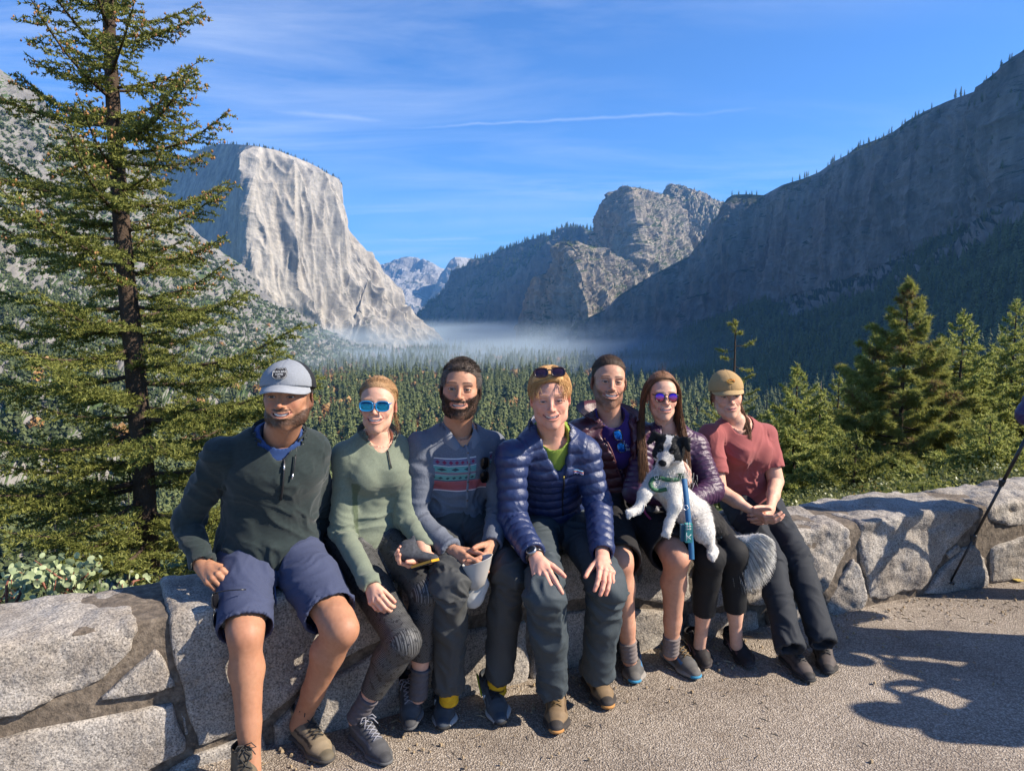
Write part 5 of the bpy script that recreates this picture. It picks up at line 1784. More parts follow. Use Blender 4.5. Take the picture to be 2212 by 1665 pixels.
 # dark lash line
 for s in (-1, 1):
  e = np.array([s * 0.0315 * w, -0.0735 - .0125, 0.001])
  dd = np.abs(np.sqrt(((x - e[0]) / 0.0135) ** 2 + ((z - e[2]) / (eo + .0012)) ** 2) - 1.0)
  blend(sstep(0.36, 0.12, dd) * (y < -0.06) * (z > 0.0) * 0.8, (0.02, 0.013, 0.01))
 sp['_beard'] = w_beard
 return V, Fa, c, arc
def eyeballs(sp):
 g = Geo()
 w = sp.get('w', 1.0)
 for s in (-1, 1):
  e = np.array([s * 0.0315 * w, -0.0735, 0.001])
  V, Fa = sphere_vf(e, (0.0140, 0.0132, 0.0125), 28, 20, np.array([[1, 0, 0], [0, 0, -1], [0, 1, 0]]))
  dx, dz = V[:, 0] - e[0] - sp.get('gaze', 0) * .002, V[:, 2] - e[2]
  rr = np.sqrt(dx ** 2 + dz ** 2)
  c = np.tile((0.40, 0.37, 0.35), (len(V), 1))
  c[(rr < 0.0072) & (V[:, 1] < e[1])] = sp.get('iris', (0.06, 0.035, 0.02))
  c[(rr < 0.0030) & (V[:, 1] < e[1])] = (0.005, 0.005, 0.005)
  g.add(V, Fa, c)
 return g
def teeth_geo(sp, arc):
 g = Geo()
 op = sp.get('open', 0.0055)
 for i in range(1, 9):
  a, b_ = arc[i], arc[i + 1]
  n = 2
  for k in range(n):
   p = a * (1 - (k + .5) / n) + b_ * (k + .5) / n + [0, 0.0040, op * .25]
   t = unit(b_ - a)
   wv = np.linalg.norm(b_ - a) / n / 2 * .93
   V, Fa = sphere_vf(p, (wv, 0.0022, op * 0.95), 8, 6, np.stack([t, np.cross([0, 0, 1], t), [0, 0, 1]], 1))
   g.add(V, Fa)
 return g
# hair strands
def strands(paths, width, r, taper=True, mat=None):
 """paths (n, m, 3) -> thin three sided tubes"""
 paths = np.asarray(paths, float)
 n, m, _ = paths.shape
 t = np.gradient(paths, axis=1)
 t /= np.linalg.norm(t, axis=2)[..., None] + 1e-9
 a = np.cross(t, r.normal(size=(n, 1, 3)))
 a /= np.linalg.norm(a, axis=2)[..., None] + 1e-9
 b_ = np.cross(t, a)
 w = width * (1 - 0.75 * np.linspace(0, 1, m) ** 2) if taper else np.full(m, width)
 w = w[None, :, None] * (0.7 + 0.6 * r.random((n, 1, 1)))
 V = np.stack([paths + w * (math.cos(k * 2.0944) * a + math.sin(k * 2.0944) * b_) for k in range(3)], 2)   # n,m,3,3
 V = V.reshape(-1, 3)
 i0 = (np.arange(n)[:, None, None] * m + np.arange(m - 1)[None, :, None]) * 3
 k = np.arange(3)[None, None]
 k2 = (k + 1) % 3
 Fa = np.stack([i0 + k, i0 + k2, i0 + 3 + k2, i0 + 3 + k], -1).reshape(-1, 4)
 return V, Fa
def hair_mat(name, c1, c2, rough=0.45):
 if name in _mats: return _mats[name]
 m, nt, b = new_mat(name)
 g = N(nt, 'ShaderNodeNewGeometry')
 c = mixc(nt, g.outputs['Random Per Island'], c1, c2)
 link(nt, c, b.inputs['Base Color'])
 b.inputs['Roughness'].default_value = max(rough, .62)
 b.inputs['Specular IOR Level'].default_value = 0.3
 tcn = N(nt, 'ShaderNodeTexCoord')
 bump(nt, b, noise_tex(nt, mapping(nt, tcn.outputs['Object'], (1, .35, 1)), 260, 3), .8, .004)
 _mats[name] = m
 return m
def on_cranium(u, v, off=0.0, w=1.0):
 """u around (0 = front, +pi/2 = picture right), v from crown (0) downwards"""
 c = np.array([0, 0.020, 0.030])
 r = np.array([0.076 * w, 0.094, 0.086]) + off
 d = np.stack([np.sin(v) * np.sin(u) * r[0], -np.sin(v) * np.cos(u) * r[1], np.cos(v) * r[2]], -1)
 o = (c - np.array([0, -0.030, 0.024])) / (np.array([0.066 * w, 0.060, 0.070]) + off)
 e = d / (np.array([0.066 * w, 0.060, 0.070]) + off)
 A_, B_, C_ = (e * e).sum(-1), (e * o).sum(-1), (o * o).sum() - 1
 t = (-B_ + np.sqrt(np.maximum(B_ * B_ - A_ * C_, 0))) / A_
 return c + d * np.maximum(t, 1.0)[..., None]
def hair_shell(sp, off=0.008, plane_p=(0, -0.070, 0.078), plane_n=(0, -0.68, -0.73), amp=0.003, fr=(90, 30, 60), bulge=None, low=-0.075):
 w = sp.get('w', 1.0)
 f = Field((-0.12, -0.13, -0.13), (0.12, 0.15, 0.16), 0.003)
 f.ell((0, 0.022, 0.031), (0.076 * w + off, 0.094 + off, 0.086 + off))
 f.ell((0, -0.030, 0.024), (0.066 * w + off, 0.060 + off, 0.070 + off), k=0.02)
 for (c_, r_) in (bulge or []):
  f.ell(c_, r_, k=0.02)
 f.plane(plane_p, plane_n, 0.006)
 f.plane((0, 0, low), (0, 0, -1), 0.01)
 V, Fa = f.mesh()
 n = vnormals(V, Fa)
 pn = unit(plane_n)
 dist = -(V - np.array(plane_p)) @ pn
 tp = 1 - sstep(-0.002, 0.028, dist)
 V = V - n * ((off + .0015) * tp)[:, None] + n * ((amp * ridged(V * np.array(fr, float), 3) - amp * .3) * (1 - .7 * tp))[:, None]
 return V, Fa
def to_world(V, R, o, s=1.0):
 return (np.asarray(V) * s) @ R.T + o
def head_frame(yaw, pitch, roll):
 """yaw > 0 turns the face to the picture right, pitch > 0 lifts it, roll > 0 tilts the crown to the picture right"""
 y, p, r = map(math.radians, (yaw, pitch, roll))
 Rz = np.array([[math.cos(y), -math.sin(y), 0], [math.sin(y), math.cos(y), 0], [0, 0, 1]])
 Rx = np.array([[1, 0, 0], [0, math.cos(-p), -math.sin(-p)], [0, math.sin(-p), math.cos(-p)]])
 Ry = np.array([[math.cos(r), 0, math.sin(r)], [0, 1, 0], [-math.sin(r), 0, math.cos(r)]])
 return Rz @ Ry @ Rx
def PY(x, Y, z):
 """point at picture column x, distance Y, height z"""
 depth = Y * math.cos(PITCH) + (CAM_Z - z) * math.sin(PITCH)
 return np.array([(x - 1106) / FOC * depth, Y, z])
def lerp(a, b, t): return np.asarray(a) * (1 - t) + np.asarray(b) * t
def cone_cut(f, a, b, ra, rb, k=0.0, flat=None):
 """tapered tube whose far end is cut flat (a hem)"""
 a, b = np.asarray(a, float), np.asarray(b, float)
 R = max(ra, rb)
 sl, XYZ = f.sub(np.minimum(a, b) - R, np.maximum(a, b) + R, k + 3 * f.h)
 if sl is None: return
 X, Y, Z = XYZ
 ab = b - a; L = np.linalg.norm(ab); u = ab / L
 x, y, z = X - a[0], Y - a[1], Z - a[2]
 tt = x * u[0] + y * u[1] + z * u[2]
 t = np.clip(tt / L, 0, 1)
 x, y, z = x - t * ab[0], y - t * ab[1], z - t * ab[2]
 d2 = x * x + y * y + z * z
 if flat is not None:
  n = unit(flat[0]); q = x * n[0] + y * n[1] + z * n[2]
  d2 = d2 + (1 / flat[1] ** 2 - 1) * q * q
 d = np.sqrt(d2) - (ra + (rb - ra) * t)
 d = np.maximum(d, tt - L)
 f.put(sl, d, k, 'add')
class Fig:
 """one seated person: joints, and the parts that hang from its root"""
 def __init__(s, label, group=None, **J):
  s.J = {k: np.asarray(v, float) for k, v in J.items()}
  j = s.J
  s.up = unit(j['neck'] - j['pelvis'])
  s.side = unit(j['shr'] - j['shl'])
  s.fwd = unit(np.cross(s.side, s.up))
  s.sideL = unit(j.get('hipside', np.array([0.94, 0.34, 0])))
  s.fwdL = unit(np.cross(s.sideL, s.up))
  j.setdefault('hipl', j['pelvis'] - s.sideL * 0.088)
  j.setdefault('hipr', j['pelvis'] + s.sideL * 0.088)
  FOLD_CALM.clear(); FOLD_CALM.append((j['neck'] + s.fwd * .05, 0.10))
  s.root = empty('person', (j['pelvis'][0], j['pelvis'][1], 0), label, 'person', group)
  s.bodyV, s.bodyF, s.bodyC, s.nb = [], [], [], 0
 def skin(s, V, Fa, C_):
  s.bodyV.append(V); s.bodyF.append(Fa + s.nb); s.bodyC.append(C_); s.nb += len(V)
 def finish(s):
  return mesh_np('body', np.concatenate(s.bodyV), np.concatenate(s.bodyF), M_skin, s.root, attrs={'Col': np.concatenate(s.bodyC)})
 def bounds(s, keys, pad):
  A = np.array([s.J[k] for k in keys])
  return A.min(0) - pad, A.max(0) + pad
 def torso(s, f, ch, wa, pe, sh=0.062, lift=0.0, bend=0.02, k=0.04, top=0.8):
  j = s.J
  waist = lerp(j['pelvis'], j['neck'], 0.36) - s.fwd * bend
  chest = lerp(j['pelvis'], j['neck'], 0.70)
  upper = lerp(j['pelvis'], j['neck'], 0.90) - s.fwd * 0.015
  f.ecap(j['pelvis'], waist, s.sideL, s.fwdL, pe, wa)
  f.ecap(waist, chest, s.side, s.fwd, wa, ch, k)
  f.ecap(chest, upper, s.side, s.fwd, ch, (ch[0] * top, ch[1] * 0.72), k)
  nk = j['neck'] - s.fwd * 0.01
  for q in ('shl', 'shr'):
   f.cone(lerp(nk, j['pelvis'], 0.06), j[q], sh * 1.0, sh, k)
   f.ell(j[q], sh * 1.02, k=0.03)
  return waist, chest, upper
 def under(s, f, ch, col, mat, notch=0.07, nw=0.040, off=0.018, neckr=0.062, cut=True, hi=0.025, split=None):
  """inner garment showing in an open neck; carves the room for it out of the outer garment f"""
  j = s.J
  chest = lerp(j['pelvis'], j['neck'], 0.62)
  upper = lerp(j['pelvis'], j['neck'], 0.92) - s.fwd * 0.012
  nk = j['neck'] - s.up * hi - s.fwd * 0.008
  def shapes(F_, e, op='add', k=0.03):
   F_.ecap(chest, upper, s.side, s.fwd, (ch[0] - off + e, ch[1] - off + e), (ch[0] * .74 - off + e, ch[1] * .74 - off * .3 + e), k if op == 'add' else 0, op=op)
   F_.ecap(upper, nk, s.side, s.fwd, (ch[0] * .62 + e, ch[1] * .70 + e), (neckr + .006 + e, neckr * .95 + e), k if op == 'add' else 0, op=op)
  shapes(f, 0.004, 'cut')
  if split is None:
   f.cone(nk + s.up * .03 + s.fwd * .055, j['neck'] - s.up * notch + s.fwd * .15, nw * 1.5, 0.006, 0.004, op='cut')
  else:
   for t in np.linspace(0, 1, 9):
    q = lerp(nk + s.fwd * .14, j['pelvis'] + s.fwd * .16, t * split[0])
    f.ecap(q - s.fwd * .05, q + s.fwd * .06, s.side, s.up, (split[1] + (split[2] - split[1]) * t, .045), (split[1] + (split[2] - split[1]) * t, .045), op='cut')
  g = Field(*s.bounds(('neck', 'shl', 'shr', 'pelvis'), 0.05), 0.0055)
  shapes(g, 0)
  g.cone(j['neck'] - s.up * (hi + .005), j['neck'] + s.up * 0.1 + s.fwd * .05, neckr - .004, neckr + .02, 0, op='cut')
  V, Fa = g.mesh()
  return mesh_np('undershirt', V, Fa, mat, s.root, attrs={'Col': np.tile(np.array(col, float), (len(V), 1))}), V
 def sleeve(s, f, side, r=(0.066, 0.052, 0.042), t1=1.0, k=0.035, cut=True):
  j = s.J
  a, e, w = j['sh' + side], j['el' + side], j['wr' + side]
  f.cone(a, e, r[0], r[1], k)
  end = lerp(e, w, t1)
  cone_cut(f, e, end, r[1], r[2], 0.02)
  if cut:
   u = unit(w - e)
   f.cone(end - u * 0.02, end + u * 0.03, r[2] - 0.010, r[2] - 0.010, 0.0, op='cut')
  return [(a, e, r[1]), (e, w, r[2])]
 def leg(s, f, side, r=(0.092, 0.068, 0.062, 0.055), t1=1.0, k=0.03, calf=0.0, cut=True, hollow=0.011):
  j = s.J
  h, kn, an = j['hip' + side], j['kn' + side], j['an' + side]
  f.cone(h, kn, r[0], r[1], k)
  if t1 > 0:
   end = lerp(kn, an, t1)
   back = unit(lerp(h, kn, .5) - kn)
   mid = lerp(kn, end, 0.4) + back * calf
   f.cone(kn, mid, r[1], r[2], 0.02)
   cone_cut(f, mid, end, r[2], r[3], 0.02)
   if cut:
    u = unit(end - mid)
    f.cone(end - u * 0.02, end + u * 0.03, r[3] - hollow, r[3] - hollow, 0, op='cut')
  return [(h, kn, r[1]), (kn, an, r[2])]
 def bare_leg(s, side, tone, r=1.0, h=0.0045, top=0.35, hair=0.0):
  j = s.J
  hp, kn, an = j['hip' + side], j['kn' + side], j['an' + side]
  st = lerp(hp, kn, top)
  A = np.array([st, kn, an])
  f = Field(A.min(0) - 0.12, A.max(0) + 0.12, h)
  back = unit(hp - kn)
  dn = unit(an - kn)
  back = unit(back - (back @ dn) * dn)
  f.cone(st, lerp(hp, kn, 0.92), min(0.080, 0.058 + .06 * (1 - top)) * r, 0.058 * r)
  f.cone(lerp(hp, kn, .92), kn, 0.060 * r, 0.052 * r, 0.02)
  f.ell(kn - back * 0.014 - dn * 0.004, (0.040 * r,) * 3, k=0.03)
  c1 = lerp(kn, an, 0.30) + back * 0.020
  f.cone(kn, c1, 0.050 * r, 0.054 * r, 0.025)
  f.cone(c1, lerp(kn, an, 0.72) + back * .006, 0.054 * r, 0.037 * r, 0.025)
  f.cone(kn - back * 0.01, lerp(kn, an, .8) - back * 0.004, 0.040 * r, 0.029 * r, 0.02)
  f.cone(lerp(kn, an, 0.72) + back * .006, an + dn * .05, 0.037 * r, 0.034 * r, 0.02)
  V, Fa = f.mesh()
  V = smooth_mesh(V, Fa, 1)
  V = V + vnormals(V, Fa) * (0.0022 * fbm(V * np.array([22, 22, 11]), 3))[:, None]
  tone = np.array(tone)
  c = np.tile(tone, (len(V), 1))
  kd = np.exp(-((V - (kn - back * .03)) ** 2).sum(1) / 0.045 ** 2)[:, None]
  c = c * (1 - .45 * kd) + tone * np.array([1.02, .76, .72]) * .45 * kd
  if hair:
   q = vnoise(V * np.array([260, 260, 60]))
   t = np.clip(((V - kn) @ dn) / np.linalg.norm(an - kn), 0, 1)
   m = (hair * sstep(0.62, 0.8, q) * sstep(0.0, 0.3, t))[:, None]
   c = c * (1 - m) + np.array([0.08, 0.05, 0.03]) * m
  s.skin(V, Fa, c)
 def core(s, tone):
  """hidden trunk that joins head, arms and legs into one body"""
  j = s.J
  A = np.array([j[k] for k in ('neck', 'pelvis', 'shl', 'shr', 'ell', 'elr', 'knl', 'knr')])
  f = Field(A.min(0) - 0.06, A.max(0) + 0.08, 0.012)
  f.ecap(j['pelvis'], lerp(j['pelvis'], j['neck'], .8), s.side, s.fwd, (.11, .07), (.12, .075))
  for q in 'lr':
   f.cone(lerp(j['neck'], j['pelvis'], .1), j['sh' + q], .04, .04, .02)
   f.cone(j['sh' + q], j['el' + q], .036, .032, .01)
   f.cone(j['hip' + q], j['kn' + q], .06, .044, .02)
  f.cone(lerp(j['neck'], j['pelvis'], .15), j['neck'], .045, .045, .02)
  V, Fa = f.mesh()
  s.skin(V, Fa, np.tile(np.array(tone), (len(V), 1)))
 def head(s, sp, eye, yaw=0, pitch=0, roll=0, scale=1.0):
  R = head_frame(yaw, pitch, roll)
  o = np.asarray(eye, float) + R @ np.array([0, 0.0735, -0.001]) * scale
  nd = np.linalg.inv(R) @ ((s.J['neck'] - s.fwd * 0.02 - s.up * 0.03) - o) / scale
  sp['neckdir'] = nd
  V, Fa, c, arc = head_mesh(sp)
  s.skin(to_world(V, R, o, scale), Fa, c)
  s.R, s.o, s.sc, s.arc, s.sp = R, o, scale, arc, sp
  if sp.get('beard', 0) > 0.98:
   r_ = np.random.default_rng(5)
   kk = np.where(sp['_beard'] > 0.45)[0]
   kk = r_.choice(kk, 3200)
   nn_ = vnormals(V, Fa)[kk]
   L_ = sp.get('beard_len', .003) * 1.5 + .0015
   d_ = nn_ * .7 + np.array([0, -.15, -.75]) + r_.normal(size=(len(kk), 3)) * .25
   d_ /= np.linalg.norm(d_, axis=1)[:, None]
   t_ = np.linspace(0, 1, 3)[None, :, None]
   pth = V[kk][:, None] + d_[:, None] * t_ * (L_ * (.5 + r_.random((len(kk), 1, 1))))
   Vb, Fb = strands(pth, .0007, r_)
   bc_ = np.array(sp['beardcol'])
   mesh_np('beard', to_world(Vb, R, o, scale), Fb, hair_mat('beard_%d' % (bc_.sum() * 10000), tuple(bc_ * .6), tuple(bc_ * 1.6)), s.root)
  g = eyeballs(sp)
  for Ve, Fe, ce in zip(g.V, g.F4, g.cols):
   mesh_np('eye', to_world(Ve, R, o, scale), Fe - Fe.min(), M_eye, s.root, attrs={'Col': ce})
  if sp.get('smile', 1) > .25:
   g = teeth_geo(sp, arc)
   mesh_np('teeth', to_world(np.concatenate(g.V), R, o, scale), np.concatenate(g.F4), M_teeth, s.root)
 def W(s, V): return to_world(V, s.R, s.o, s.sc)
 def part(s, name, V, Fa, mat, **k): return mesh_np(name, V, Fa, mat, s.root, **k)
m, nt, b = new_mat('eye')
at = N(nt, 'ShaderNodeAttribute', attribute_name='Col')
link(nt, at.outputs['Color'], b.inputs['Base Color'])
b.inputs['Roughness'].default_value = 0.3
M_eye = m
M_teeth = plain('tooth', (0.85, 0.82, 0.76), 0.3)
# shoes
def shoe(root, heel, toe, upv, kind, cols, right, L=0.285, sock=None, laces=True, tilt=None, wd=1.0):
 """heel, toe: ends of the sole on its bottom; cols: upper, sole, lace, toe cap, accent, tread"""
 x = unit(np.asarray(toe, float) - heel)
 y = unit(np.cross(upv, x)); z = np.cross(x, y)
 R = np.stack([x, y, z], 1)
 s = L / 0.285
 high = kind == 'boot'
 f = Field((-0.02, -0.065, -0.004), (0.30, 0.065, 0.175), 0.0038)
 f.cone((0.042, 0, 0.050), (0.10, 0, 0.050), 0.035, 0.036)
 f.cone((0.10, 0, 0.044), (0.190, 0, 0.028), 0.036, 0.040, 0.02, flat=((0, 0, 1), 0.85))
 f.cone((0.190, -0.004, 0.028), (0.250, -.006, 0.022), 0.040, 0.027, 0.012, flat=((0, 0, 1), 0.72))
 f.cone((0.070, 0, 0.080), (0.165, 0, 0.046), 0.032, 0.025, 0.018)
 ht = 0.135 if high else 0.098
 cone_cut(f, (0.058, 0, 0.050), (0.062, 0, ht), 0.038, 0.041 if high else 0.038, 0.02, flat=((0, 1, 0), 0.92))
 f.cone((0.058, 0, ht - 0.03), (0.068, 0, ht + 0.03), 0.031, 0.032, 0, op='cut')
 f.plane((0, 0, 0.012), (0, 0, -1))
 # tongue
 f.box((0.103, 0, ht - 0.008), (0.007, 0.024, 0.024), R=[[math.cos(.5), 0, math.sin(.5)], [0, 1, 0], [-math.sin(.5), 0, math.cos(.5)]], rnd=0.006, k=0.006)
 V, Fa = f.mesh()
 V[:, 2] += 0.000
 n = vnormals(V, Fa)
 V = V + n * (0.0012 * ridged(V * 45, 2) * (V[:, 0] > 0.1))[:, None]
 V_up = V.copy()
 up_, so_, la_, cap_, acc_, tr_ = cols
 c = np.tile(np.array(up_), (len(V), 1))
 m_ = (V[:, 2] < 0.030 + 0.05 * np.clip(V[:, 0] - 0.215, 0, .1)) | (V[:, 0] > 0.243)
 c[m_] = cap_
 line = np.abs(V[:, 2] - (0.075 - 0.16 * np.clip(V[:, 0] - .03, 0, 1))) < 0.0045
 c[line & (V[:, 0] < .2)] = acc_
 c[(V[:, 0] > 0.09) & (V[:, 0] < 0.19) & (np.abs(V[:, 1]) < 0.019) & (V[:, 2] > .05)] = np.array(la_) * .35 + np.array(up_) * .4
 c[(V[:, 2] > ht - 0.010)] = np.array(cap_) * .7
 c = c * (0.85 + .3 * vnoise(V * 70))[:, None]
 T = lambda Q: (np.asarray(Q, float) * s * np.array([1, wd, 1])) @ R.T + heel
 o = mesh_np('shoe', T(V), Fa, attr_mat('shoe_upper', 0.7, nscale=260, bscale=700, bstr=.5, bdist=.001), root, attrs={'Col': c})
 # sole
 f = Field((-0.02, -0.065, -0.008), (0.31, 0.065, 0.045), 0.0038)
 f.cone((0.040, 0, 0.012), (0.12, 0, 0.012), 0.040, 0.034, 0, flat=((0, 0, 1), 0.42))
 f.cone((0.12, 0, 0.012), (0.195, 0, 0.011), 0.034, 0.047, 0.01, flat=((0, 0, 1), 0.36))
 f.cone((0.195, 0, 0.011), (0.250, -0.006, 0.016), 0.046, 0.032, 0.01, flat=((0, 0, 1), 0.40))
 f.plane((0, 0, 0.0), (0, 0, -1))
 if kind != 'runner':
  for i in range(12):
   xx = 0.012 + i * 0.0235
   for yy in (-0.05, 0.05):
    f.box((xx, yy, 0.001), (0.0048, 0.012, 0.006), op='cut')
  f.box((0.115, 0, -.001), (.012, .08, .006), op='cut')
 V, Fa = f.mesh()
 c = np.tile(np.array(so_), (len(V), 1))
 c[V[:, 0] > 0.262] = tr_
 c = c * (0.85 + .3 * vnoise(V * 60))[:, None]
 so = mesh_np('sole', T(V), Fa, attr_mat('shoe_sole', 0.8, nscale=150, bscale=400, bstr=.5), o, attrs={'Col': c})
 if laces:
  lm = plain('lace_%d' % (sum(la_) * 1000), la_, 0.8)
  g = Geo()
  UV_ = V_up
  def zs(x_, y_):
   k_ = (np.abs(UV_[:, 0] - x_) < .007) & (np.abs(UV_[:, 1] - y_) < .007)
   return (UV_[k_, 2].max() if k_.any() else .07) + .0015
  P_ = []
  for i in range(6):
   xx = 0.188 - 0.086 * i / 5
   P_.append((xx, zs(xx, 0)))
  for i in range(5):
   for sg in (-1, 1):
    a = (P_[i][0], sg * 0.019, zs(P_[i][0], sg * .019)); b_ = (P_[i + 1][0], -sg * 0.019, zs(P_[i + 1][0], -sg * .019))
    mid = ((a[0] + b_[0]) / 2, 0, zs((a[0] + b_[0]) / 2, 0))
    V, Ft = tube(T([a, mid, b_]), 0.0022, 5)
    g.add(V, Ft)
  kx, kz = P_[5][0], P_[5][1] + .004
  for sg in (-1, 1):
   lp = [(kx, 0, kz), (kx + .010, sg * .022, kz + .010), (kx + .016, sg * .036, kz - .006), (kx + .012, sg * .022, kz - .008), (kx, 0, kz)]
   V, Ft = tube(T(lp), 0.0021, 5); g.add(V, Ft)
   V, Ft = tube(T([(kx, 0, kz), (kx + .022, sg * .016, kz + .002), (kx + .04, sg * .03, kz - .018)]), 0.0019, 5); g.add(V, Ft)
  g.build('lace', lm, o)
 return T, o
def sock(fig, side, col, t0=0.72, r=0.036, rib=True, name='sock', stripes=None):
 j = fig.J
 kn, an = j['kn' + side], j['an' + side]
 a, b_ = lerp(kn, an, t0), an + unit(an - kn) * 0.05
 m = 18
 pts = np.array([lerp(a, b_, i / (m - 1)) for i in range(m)])
 rr = r * (1 + 0.05 * np.sin(np.arange(m) * 1.7)) + np.where(np.arange(m) < 2, .0025, 0)
 V, Fa = tube(pts, rr, 28)
 V = V + vnormals(V, Fa) * (.0018 * fbm(V * 40, 2))[:, None]
 t = ((V - a) @ unit(b_ - a))
 c = np.tile(np.array(col), (len(V), 1)) * (0.8 + .4 * vnoise(V * np.array([300, 300, 300])))[:, None]
 if stripes is not None:
  mk = (np.mod(t, 0.013) < 0.0028)
  c[mk] = stripes
 return mesh_np(name, V, Fa, attr_mat('knit', 0.95, nscale=300, bscale=500, bstr=.6, bdist=.001), fig.root, attrs={'Col': c})
# eyewear
def glass_mat(name, c1, c2, rough=0.06):
 m, nt, b = new_mat(name)
 tcn = N(nt, 'ShaderNodeTexCoord')
 sp = N(nt, 'ShaderNodeSeparateXYZ')
 link(nt, tcn.outputs['Generated'], sp.inputs[0])
 c = ramp(nt, sp.outputs[2], [(0.15, c1), (0.85, c2)])
 link(nt, c, b.inputs['Base Color'])
 b.inputs['Metallic'].default_value = 0.75
 b.inputs['Roughness'].default_value = rough
 return m
def sunglasses(label, T, lensm, framem, rx=0.026, rz=0.019, sq=2.8, gap=0.0335, rim=0.0022, temple=0.13, y0=0.0, fold=False, wrap=0.10):
 """T maps local points (x right, -y forward, z up; origin at the bridge) to the world"""
 o = empty('sunglasses', T(np.zeros((1, 3)))[0], label, 'sunglasses')
 for s in (-1, 1):
  n = 28
  a = np.arange(n) * 2 * math.pi / n
  cx, cz = np.cos(a), np.sin(a)
  px_ = np.sign(cx) * np.abs(cx) ** (2 / sq) * rx
  pz_ = np.sign(cz) * np.abs(cz) ** (2 / sq) * rz * np.where(cz > 0, 0.92, 1.05)
  X = s * gap + px_
  Yv = y0 + wrap * 4.0 * X * X * 1.6
  ring = np.stack([X, Yv, pz_], 1)
  rows = [np.array([[s * gap, y0 + wrap * 6.4 * gap ** 2 - 0.0025, 0]])]
  V = [rows[0]]
  for q in (0.5, 1.0):
   rr = ring * 1.0
   rr = rows[0] * (1 - q) + ring * q
   rr[:, 1] -= 0.0025 * (1 - q * q) * 0.5
   V.append(rr)
  V = np.concatenate(V)
  F_ = [[0, 1 + i, 1 + (i + 1) % n] for i in range(n)]
  F4 = [[1 + i, 1 + n + i, 1 + n + (i + 1) % n, 1 + (i + 1) % n] for i in range(n)]
  g = Geo()
  g.add(T(V), np.array(F_)); g.add(T(V), np.array(F4))
  g.build('lens', lensm, o)
  g = Geo()
  V, Ft = tube(T(np.concatenate([ring, ring[:2]]) - np.array([0, 0.0008, 0])), rim, 6, False)
  g.add(V, Ft)
  g.build('frame', framem, o)
  e = np.array([s * (gap + rx + .001), y0 + wrap * 6.4 * (gap + rx) ** 2, rz * .45])
  if fold:
   pts = [e, e + [-s * .02, .006, 0], e + [-s * (gap + .06), .010, -.004]]
  else:
   pts = [e, e + [s * .003, temple * .4, 0], e + [s * 0.001, temple * .75, -.002], e + [-s * 0.004, temple, -.022]]
  V, Ft = tube(T(np.array(pts)), (.0026, .0022, .002) if fold else (.0026, .002, .002, .0022), 6)
  g = Geo(); g.add(V, Ft); g.build('temple', framem, o)
 V, Ft = tube(T(np.array([[-gap + rx * .8, y0, rz * .35], [0, y0 - .001, rz * .5], [gap - rx * .8, y0, rz * .35]])), rim, 6)
 g = Geo(); g.add(V, Ft); g.build('bridge', framem, o)
 return o
# flat lettering
def text_mesh(body, size):
 cu = bpy.data.curves.new('lettering', 'FONT')
 cu.body = body
 cu.size = size
 cu.align_x = 'CENTER'
 cu.align_y = 'CENTER'
 cu.resolution_u = 2
 cu.extrude = 0.0
 ob = bpy.data.objects.new('lettering', cu)
 C.objects.link(ob)
 dg = bpy.context.evaluated_depsgraph_get()
 me = bpy.data.meshes.new_from_object(ob.evaluated_get(dg))
 V = np.empty(len(me.vertices) * 3, np.float32)
 me.vertices.foreach_get('co', V)
 V = V.reshape(-1, 3)
 Fa = []
 for p_ in me.polygons:
  v = list(p_.vertices)
  for i in range(1, len(v) - 1):
   Fa.append((v[0], v[i], v[i + 1]))
 bpy.data.objects.remove(ob)
 bpy.data.curves.remove(cu)
 return V.astype(float), np.array(Fa)
def project_to(V2, origin, ex, ez, nrm, surfV, lift=0.002):
 """lay flat points on a nearby surface: push each along nrm to the surface's nearest vertices"""
 Q = origin + V2[:, :1] * ex + V2[:, 1:2] * ez
 out = np.empty_like(Q)
 loc = surfV - origin
 u, w, hgt = loc @ ex, loc @ ez, loc @ nrm
 ok = (np.abs(u) < 0.2) & (np.abs(w) < 0.2) & (hgt > -0.15)
 u, w, hgt = u[ok], w[ok], hgt[ok]
 for i in range(len(Q)):
  d = (u - V2[i, 0]) ** 2 + (w - V2[i, 1]) ** 2
  k = np.argpartition(d, min(24, len(d) - 1))[:24]
  k = k[d[k] < 0.012 ** 2] if (d[k] < 0.012 ** 2).any() else k[:3]
  out[i] = Q[i] + nrm * (hgt[k].max() + lift)
 return out
GRP = None
cloth_m = attr_mat('fleece', 0.95, sheen=0.15, bscale=420, bstr=0.35, bdist=.001, nscale=260, namp=0.30)
knit_m = attr_mat('jersey', 0.9, sheen=0.1, bscale=600, bstr=0.3, bdist=.001, nscale=300, namp=0.15, aniso_scale=(0.3, 0.3, 1.6))
woven_m = attr_mat('woven', 0.85, bscale=500, bstr=0.45, bdist=.0012, nscale=220, namp=0.22, wr=0.8, aniso_scale=(1, 1, .5))
nylon_m = attr_mat('nylon', 0.40, bscale=300, bstr=0.35, bdist=.0010, nscale=90, namp=0.08, spec=0.5, wr=0.9)
pant_m = attr_mat('trouser_cloth', 0.7, bscale=500, bstr=0.35, bdist=.001, nscale=240, namp=0.12, wr=0.7)
black_zip = plain('zip_black', (0.01, 0.01, 0.011), 0.5)
metal = plain('zip_metal', (0.6, 0.6, 0.62), 0.3, 0.9)
dark_plastic = plain('dark_plastic', (0.012, 0.012, 0.014), 0.25)
def strip(fig, pts, w, th, mat, name, surf=None, nrm=None, parent=None):
 V, Fa = tube(pts, w, 6)
 return mesh_np(name, V, Fa, mat, parent or fig.root)
def surf_pt(V, origin, ex, ez, nrm, u, w, lift=0.002):
 return project_to(np.array([[u, w]]), origin, ex, ez, nrm, V, lift)[0]
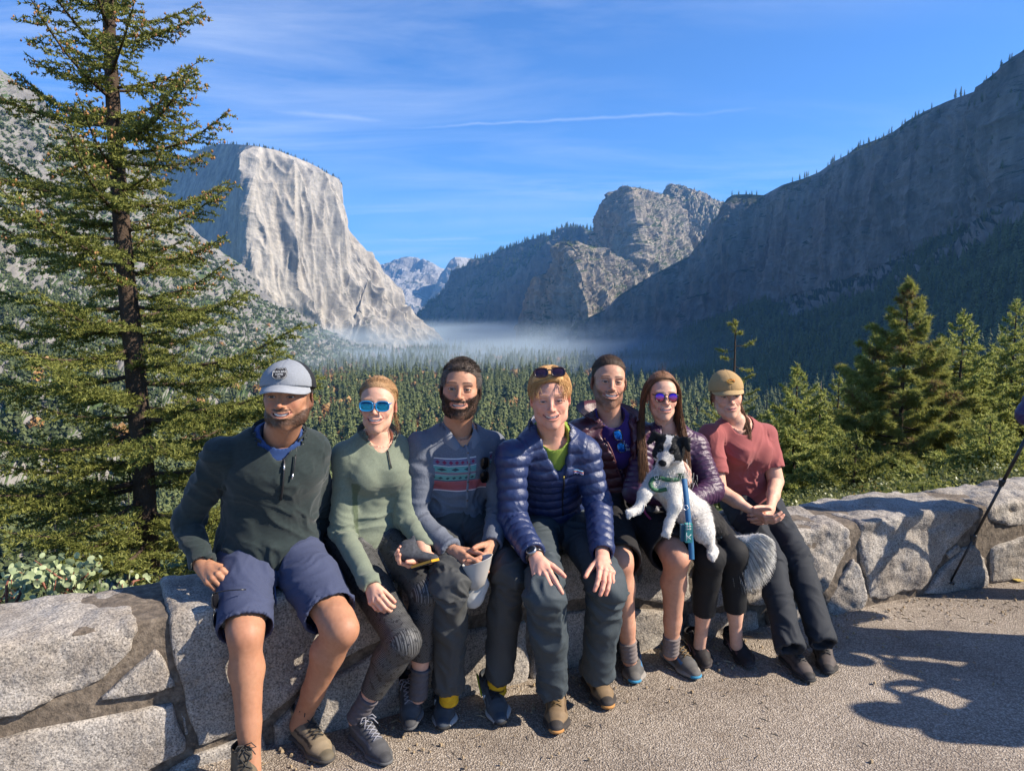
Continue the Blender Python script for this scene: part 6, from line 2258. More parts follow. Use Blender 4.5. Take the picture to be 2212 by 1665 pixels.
def surf_line(V, fig, o_, pts, lift=0.002):
 return project_to(np.array(pts, float), o_, fig.side, fig.up, fig.fwd, V, lift)
def collar(fig, col, mat, rx=0.075, ry=0.070, h=0.055, open_=0.9, tilt=0.25, r=0.006, name='collar', flare=0.012, drop=0.0, seed=0, lay=0.0):
 """standing collar, open at the front; open_ = half angle of the opening"""
 n = 40
 a = np.linspace(-math.pi + open_, math.pi - open_, n)     # 0 = back
 c0 = fig.J['neck'] - fig.up * (0.020 + drop) - fig.fwd * 0.014
 g = Geo()
 rows = []
 for k, q in enumerate((0, 0.35, 0.7, 1.0, 0.93, 0.5, 0.0)):
  rad = 1 + (flare / rx) * q * (1 + lay * np.abs(np.sin(a)) * 2) + (0.0 if k < 4 else 0.055)
  hh = h * q * (1 - 0.30 * (np.abs(a) / math.pi) ** 3)
  fw = -np.cos(a)
  sd = np.sin(a)
  p = c0 + fig.side * (sd * rx * rad)[:, None] + fig.fwd * ((fw * ry * rad) + 0)[:, None] + fig.up * (hh - tilt * 0.10 * (fw + 1) / 2)[:, None]
  rows.append(p)
 V = np.concatenate(rows)
 Fa = grid_faces(len(rows), n)
 V = V + (0.004 * fbm(V * 18 + seed, 2))[:, None] * np.array(fig.fwd)
 return mesh_np(name, V, Fa, mat, fig.root, attrs={'Col': np.tile(np.array(col, float), (len(V), 1))})
# =================================================================== 1: man in the grey cap
p1 = Fig('man in a grey and black cap, dark half zip sweater and blue shorts',
   neck=P(603, 938, 2.75), pelvis=PY(578, 2.84, 0.690), shl=P(478, 985, 2.72), shr=P(672, 972, 2.84),
   ell=P(405, 1128, 2.78), wrl=P(438, 1222, 2.63), elr=P(694, 1095, 2.98), wrr=P(668, 1200, 2.98),
   knl=PZ(530, 1372, 0.50), anl=PZ(540, 1632, 0.10), knr=PZ(738, 1358, 0.51), anr=PZ(655, 1545, 0.115),
   hipside=(0.92, 0.40, 0))
sk1 = (0.38, 0.20, 0.12)
sp1 = dict(skin=sk1, w=1.05, jaw=1.0, smile=1.05, open=0.0050, beard=0.93, cheek=-0.070, beardcol=(0.014, 0.010, 0.008), beard_len=0.0018, burns=0.7, browcol=(0.012, 0.009, 0.007), brow=0.0052, nose=1.15, neck=0.062,
   iris=(0.02, 0.012, 0.008), scalp=(0.01, 0.008, 0.007), lip=(0.33, 0.13, 0.10))
p1.head(sp1, P(609, 857, 2.60), yaw=1, pitch=3, roll=0, scale=1.02)
p1.core(sk1)
f = Field(*p1.bounds(('neck', 'pelvis', 'shl', 'shr', 'ell', 'elr', 'wrl', 'wrr'), 0.20), 0.006)
wst, cht, upr = p1.torso(f, (0.180, 0.126), (0.172, 0.135), (0.182, 0.142), sh=0.058, top=0.82)
f.ecap(p1.J['pelvis'] - p1.up * 0.03, p1.J['pelvis'] + p1.up * 0.03, p1.sideL, p1.fwdL, (0.200, 0.178), (0.194, 0.166), 0.03)
bn = p1.sleeve(f, 'l', (0.062, 0.056, 0.045), t1=0.97) + p1.sleeve(f, 'r', (0.060, 0.055, 0.045))
f.plane(p1.J['pelvis'] - p1.up * 0.035 + p1.fwd * 0.02, -p1.up + p1.fwd * 0.25, 0.006)
f.cone(p1.J['neck'] - p1.up * 0.02, p1.J['neck'] + p1.up * 0.1 + p1.fwd * .05, 0.058, 0.075, 0, op='cut')
p1.under(f, (0.180, 0.126), (0.018, 0.045, 0.14), knit_m, notch=0.085, nw=.036, neckr=.066)
V, Fa = f.mesh()
V = folds(V, Fa, [(p1.J['pelvis'], p1.J['neck'], 0.15)] + bn, amp=0.0035, fl=17, fp=5,
   hot=[(p1.J['ell'], .10), (p1.J['wrl'], .09), (p1.J['pelvis'] + p1.fwd * .12 + p1.up * .03, .13), (lerp(p1.J['shl'], p1.J['ell'], .25), .09), (p1.J['elr'], .1)], hot_amp=0.008, seed=1)
c = np.tile((0.015, 0.023, 0.023), (len(V), 1))
mel = vnoise(V * np.array([90, 90, 700]))
c = c * (0.8 + 0.55 * mel)[:, None]
p1s = p1.part('sweater', V, Fa, cloth_m, attrs={'Col': c})
p1V = V
collar(p1, (0.012, 0.018, 0.018), cloth_m, 0.080, 0.078, 0.062, 0.75, flare=0.020, drop=.008)
# zips
o_ = cht
zp = surf_line(p1V, p1, o_, [(0.016, 0.115 - 0.018 * i) for i in range(11)], 0.003)
strip(p1, zp, 0.0042, 0, black_zip, 'zip')
strip(p1, surf_line(p1V, p1, o_, [(0.016, 0.075), (0.016, 0.058)], 0.008), 0.0035, 0, metal, 'zip_pull')
zp = surf_line(p1V, p1, o_, [(0.056 - .0012 * i, 0.100 - 0.012 * i) for i in range(7)], 0.003)
strip(p1, zp, 0.0030, 0, black_zip, 'zip')
strip(p1, surf_line(p1V, p1, o_, [(0.049, 0.040), (0.0475, 0.020)], 0.006), 0.0035, 0, metal, 'zip_pull')
# hands
V, Fa, tips, kn, info = hand_geo(p1.J['wrl'], P(474, 1252, 2.56) - p1.J['wrl'], (0.15, 0.75, -0.75), True, curls=((0.75, 0.75, .4), (0.85, 0.8, .5), (0.95, .9, .5), (1.0, .9, .5)), size=1.06, elbow=p1.J['ell'], start=0.5, spread=.06, thumb=(0.7, 0.45, 0.5))
p1.skin(V, Fa, hand_color(V, sk1, tips, kn))
V, Fa, tips, kn, info = hand_geo(p1.J['wrr'], (-0.2, -0.1, -1), (-.5, .3, 0), False, size=1.05, elbow=p1.J['elr'], start=0.6)
p1.skin(V, Fa, hand_color(V, sk1, tips, kn))
# shorts
f = Field(*p1.bounds(('pelvis', 'knl', 'knr', 'hipl', 'hipr'), 0.19), 0.006)
f.ecap(p1.J['pelvis'] - p1.up * 0.04, p1.J['pelvis'] + p1.up * 0.05, p1.sideL, p1.fwdL, (0.172, 0.130), (0.160, 0.120))
bns = []
for q, t in (('l', 0.90), ('r', 0.80)):
 h_, k_ = p1.J['hip' + q], p1.J['kn' + q]
 e = lerp(h_, k_, t)
 mid = lerp(h_, k_, .45)
 f.cone(h_, mid, 0.108, 0.100, 0.04)
 cone_cut(f, mid, e - np.array([0, 0, 0.012]), 0.100, 0.098, 0.03)
 u = unit(e - mid)
 f.cone(e - u * 0.10 - np.array([0, 0, .012]), e + u * 0.05 - np.array([0, 0, .012]), 0.088, 0.092, 0, op='cut')
 bns.append((h_, k_, 0.08))
V, Fa = f.mesh()
V = folds(V, Fa, bns, amp=0.004, fl=13, fp=7, hot=[(lerp(p1.J['pelvis'], lerp(p1.J['knl'], p1.J['knr'], .5), .3), .13)], hot_amp=0.009, seed=9, twist=.8)
c = np.tile((0.046, 0.056, 0.105), (len(V), 1))
p1.part('shorts', V, Fa, woven_m, attrs={'Col': c})
shV = V
fo = p1.J['pelvis'] + p1.fwdL * .1
zp = project_to(np.array([(0.004, -0.02 - 0.012 * i) for i in range(7)]), fo, p1.sideL, unit(np.array([0, 0, 1.]) - p1.fwdL * .3), p1.fwdL, V, 0.001)
strip(p1, zp, 0.0025, 0, plain('seam_blue', (0.045, 0.06, 0.13), .8), 'fly_seam')
for q in 'lr': p1.bare_leg(q, sk1, 1.06, hair=0.0)
p1.finish()
# boots
T_, so1 = shoe(p1.root, PZ(520, 1668, 0.004), PZ(560, 1800, 0.004), np.array([0, 0, 1.]), 'boot', ((0.11, 0.088, 0.06), (0.05, 0.045, 0.04), (0.02, 0.02, 0.02), (0.09, 0.07, 0.05), (0.05, 0.04, 0.03), (0.04, .04, .035)), True)
T_, so2 = shoe(p1.root, p1.J['anr'] + np.array([-0.055, 0.065, -0.108]), PZ(722, 1655, 0.006), np.array([0.0, 0, 1.]), 'boot', ((0.20, 0.155, 0.10), (0.08, 0.07, 0.06), (0.015, 0.015, 0.015), (0.10, 0.082, 0.055), (0.05, 0.04, 0.03), (0.05, .045, .04)), False, wd=1.05)
# cap: grey front panels, black mesh sides, brim and woven badge
def cap(fig, front, side, brim_c, tip=0.0, off=0.014, blen=0.068, hline=0.030, curve=1.5, split=True, bw=0.072):
 w = fig.sp.get('w', 1.0)
 f = Field((-0.12, -0.19, -0.03), (0.12, 0.15, 0.17), 0.003)
 f.ell((0, 0.020, 0.034), (0.076 * w + off, 0.095 + off, 0.086 + off * .8))
 f.ell((0, -0.024, 0.040), (0.070 * w + off, 0.068 + off, 0.066 + off), k=0.02)
 f.plane((0, -0.09, hline), (0, -0.10, -1), 0.002)
 f.plane((0, 0.10, hline - .035), (0, 0.12, -1), 0.002)
 f.ell((0, 0.020, 0.030), (0.076 * w + off - .006, 0.094 + off - .006, 0.084 + off - .006), op='cut')
 V, Fa = f.mesh()
 n = vnormals(V, Fa)
 seam = np.minimum(np.abs(V[:, 0]), np.abs(np.abs(np.arctan2(V[:, 0], -(V[:, 1] - .02))) - 1.15) * .09)
 V = V - n * (0.0012 * np.exp(-(seam / .0022) ** 2))[:, None] + n * (0.0012 * fbm(V * 28, 2))[:, None]
 a = np.abs(np.arctan2(V[:, 0], -(V[:, 1] - .02)))
 c = np.where((a < 1.15)[:, None] | (not split), np.array(front), np.array(side))
 c = c * (0.88 + .24 * vnoise(V * 400))[:, None]
 o = fig.part('cap', fig.W(V), Fa, attr_mat('cap_cloth', 0.9, nscale=400, bscale=900, bstr=.5, bdist=.0008), attrs={'Col': c})
 # brim
 nu, nv = 34, 9
 rows = []
 for vv in list(np.linspace(0, 1, nv)):
  for uu in np.linspace(-1, 1, nu):
   ang_ = uu * 1.10
   ex = math.sin(ang_) * (0.078 * w + off * .7)
   ey = 0.020 - math.cos(ang_) * (0.092 + off * .8)
   ext = blen * math.cos(uu * math.pi / 2) ** 0.6 * vv
   z = hline + 0.010 - 0.46 * ext - curve * ex * ex * (1.0 + vv * 2.6) + 0.004
   rows.append((ex * (1 + .10 * vv), ey - ext, z))
 Vt = np.array(rows)
 Vb = Vt - [0, 0, 0.003]
 ft = grid_faces(nv, nu)
 Vv = np.concatenate([Vt, Vb])
 edge = [(nu * (nv - 1) + i, nu * (nv - 1) + i + 1, nu * nv + nu * (nv - 1) + i + 1, nu * nv + nu * (nv - 1) + i) for i in range(nu - 1)]
 Fb = np.concatenate([ft, (ft + nu * nv)[:, ::-1], np.array(edge)])
 mesh_np('brim', fig.W(Vv), Fb, attr_mat('cap_cloth'), o, attrs={'Col': np.tile(np.array(brim_c), (len(Vv), 1)) * (0.88 + .24 * vnoise(Vv * 400))[:, None]})
 Vb_, Fb_ = sphere_vf((0, 0.012, 0.034 + 0.086 + off * .8), (.007, .007, .004), 10, 6)
 mesh_np('button', fig.W(Vb_), Fb_, attr_mat('cap_cloth'), o, attrs={'Col': np.tile(np.array(front), (len(Vb_), 1))})
 return o, V
capo, capV = cap(p1, (0.21, 0.225, 0.25), (0.012, 0.013, 0.016), (0.25, 0.265, 0.29), hline=0.040)
def on_cap(V2, zc, lift, w, off=0.014, hgt=0.0):
 """wrap a flat drawing (x, z) round the front of the cap"""
 out = []
 for q in V2:
  ang_ = q[0] / (0.085 + off * .5)
  z = zc + q[1]
  zz = np.clip((z - 0.034) / (0.086 + off * .8), -.98, .98)
  rr = math.sqrt(1 - zz * zz)
  zz2 = np.clip((z - 0.040) / (0.066 + off), -.98, .98)
  rr2 = math.sqrt(1 - zz2 * zz2)
  y1 = 0.020 - math.cos(ang_) * (0.095 + off) * rr
  y2 = -0.024 - math.cos(ang_) * (0.068 + off) * rr2
  out.append((math.sin(ang_) * (0.076 * w + off) * .96, min(y1, y2) - 0.006 - lift, z))
 return np.array(out)
hexa = np.array([(-.026, .009), (-.017, .0205), (.017, .0205), (.026, .009), (.026, -.010), (.014, -.0185), (-.014, -.0185), (-.026, -.010)])
hx = [(0., 0.)] + list(hexa) + list(hexa * .5)
Vh = on_cap(np.array([(0, 0)] + list(hexa * .5) + list(hexa)), 0.083, 0.0015, 1.06)
Fh = [[0, 1 + i, 1 + (i + 1) % 8] for i in range(8)]
Fq = [[1 + i, 9 + i, 9 + (i + 1) % 8, 1 + (i + 1) % 8] for i in range(8)]
g = Geo(); g.add(p1.W(Vh), np.array(Fh)); g.add(p1.W(Vh), np.array(Fq))
bd = g.build('badge', plain('badge_black', (0.015, 0.015, 0.018), .8), capo, smooth=False)
V, Ft = tube(p1.W(on_cap(np.array(list(hexa * .92) + [hexa[0] * .92]), 0.083, 0.003, 1.06)), .0006, 4)
white_thread = plain('white_thread', (0.62, 0.62, 0.60), .8)
mesh_np('badge_border', V, Ft, white_thread, capo)
for (tx, sz, zz) in (('BLACK RIFLE', 0.0090, 0.0065), ('COFFEE', 0.0088, -0.0025), ('CO.', 0.0085, -0.0110)):
 V2, F2 = text_mesh(tx, sz)
 mesh_np('lettering', p1.W(on_cap(V2[:, :2] * [.88, 1] + [0, zz - (V2[:, :1] ** 2).ravel().mean() * 0], 0.083, 0.0032, 1.06)), F2, white_thread, capo, smooth=False)
V, Ft = tube(p1.W(on_cap(np.array([(-.010, .0150), (-.005, .0172), (0, .0150), (.005, .0172), (.010, .0150)]), 0.083, 0.003, 1.06)), .0006, 4)
mesh_np('badge_mark', V, Ft, white_thread, capo)
hair_black = hair_mat('hair_black', (0.010, 0.008, 0.007), (0.025, 0.018, 0.014))
V, Fa = hair_shell(p1.sp, 0.004, (0, -0.060, 0.060), (0, -0.72, -0.69), amp=.002, low=-0.055)
mesh_np('hair', p1.W(V), Fa, hair_black, p1.root)
# sunglasses hanging from his hand over the pocket
ax_ = unit(np.array([0.15, -.25, -.95])); ay_ = unit(np.array([.95, -.25, .20]) - ax_ * (np.array([.95, -.25, .20]) @ ax_)); Rg = np.stack([ax_, ay_, np.cross(ax_, ay_)], 1)
og = P(466, 1318, 2.50)
sunglasses('black sunglasses dangling from the hand of the man in the grey cap', lambda Q: np.asarray(Q, float) @ Rg.T + og, glass_mat('lens_dark', (0.02, 0.02, 0.025), (0.05, 0.05, 0.06)), dark_plastic, fold=False, temple=.12)
# =================================================================== 2: woman in the sage half zip
p2 = Fig('woman in a sage green half zip top, herringbone leggings and blue sunglasses',
   neck=P(818, 938, 2.97), pelvis=PY(790, 3.02, 0.675), shl=P(748, 985, 2.93), shr=P(862, 975, 3.03),
   ell=P(738, 1145, 2.90), wrl=P(800, 1262, 2.64), elr=P(878, 1120, 2.98), wrr=P(928, 1196, 2.80),
   knl=PZ(872, 1385, 0.43), anl=PZ(780, 1532, 0.14), knr=PZ(922, 1278, 0.56), anr=PZ(905, 1480, 0.17),
   hipside=(0.90, 0.42, 0))
sk2 = (0.60, 0.36, 0.26)
sp2 = dict(skin=sk2, w=0.96, jaw=0.74, smile=1.0, open=0.0052, browcol=(0.30, 0.17, 0.09), brow=0.0028, nose=.8, neck=0.047, male=False, scalp=(0.26, 0.15, 0.08), hairline=.074, lip=(0.50, 0.20, 0.17))
p2.head(sp2, P(811, 875, 2.87), yaw=2, pitch=2, roll=1, scale=0.94)
p2.core(sk2)
f = Field(*p2.bounds(('neck', 'pelvis', 'shl', 'shr', 'ell', 'elr', 'wrl', 'wrr'), 0.18), 0.0055)
wst, cht, upr = p2.torso(f, (0.138, 0.096), (0.122, 0.094), (0.152, 0.118), sh=0.046, top=.80)
for s_ in (-1, 1): f.ell(lerp(p2.J['pelvis'], p2.J['neck'], .66) + p2.side * .058 * s_ + p2.fwd * .066, .052, k=.045)
f.ecap(p2.J['pelvis'] - p2.up * 0.03, p2.J['pelvis'] + p2.up * 0.03, p2.sideL, p2.fwdL, (0.158, 0.128), (0.150, 0.120), 0.02)
bn = p2.sleeve(f, 'l', (0.050, 0.045, 0.036), t1=1.06) + p2.sleeve(f, 'r', (0.050, 0.045, 0.037), t1=.92)
f.plane(p2.J['pelvis'] - p2.up * 0.065, -p2.up + p2.fwd * .1, 0.005)
f.cone(p2.J['neck'] - p2.up * 0.02, p2.J['neck'] + p2.up * 0.1 + p2.fwd * .06, 0.046, 0.070, 0, op='cut')
p2.under(f, (0.138, 0.096), sk2, M_skin, notch=0.085, nw=.034, neckr=.052)
V, Fa = f.mesh()
V = folds(V, Fa, [(p2.J['pelvis'], p2.J['neck'], 0.12)] + bn, amp=0.0030, fl=20, fp=5, hot=[(p2.J['ell'], .08), (p2.J['wrl'], .07), (wst + p2.fwd * .08, .10), (lerp(p2.J['shl'], p2.J['ell'], .2) + p2.side * .04, .07), (p2.J['shr'] - p2.up * .1, .07)], hot_amp=0.007, seed=2)
lo_ = (V - cht) @ p2.side
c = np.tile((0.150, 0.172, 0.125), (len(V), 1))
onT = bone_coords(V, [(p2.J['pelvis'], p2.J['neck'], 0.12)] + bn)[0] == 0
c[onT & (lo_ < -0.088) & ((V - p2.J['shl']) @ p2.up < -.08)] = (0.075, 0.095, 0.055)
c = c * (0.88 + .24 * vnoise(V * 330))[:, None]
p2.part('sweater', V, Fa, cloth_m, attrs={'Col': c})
p2V = V
collar(p2, (0.085, 0.09, 0.065), cloth_m, 0.064, 0.066, 0.058, 0.8, flare=0.020, drop=.008)
zp = surf_line(p2V, p2, cht, [(0.022 + .002 * i, 0.100 - 0.014 * i) for i in range(6)], 0.002)
strip(p2, zp, 0.0028, 0, black_zip, 'zip')
V, Fa, tips, kn, info = hand_geo(p2.J['wrl'], P(816, 1300, 2.58) - p2.J['wrl'], (0.1, 0.95, -0.2), True, curls=((0.75, 0.7, .5),) * 4, size=.86, elbow=p2.J['ell'], start=.5, spread=.03, thumb=(.8, .3, .6), fa=(.036, .025))
p2.skin(V, Fa, hand_color(V, sk2, tips, kn))
V, Fa, tips, kn, info = hand_geo(P(925, 1206, 2.76), P(880, 1210, 2.74) - P(925, 1206, 2.76), (0, -0.45, .9), False, curls=((0.55, .75, .5),) * 4, size=.90, elbow=p2.J['elr'], start=.55, spread=.08, thumb=(.75, .55, .5), fa=(.036, .025))
p2.skin(V, Fa, hand_color(V, sk2, tips, kn))
# leggings
f = Field(*p2.bounds(('pelvis', 'knl', 'knr', 'hipl', 'hipr', 'anl', 'anr'), 0.15), 0.0052)
f.ecap(p2.J['pelvis'] - p2.up * 0.04, p2.J['pelvis'] + p2.up * 0.05, p2.sideL, p2.fwdL, (0.148, 0.122), (0.130, 0.110))
bl = p2.leg(f, 'l', (0.090, 0.062, 0.062, 0.045), t1=0.74, calf=.012, cut=True, hollow=.009) + p2.leg(f, 'r', (0.090, 0.062, 0.060, 0.046), t1=0.70, calf=.012, hollow=.009)
V, Fa = f.mesh()
V = folds(V, Fa, bl, amp=0.0012, fl=30, fp=10, hot=[(p2.J['knl'], .07), (p2.J['pelvis'] + p2.fwd * .1, .1)], hot_amp=.003, seed=4)
bi, bt, bd = bone_coords(V, bl)
# herringbone print: zig zag lines in limb coordinates
perp = V - bd * (V * bd).sum(1)[:, None]
ref = np.array([p2.side, ] * len(V)); ref = ref - bd * (ref * bd).sum(1)[:, None]; ref /= np.linalg.norm(ref, axis=1)[:, None]
p2leg = p2.part('leggings', V, Fa, None, attrs={'bt': bt, 'rx': (V * ref).sum(1)}, mats=[None])
m, nt, b = new_mat('herringbone')
a1, a2 = N(nt, 'ShaderNodeAttribute', attribute_name='bt'), N(nt, 'ShaderNodeAttribute', attribute_name='rx')
zig = math_(nt, 'PINGPONG', a2.outputs['Fac'], 0.011)
ph = math_(nt, 'ADD', math_(nt, 'MULTIPLY', zig, 0.8), a1.outputs['Fac'])
ln_ = math_(nt, 'PINGPONG', ph, 0.0030)
mk = math_(nt, 'LESS_THAN', ln_, 0.0011)
tcn = N(nt, 'ShaderNodeTexCoord')
nn_ = noise_tex(nt, tcn.outputs['Object'], 70, 3)
mk = math_(nt, 'MULTIPLY', mk, math_(nt, 'GREATER_THAN', nn_, 0.40))
cc = mixc(nt, mk, (0.008, 0.008, 0.009), (0.095, 0.095, 0.095))
link(nt, cc, b.inputs['Base Color'])
b.inputs['Roughness'].default_value = 0.6
p2leg.data.materials.clear(); p2leg.data.materials.append(m)
# shins and socks
for q in 'lr': p2.bare_leg(q, sk2, .80, top=.92)
p2.finish()
for q in 'lr': sock(p2, q, (0.085, 0.075, 0.080), t0=.80, r=.036)
grey_tr = ((0.060, 0.060, 0.064), (0.075, 0.075, 0.078), (0.22, 0.22, 0.25), (0.045, 0.045, 0.048), (0.10, 0.10, 0.11), (0.09, 0.09, 0.09))
shoe(p2.root, p2.J['anl'] + np.array([-0.045, 0.055, -0.128]), PZ(826, 1640, 0.006), np.array([0, 0, 1.]), 'trail', grey_tr, True, L=.27)
shoe(p2.root, PZ(888, 1478, 0.085), PZ(892, 1618, 0.008), unit(np.array([-0.12, -.38, 1.])), 'trail', grey_tr, False, L=.27)
# hair pulled back
hair_sandy = hair_mat('hair_sandy', (0.20, 0.105, 0.045), (0.42, 0.25, 0.12))
V, Fa = hair_shell(p2.sp, 0.004, (0, -0.068, 0.072), (0, -0.66, -0.75), amp=.0015, fr=(150, 20, 40))
mesh_np('hair', p2.W(V), Fa, hair_sandy, p2.root)
rr = np.random.default_rng(4)
def back_swept(w, n, r, off=0.006, front=1.05, length=1.0, hz=0.078, lift=.002, target=(0, .115, .0)):
 """strands combed from the hairline over the skull to the back"""
 out = []
 u = r.uniform(-1.9, 1.9, n)
 for i in range(n):
  v0 = 0.95 - 0.25 * abs(u[i]) ** 1.2 / 2 + r.normal() * .03
  v0 = 0.98 + .32 * (abs(u[i]) / 1.9) ** 1.5 + r.normal() * .02
  st = on_cranium(u[i], v0, off * (0.9 + .3 * r.random()), w)
  m_ = 9
  tgt = np.array(target) + r.normal(size=3) * [.016, .006, .014]
  cen = np.array([0, 0.020, 0.030])
  pts = []
  for k in range(m_):
   t = k / (m_ - 1)
   q = st * (1 - t) + tgt * t - cen
   rd = math.sqrt((q[0] / (0.076 * w + off)) ** 2 + (q[1] / (0.094 + off)) ** 2 + (q[2] / (0.086 + off)) ** 2)
   q = q / max(rd, .3) * (1 + lift / .09 * math.sin(t * 3.14) * r.random() * 2)
   pts.append(cen + q)
  out.append(pts)
 return np.array(out)
V, Fa = strands(back_swept(.97, 1900, rr, off=.0068), .0011, rr)
mesh_np('hair_strands', p2.W(V), Fa, hair_sandy, p2.root)
# flyaway wisps by the ear and a tail behind
ws = []
for k in range(46):
 s0 = np.array([0.072, 0.01, -.03 - .02 * rr.random()]) + rr.normal(size=3) * .004
 l_ = .05 + .05 * rr.random()
 ws.append([s0 + np.array([.010 * t + .012 * t * t * rr.random(), .01 * t, -l_ * t]) + rr.normal(size=3) * .001 for t in np.linspace(0, 1, 6)])
V, Fa = strands(np.array(ws), .0005, rr)
mesh_np('hair_wisps', p2.W(V), Fa, hair_sandy, p2.root)
blue_frame = plain('blue_frame', (0.01, 0.19, 0.42), 0.25, coat=.5)
sunglasses('blue mirrored sunglasses worn by the woman in the sage top', lambda Q: p2.W(np.asarray(Q, float) + [0, -0.104, 0.000]), glass_mat('lens_blue', (0.02, 0.33, 0.60), (0.01, 0.05, 0.09)), blue_frame, rx=.0275, rz=.0205, gap=.0335, rim=.0026, temple=.11)
# ring
V, Ft = tube([p2.J['wrl'] + v for v in ([0, 0, 0], [0, 0, .001])], .001, 4)
# knitted hat and phone held in her hand
f = Field(P(860, 1230, 2.75) - .10, P(940, 1150, 2.75) + .10, .004)
b0, b1 = P(868, 1196, 2.72), P(935, 1206, 2.70)
f.cone(b0, b1, .030, .022, 0, flat=((0, 0.2, 1), .75))
f.cone(P(880, 1185, 2.74), P(900, 1205, 2.73), .034, .030, .02)
f.cone(P(888, 1186, 2.74), P(893, 1160, 2.75), .016, .006, .02)
V, Fa = f.mesh()
V = V + vnormals(V, Fa) * (.004 * ridged(V * 22, 2) - .002)[:, None]
c = np.tile((0.045, 0.048, 0.056), (len(V), 1)) * (.6 + .8 * vnoise(V * 240))[:, None]
o = mesh_np('knitted_hat', V, Fa, attr_mat('knit'), smooth=True, attrs={'Col': c})
meta(o, 'dark speckled knitted hat held by the woman in the sage top', 'hat')
yel = plain('yellow_case', (0.55, 0.26, 0.01), .5)
a0, a1 = P(893, 1224, 2.69), P(944, 1208, 2.66)
ex = unit(a1 - a0); ez = unit(np.cross(ex, [0, -1., .35])); ey = np.cross(ez, ex)
rt = empty('phone', (a0 + a1) / 2, 'phone in a yellow case held under the knitted hat', 'phone')
V, Fa = box_vf((a0 + a1) / 2, (.045, .030, .0045), np.stack([ex, ey, ez], 1)); mesh_np('case', V, Fa, yel, rt, smooth=False)
V, Fa = box_vf((a0 + a1) / 2 + ez * .0052, (.042, .027, .001), np.stack([ex, ey, ez], 1)); mesh_np('screen', V, Fa, dark_plastic, rt, smooth=False)
# =================================================================== 3: bearded man in the patterned shirt
p3 = Fig('bearded man in a grey blue shirt with a striped chest band, holding a cup',
   neck=P(990, 925, 3.10), pelvis=PY(985, 3.17, 0.675), shl=P(908, 965, 3.04), shr=P(1062, 962, 3.18),
   ell=P(900, 1118, 3.00), wrl=P(975, 1190, 2.80), elr=P(1082, 1105, 3.08), wrr=P(1062, 1178, 2.86),
   knl=PZ(972, 1262, 0.60), anl=PZ(970, 1492, 0.13), knr=PZ(1102, 1240, 0.60), anr=PZ(1075, 1470, 0.13),
   hipside=(0.90, 0.42, 0))
sk3 = (0.43, 0.235, 0.15)
sp3 = dict(skin=sk3, w=0.97, jaw=.88, long=1.04, smile=0.75, open=0.0036, beard=0.99, beardcol=(0.024, 0.015, 0.011), beard_len=0.0020, beard_high=.006, browcol=(0.022, 0.015, 0.011), brow=0.0048, nose=1.25, neck=0.058,
   iris=(0.07, 0.04, 0.02), scalp=(0.03, 0.022, 0.018), hairline=.076, ear=1.05, lip=(0.36, 0.15, 0.12))
p3.head(sp3, P(993, 841, 2.96), yaw=1, pitch=3, roll=3, scale=1.03)
p3.core(sk3)
f = Field(*p3.bounds(('neck', 'pelvis', 'shl', 'shr', 'ell', 'elr', 'wrl', 'wrr'), 0.18), 0.0055)
wst, cht, upr = p3.torso(f, (0.158, 0.112), (0.140, 0.108), (0.160, 0.125), sh=0.050, top=.80)
bn = p3.sleeve(f, 'l', (0.056, 0.050, 0.042), t1=.97) + p3.sleeve(f, 'r', (0.055, 0.050, 0.043))
f.plane(p3.J['pelvis'] - p3.up * 0.02, -p3.up + p3.fwd * .1, 0.005)
f.cone(p3.J['neck'] - p3.up * 0.045, p3.J['neck'] + p3.up * 0.1 + p3.fwd * .03, 0.058, 0.080, 0, op='cut')
p3.under(f, (0.158, 0.112), sk3, M_skin, notch=0.075, nw=.034, neckr=.060)
V, Fa = f.mesh()
V = folds(V, Fa, [(p3.J['pelvis'], p3.J['neck'], 0.13)] + bn, amp=0.0035, fl=17, fp=6, hot=[(p3.J['ell'], .09), (p3.J['elr'], .09), (p3.J['wrl'], .07), (wst + p3.fwd * .1, .11), (lerp(p3.J['shl'], p3.J['ell'], .25), .07)], hot_amp=0.008, seed=3)
u_ = (V - cht) @ p3.side
h_ = (V - cht) @ p3.up
onT = bone_coords(V, [(p3.J['pelvis'], p3.J['neck'], 0.13)] + bn)[0] == 0
c = np.tile((0.105, 0.125, 0.175), (len(V), 1))
base3 = c.copy()
p3s = p3.part('shirt', V, Fa, None, attrs={'Col': c, 'pu': u_, 'ph': h_, 'pm': (onT & ((V - cht) @ p3.fwd > 0)).astype(float)}, mats=[None])
p3V = V
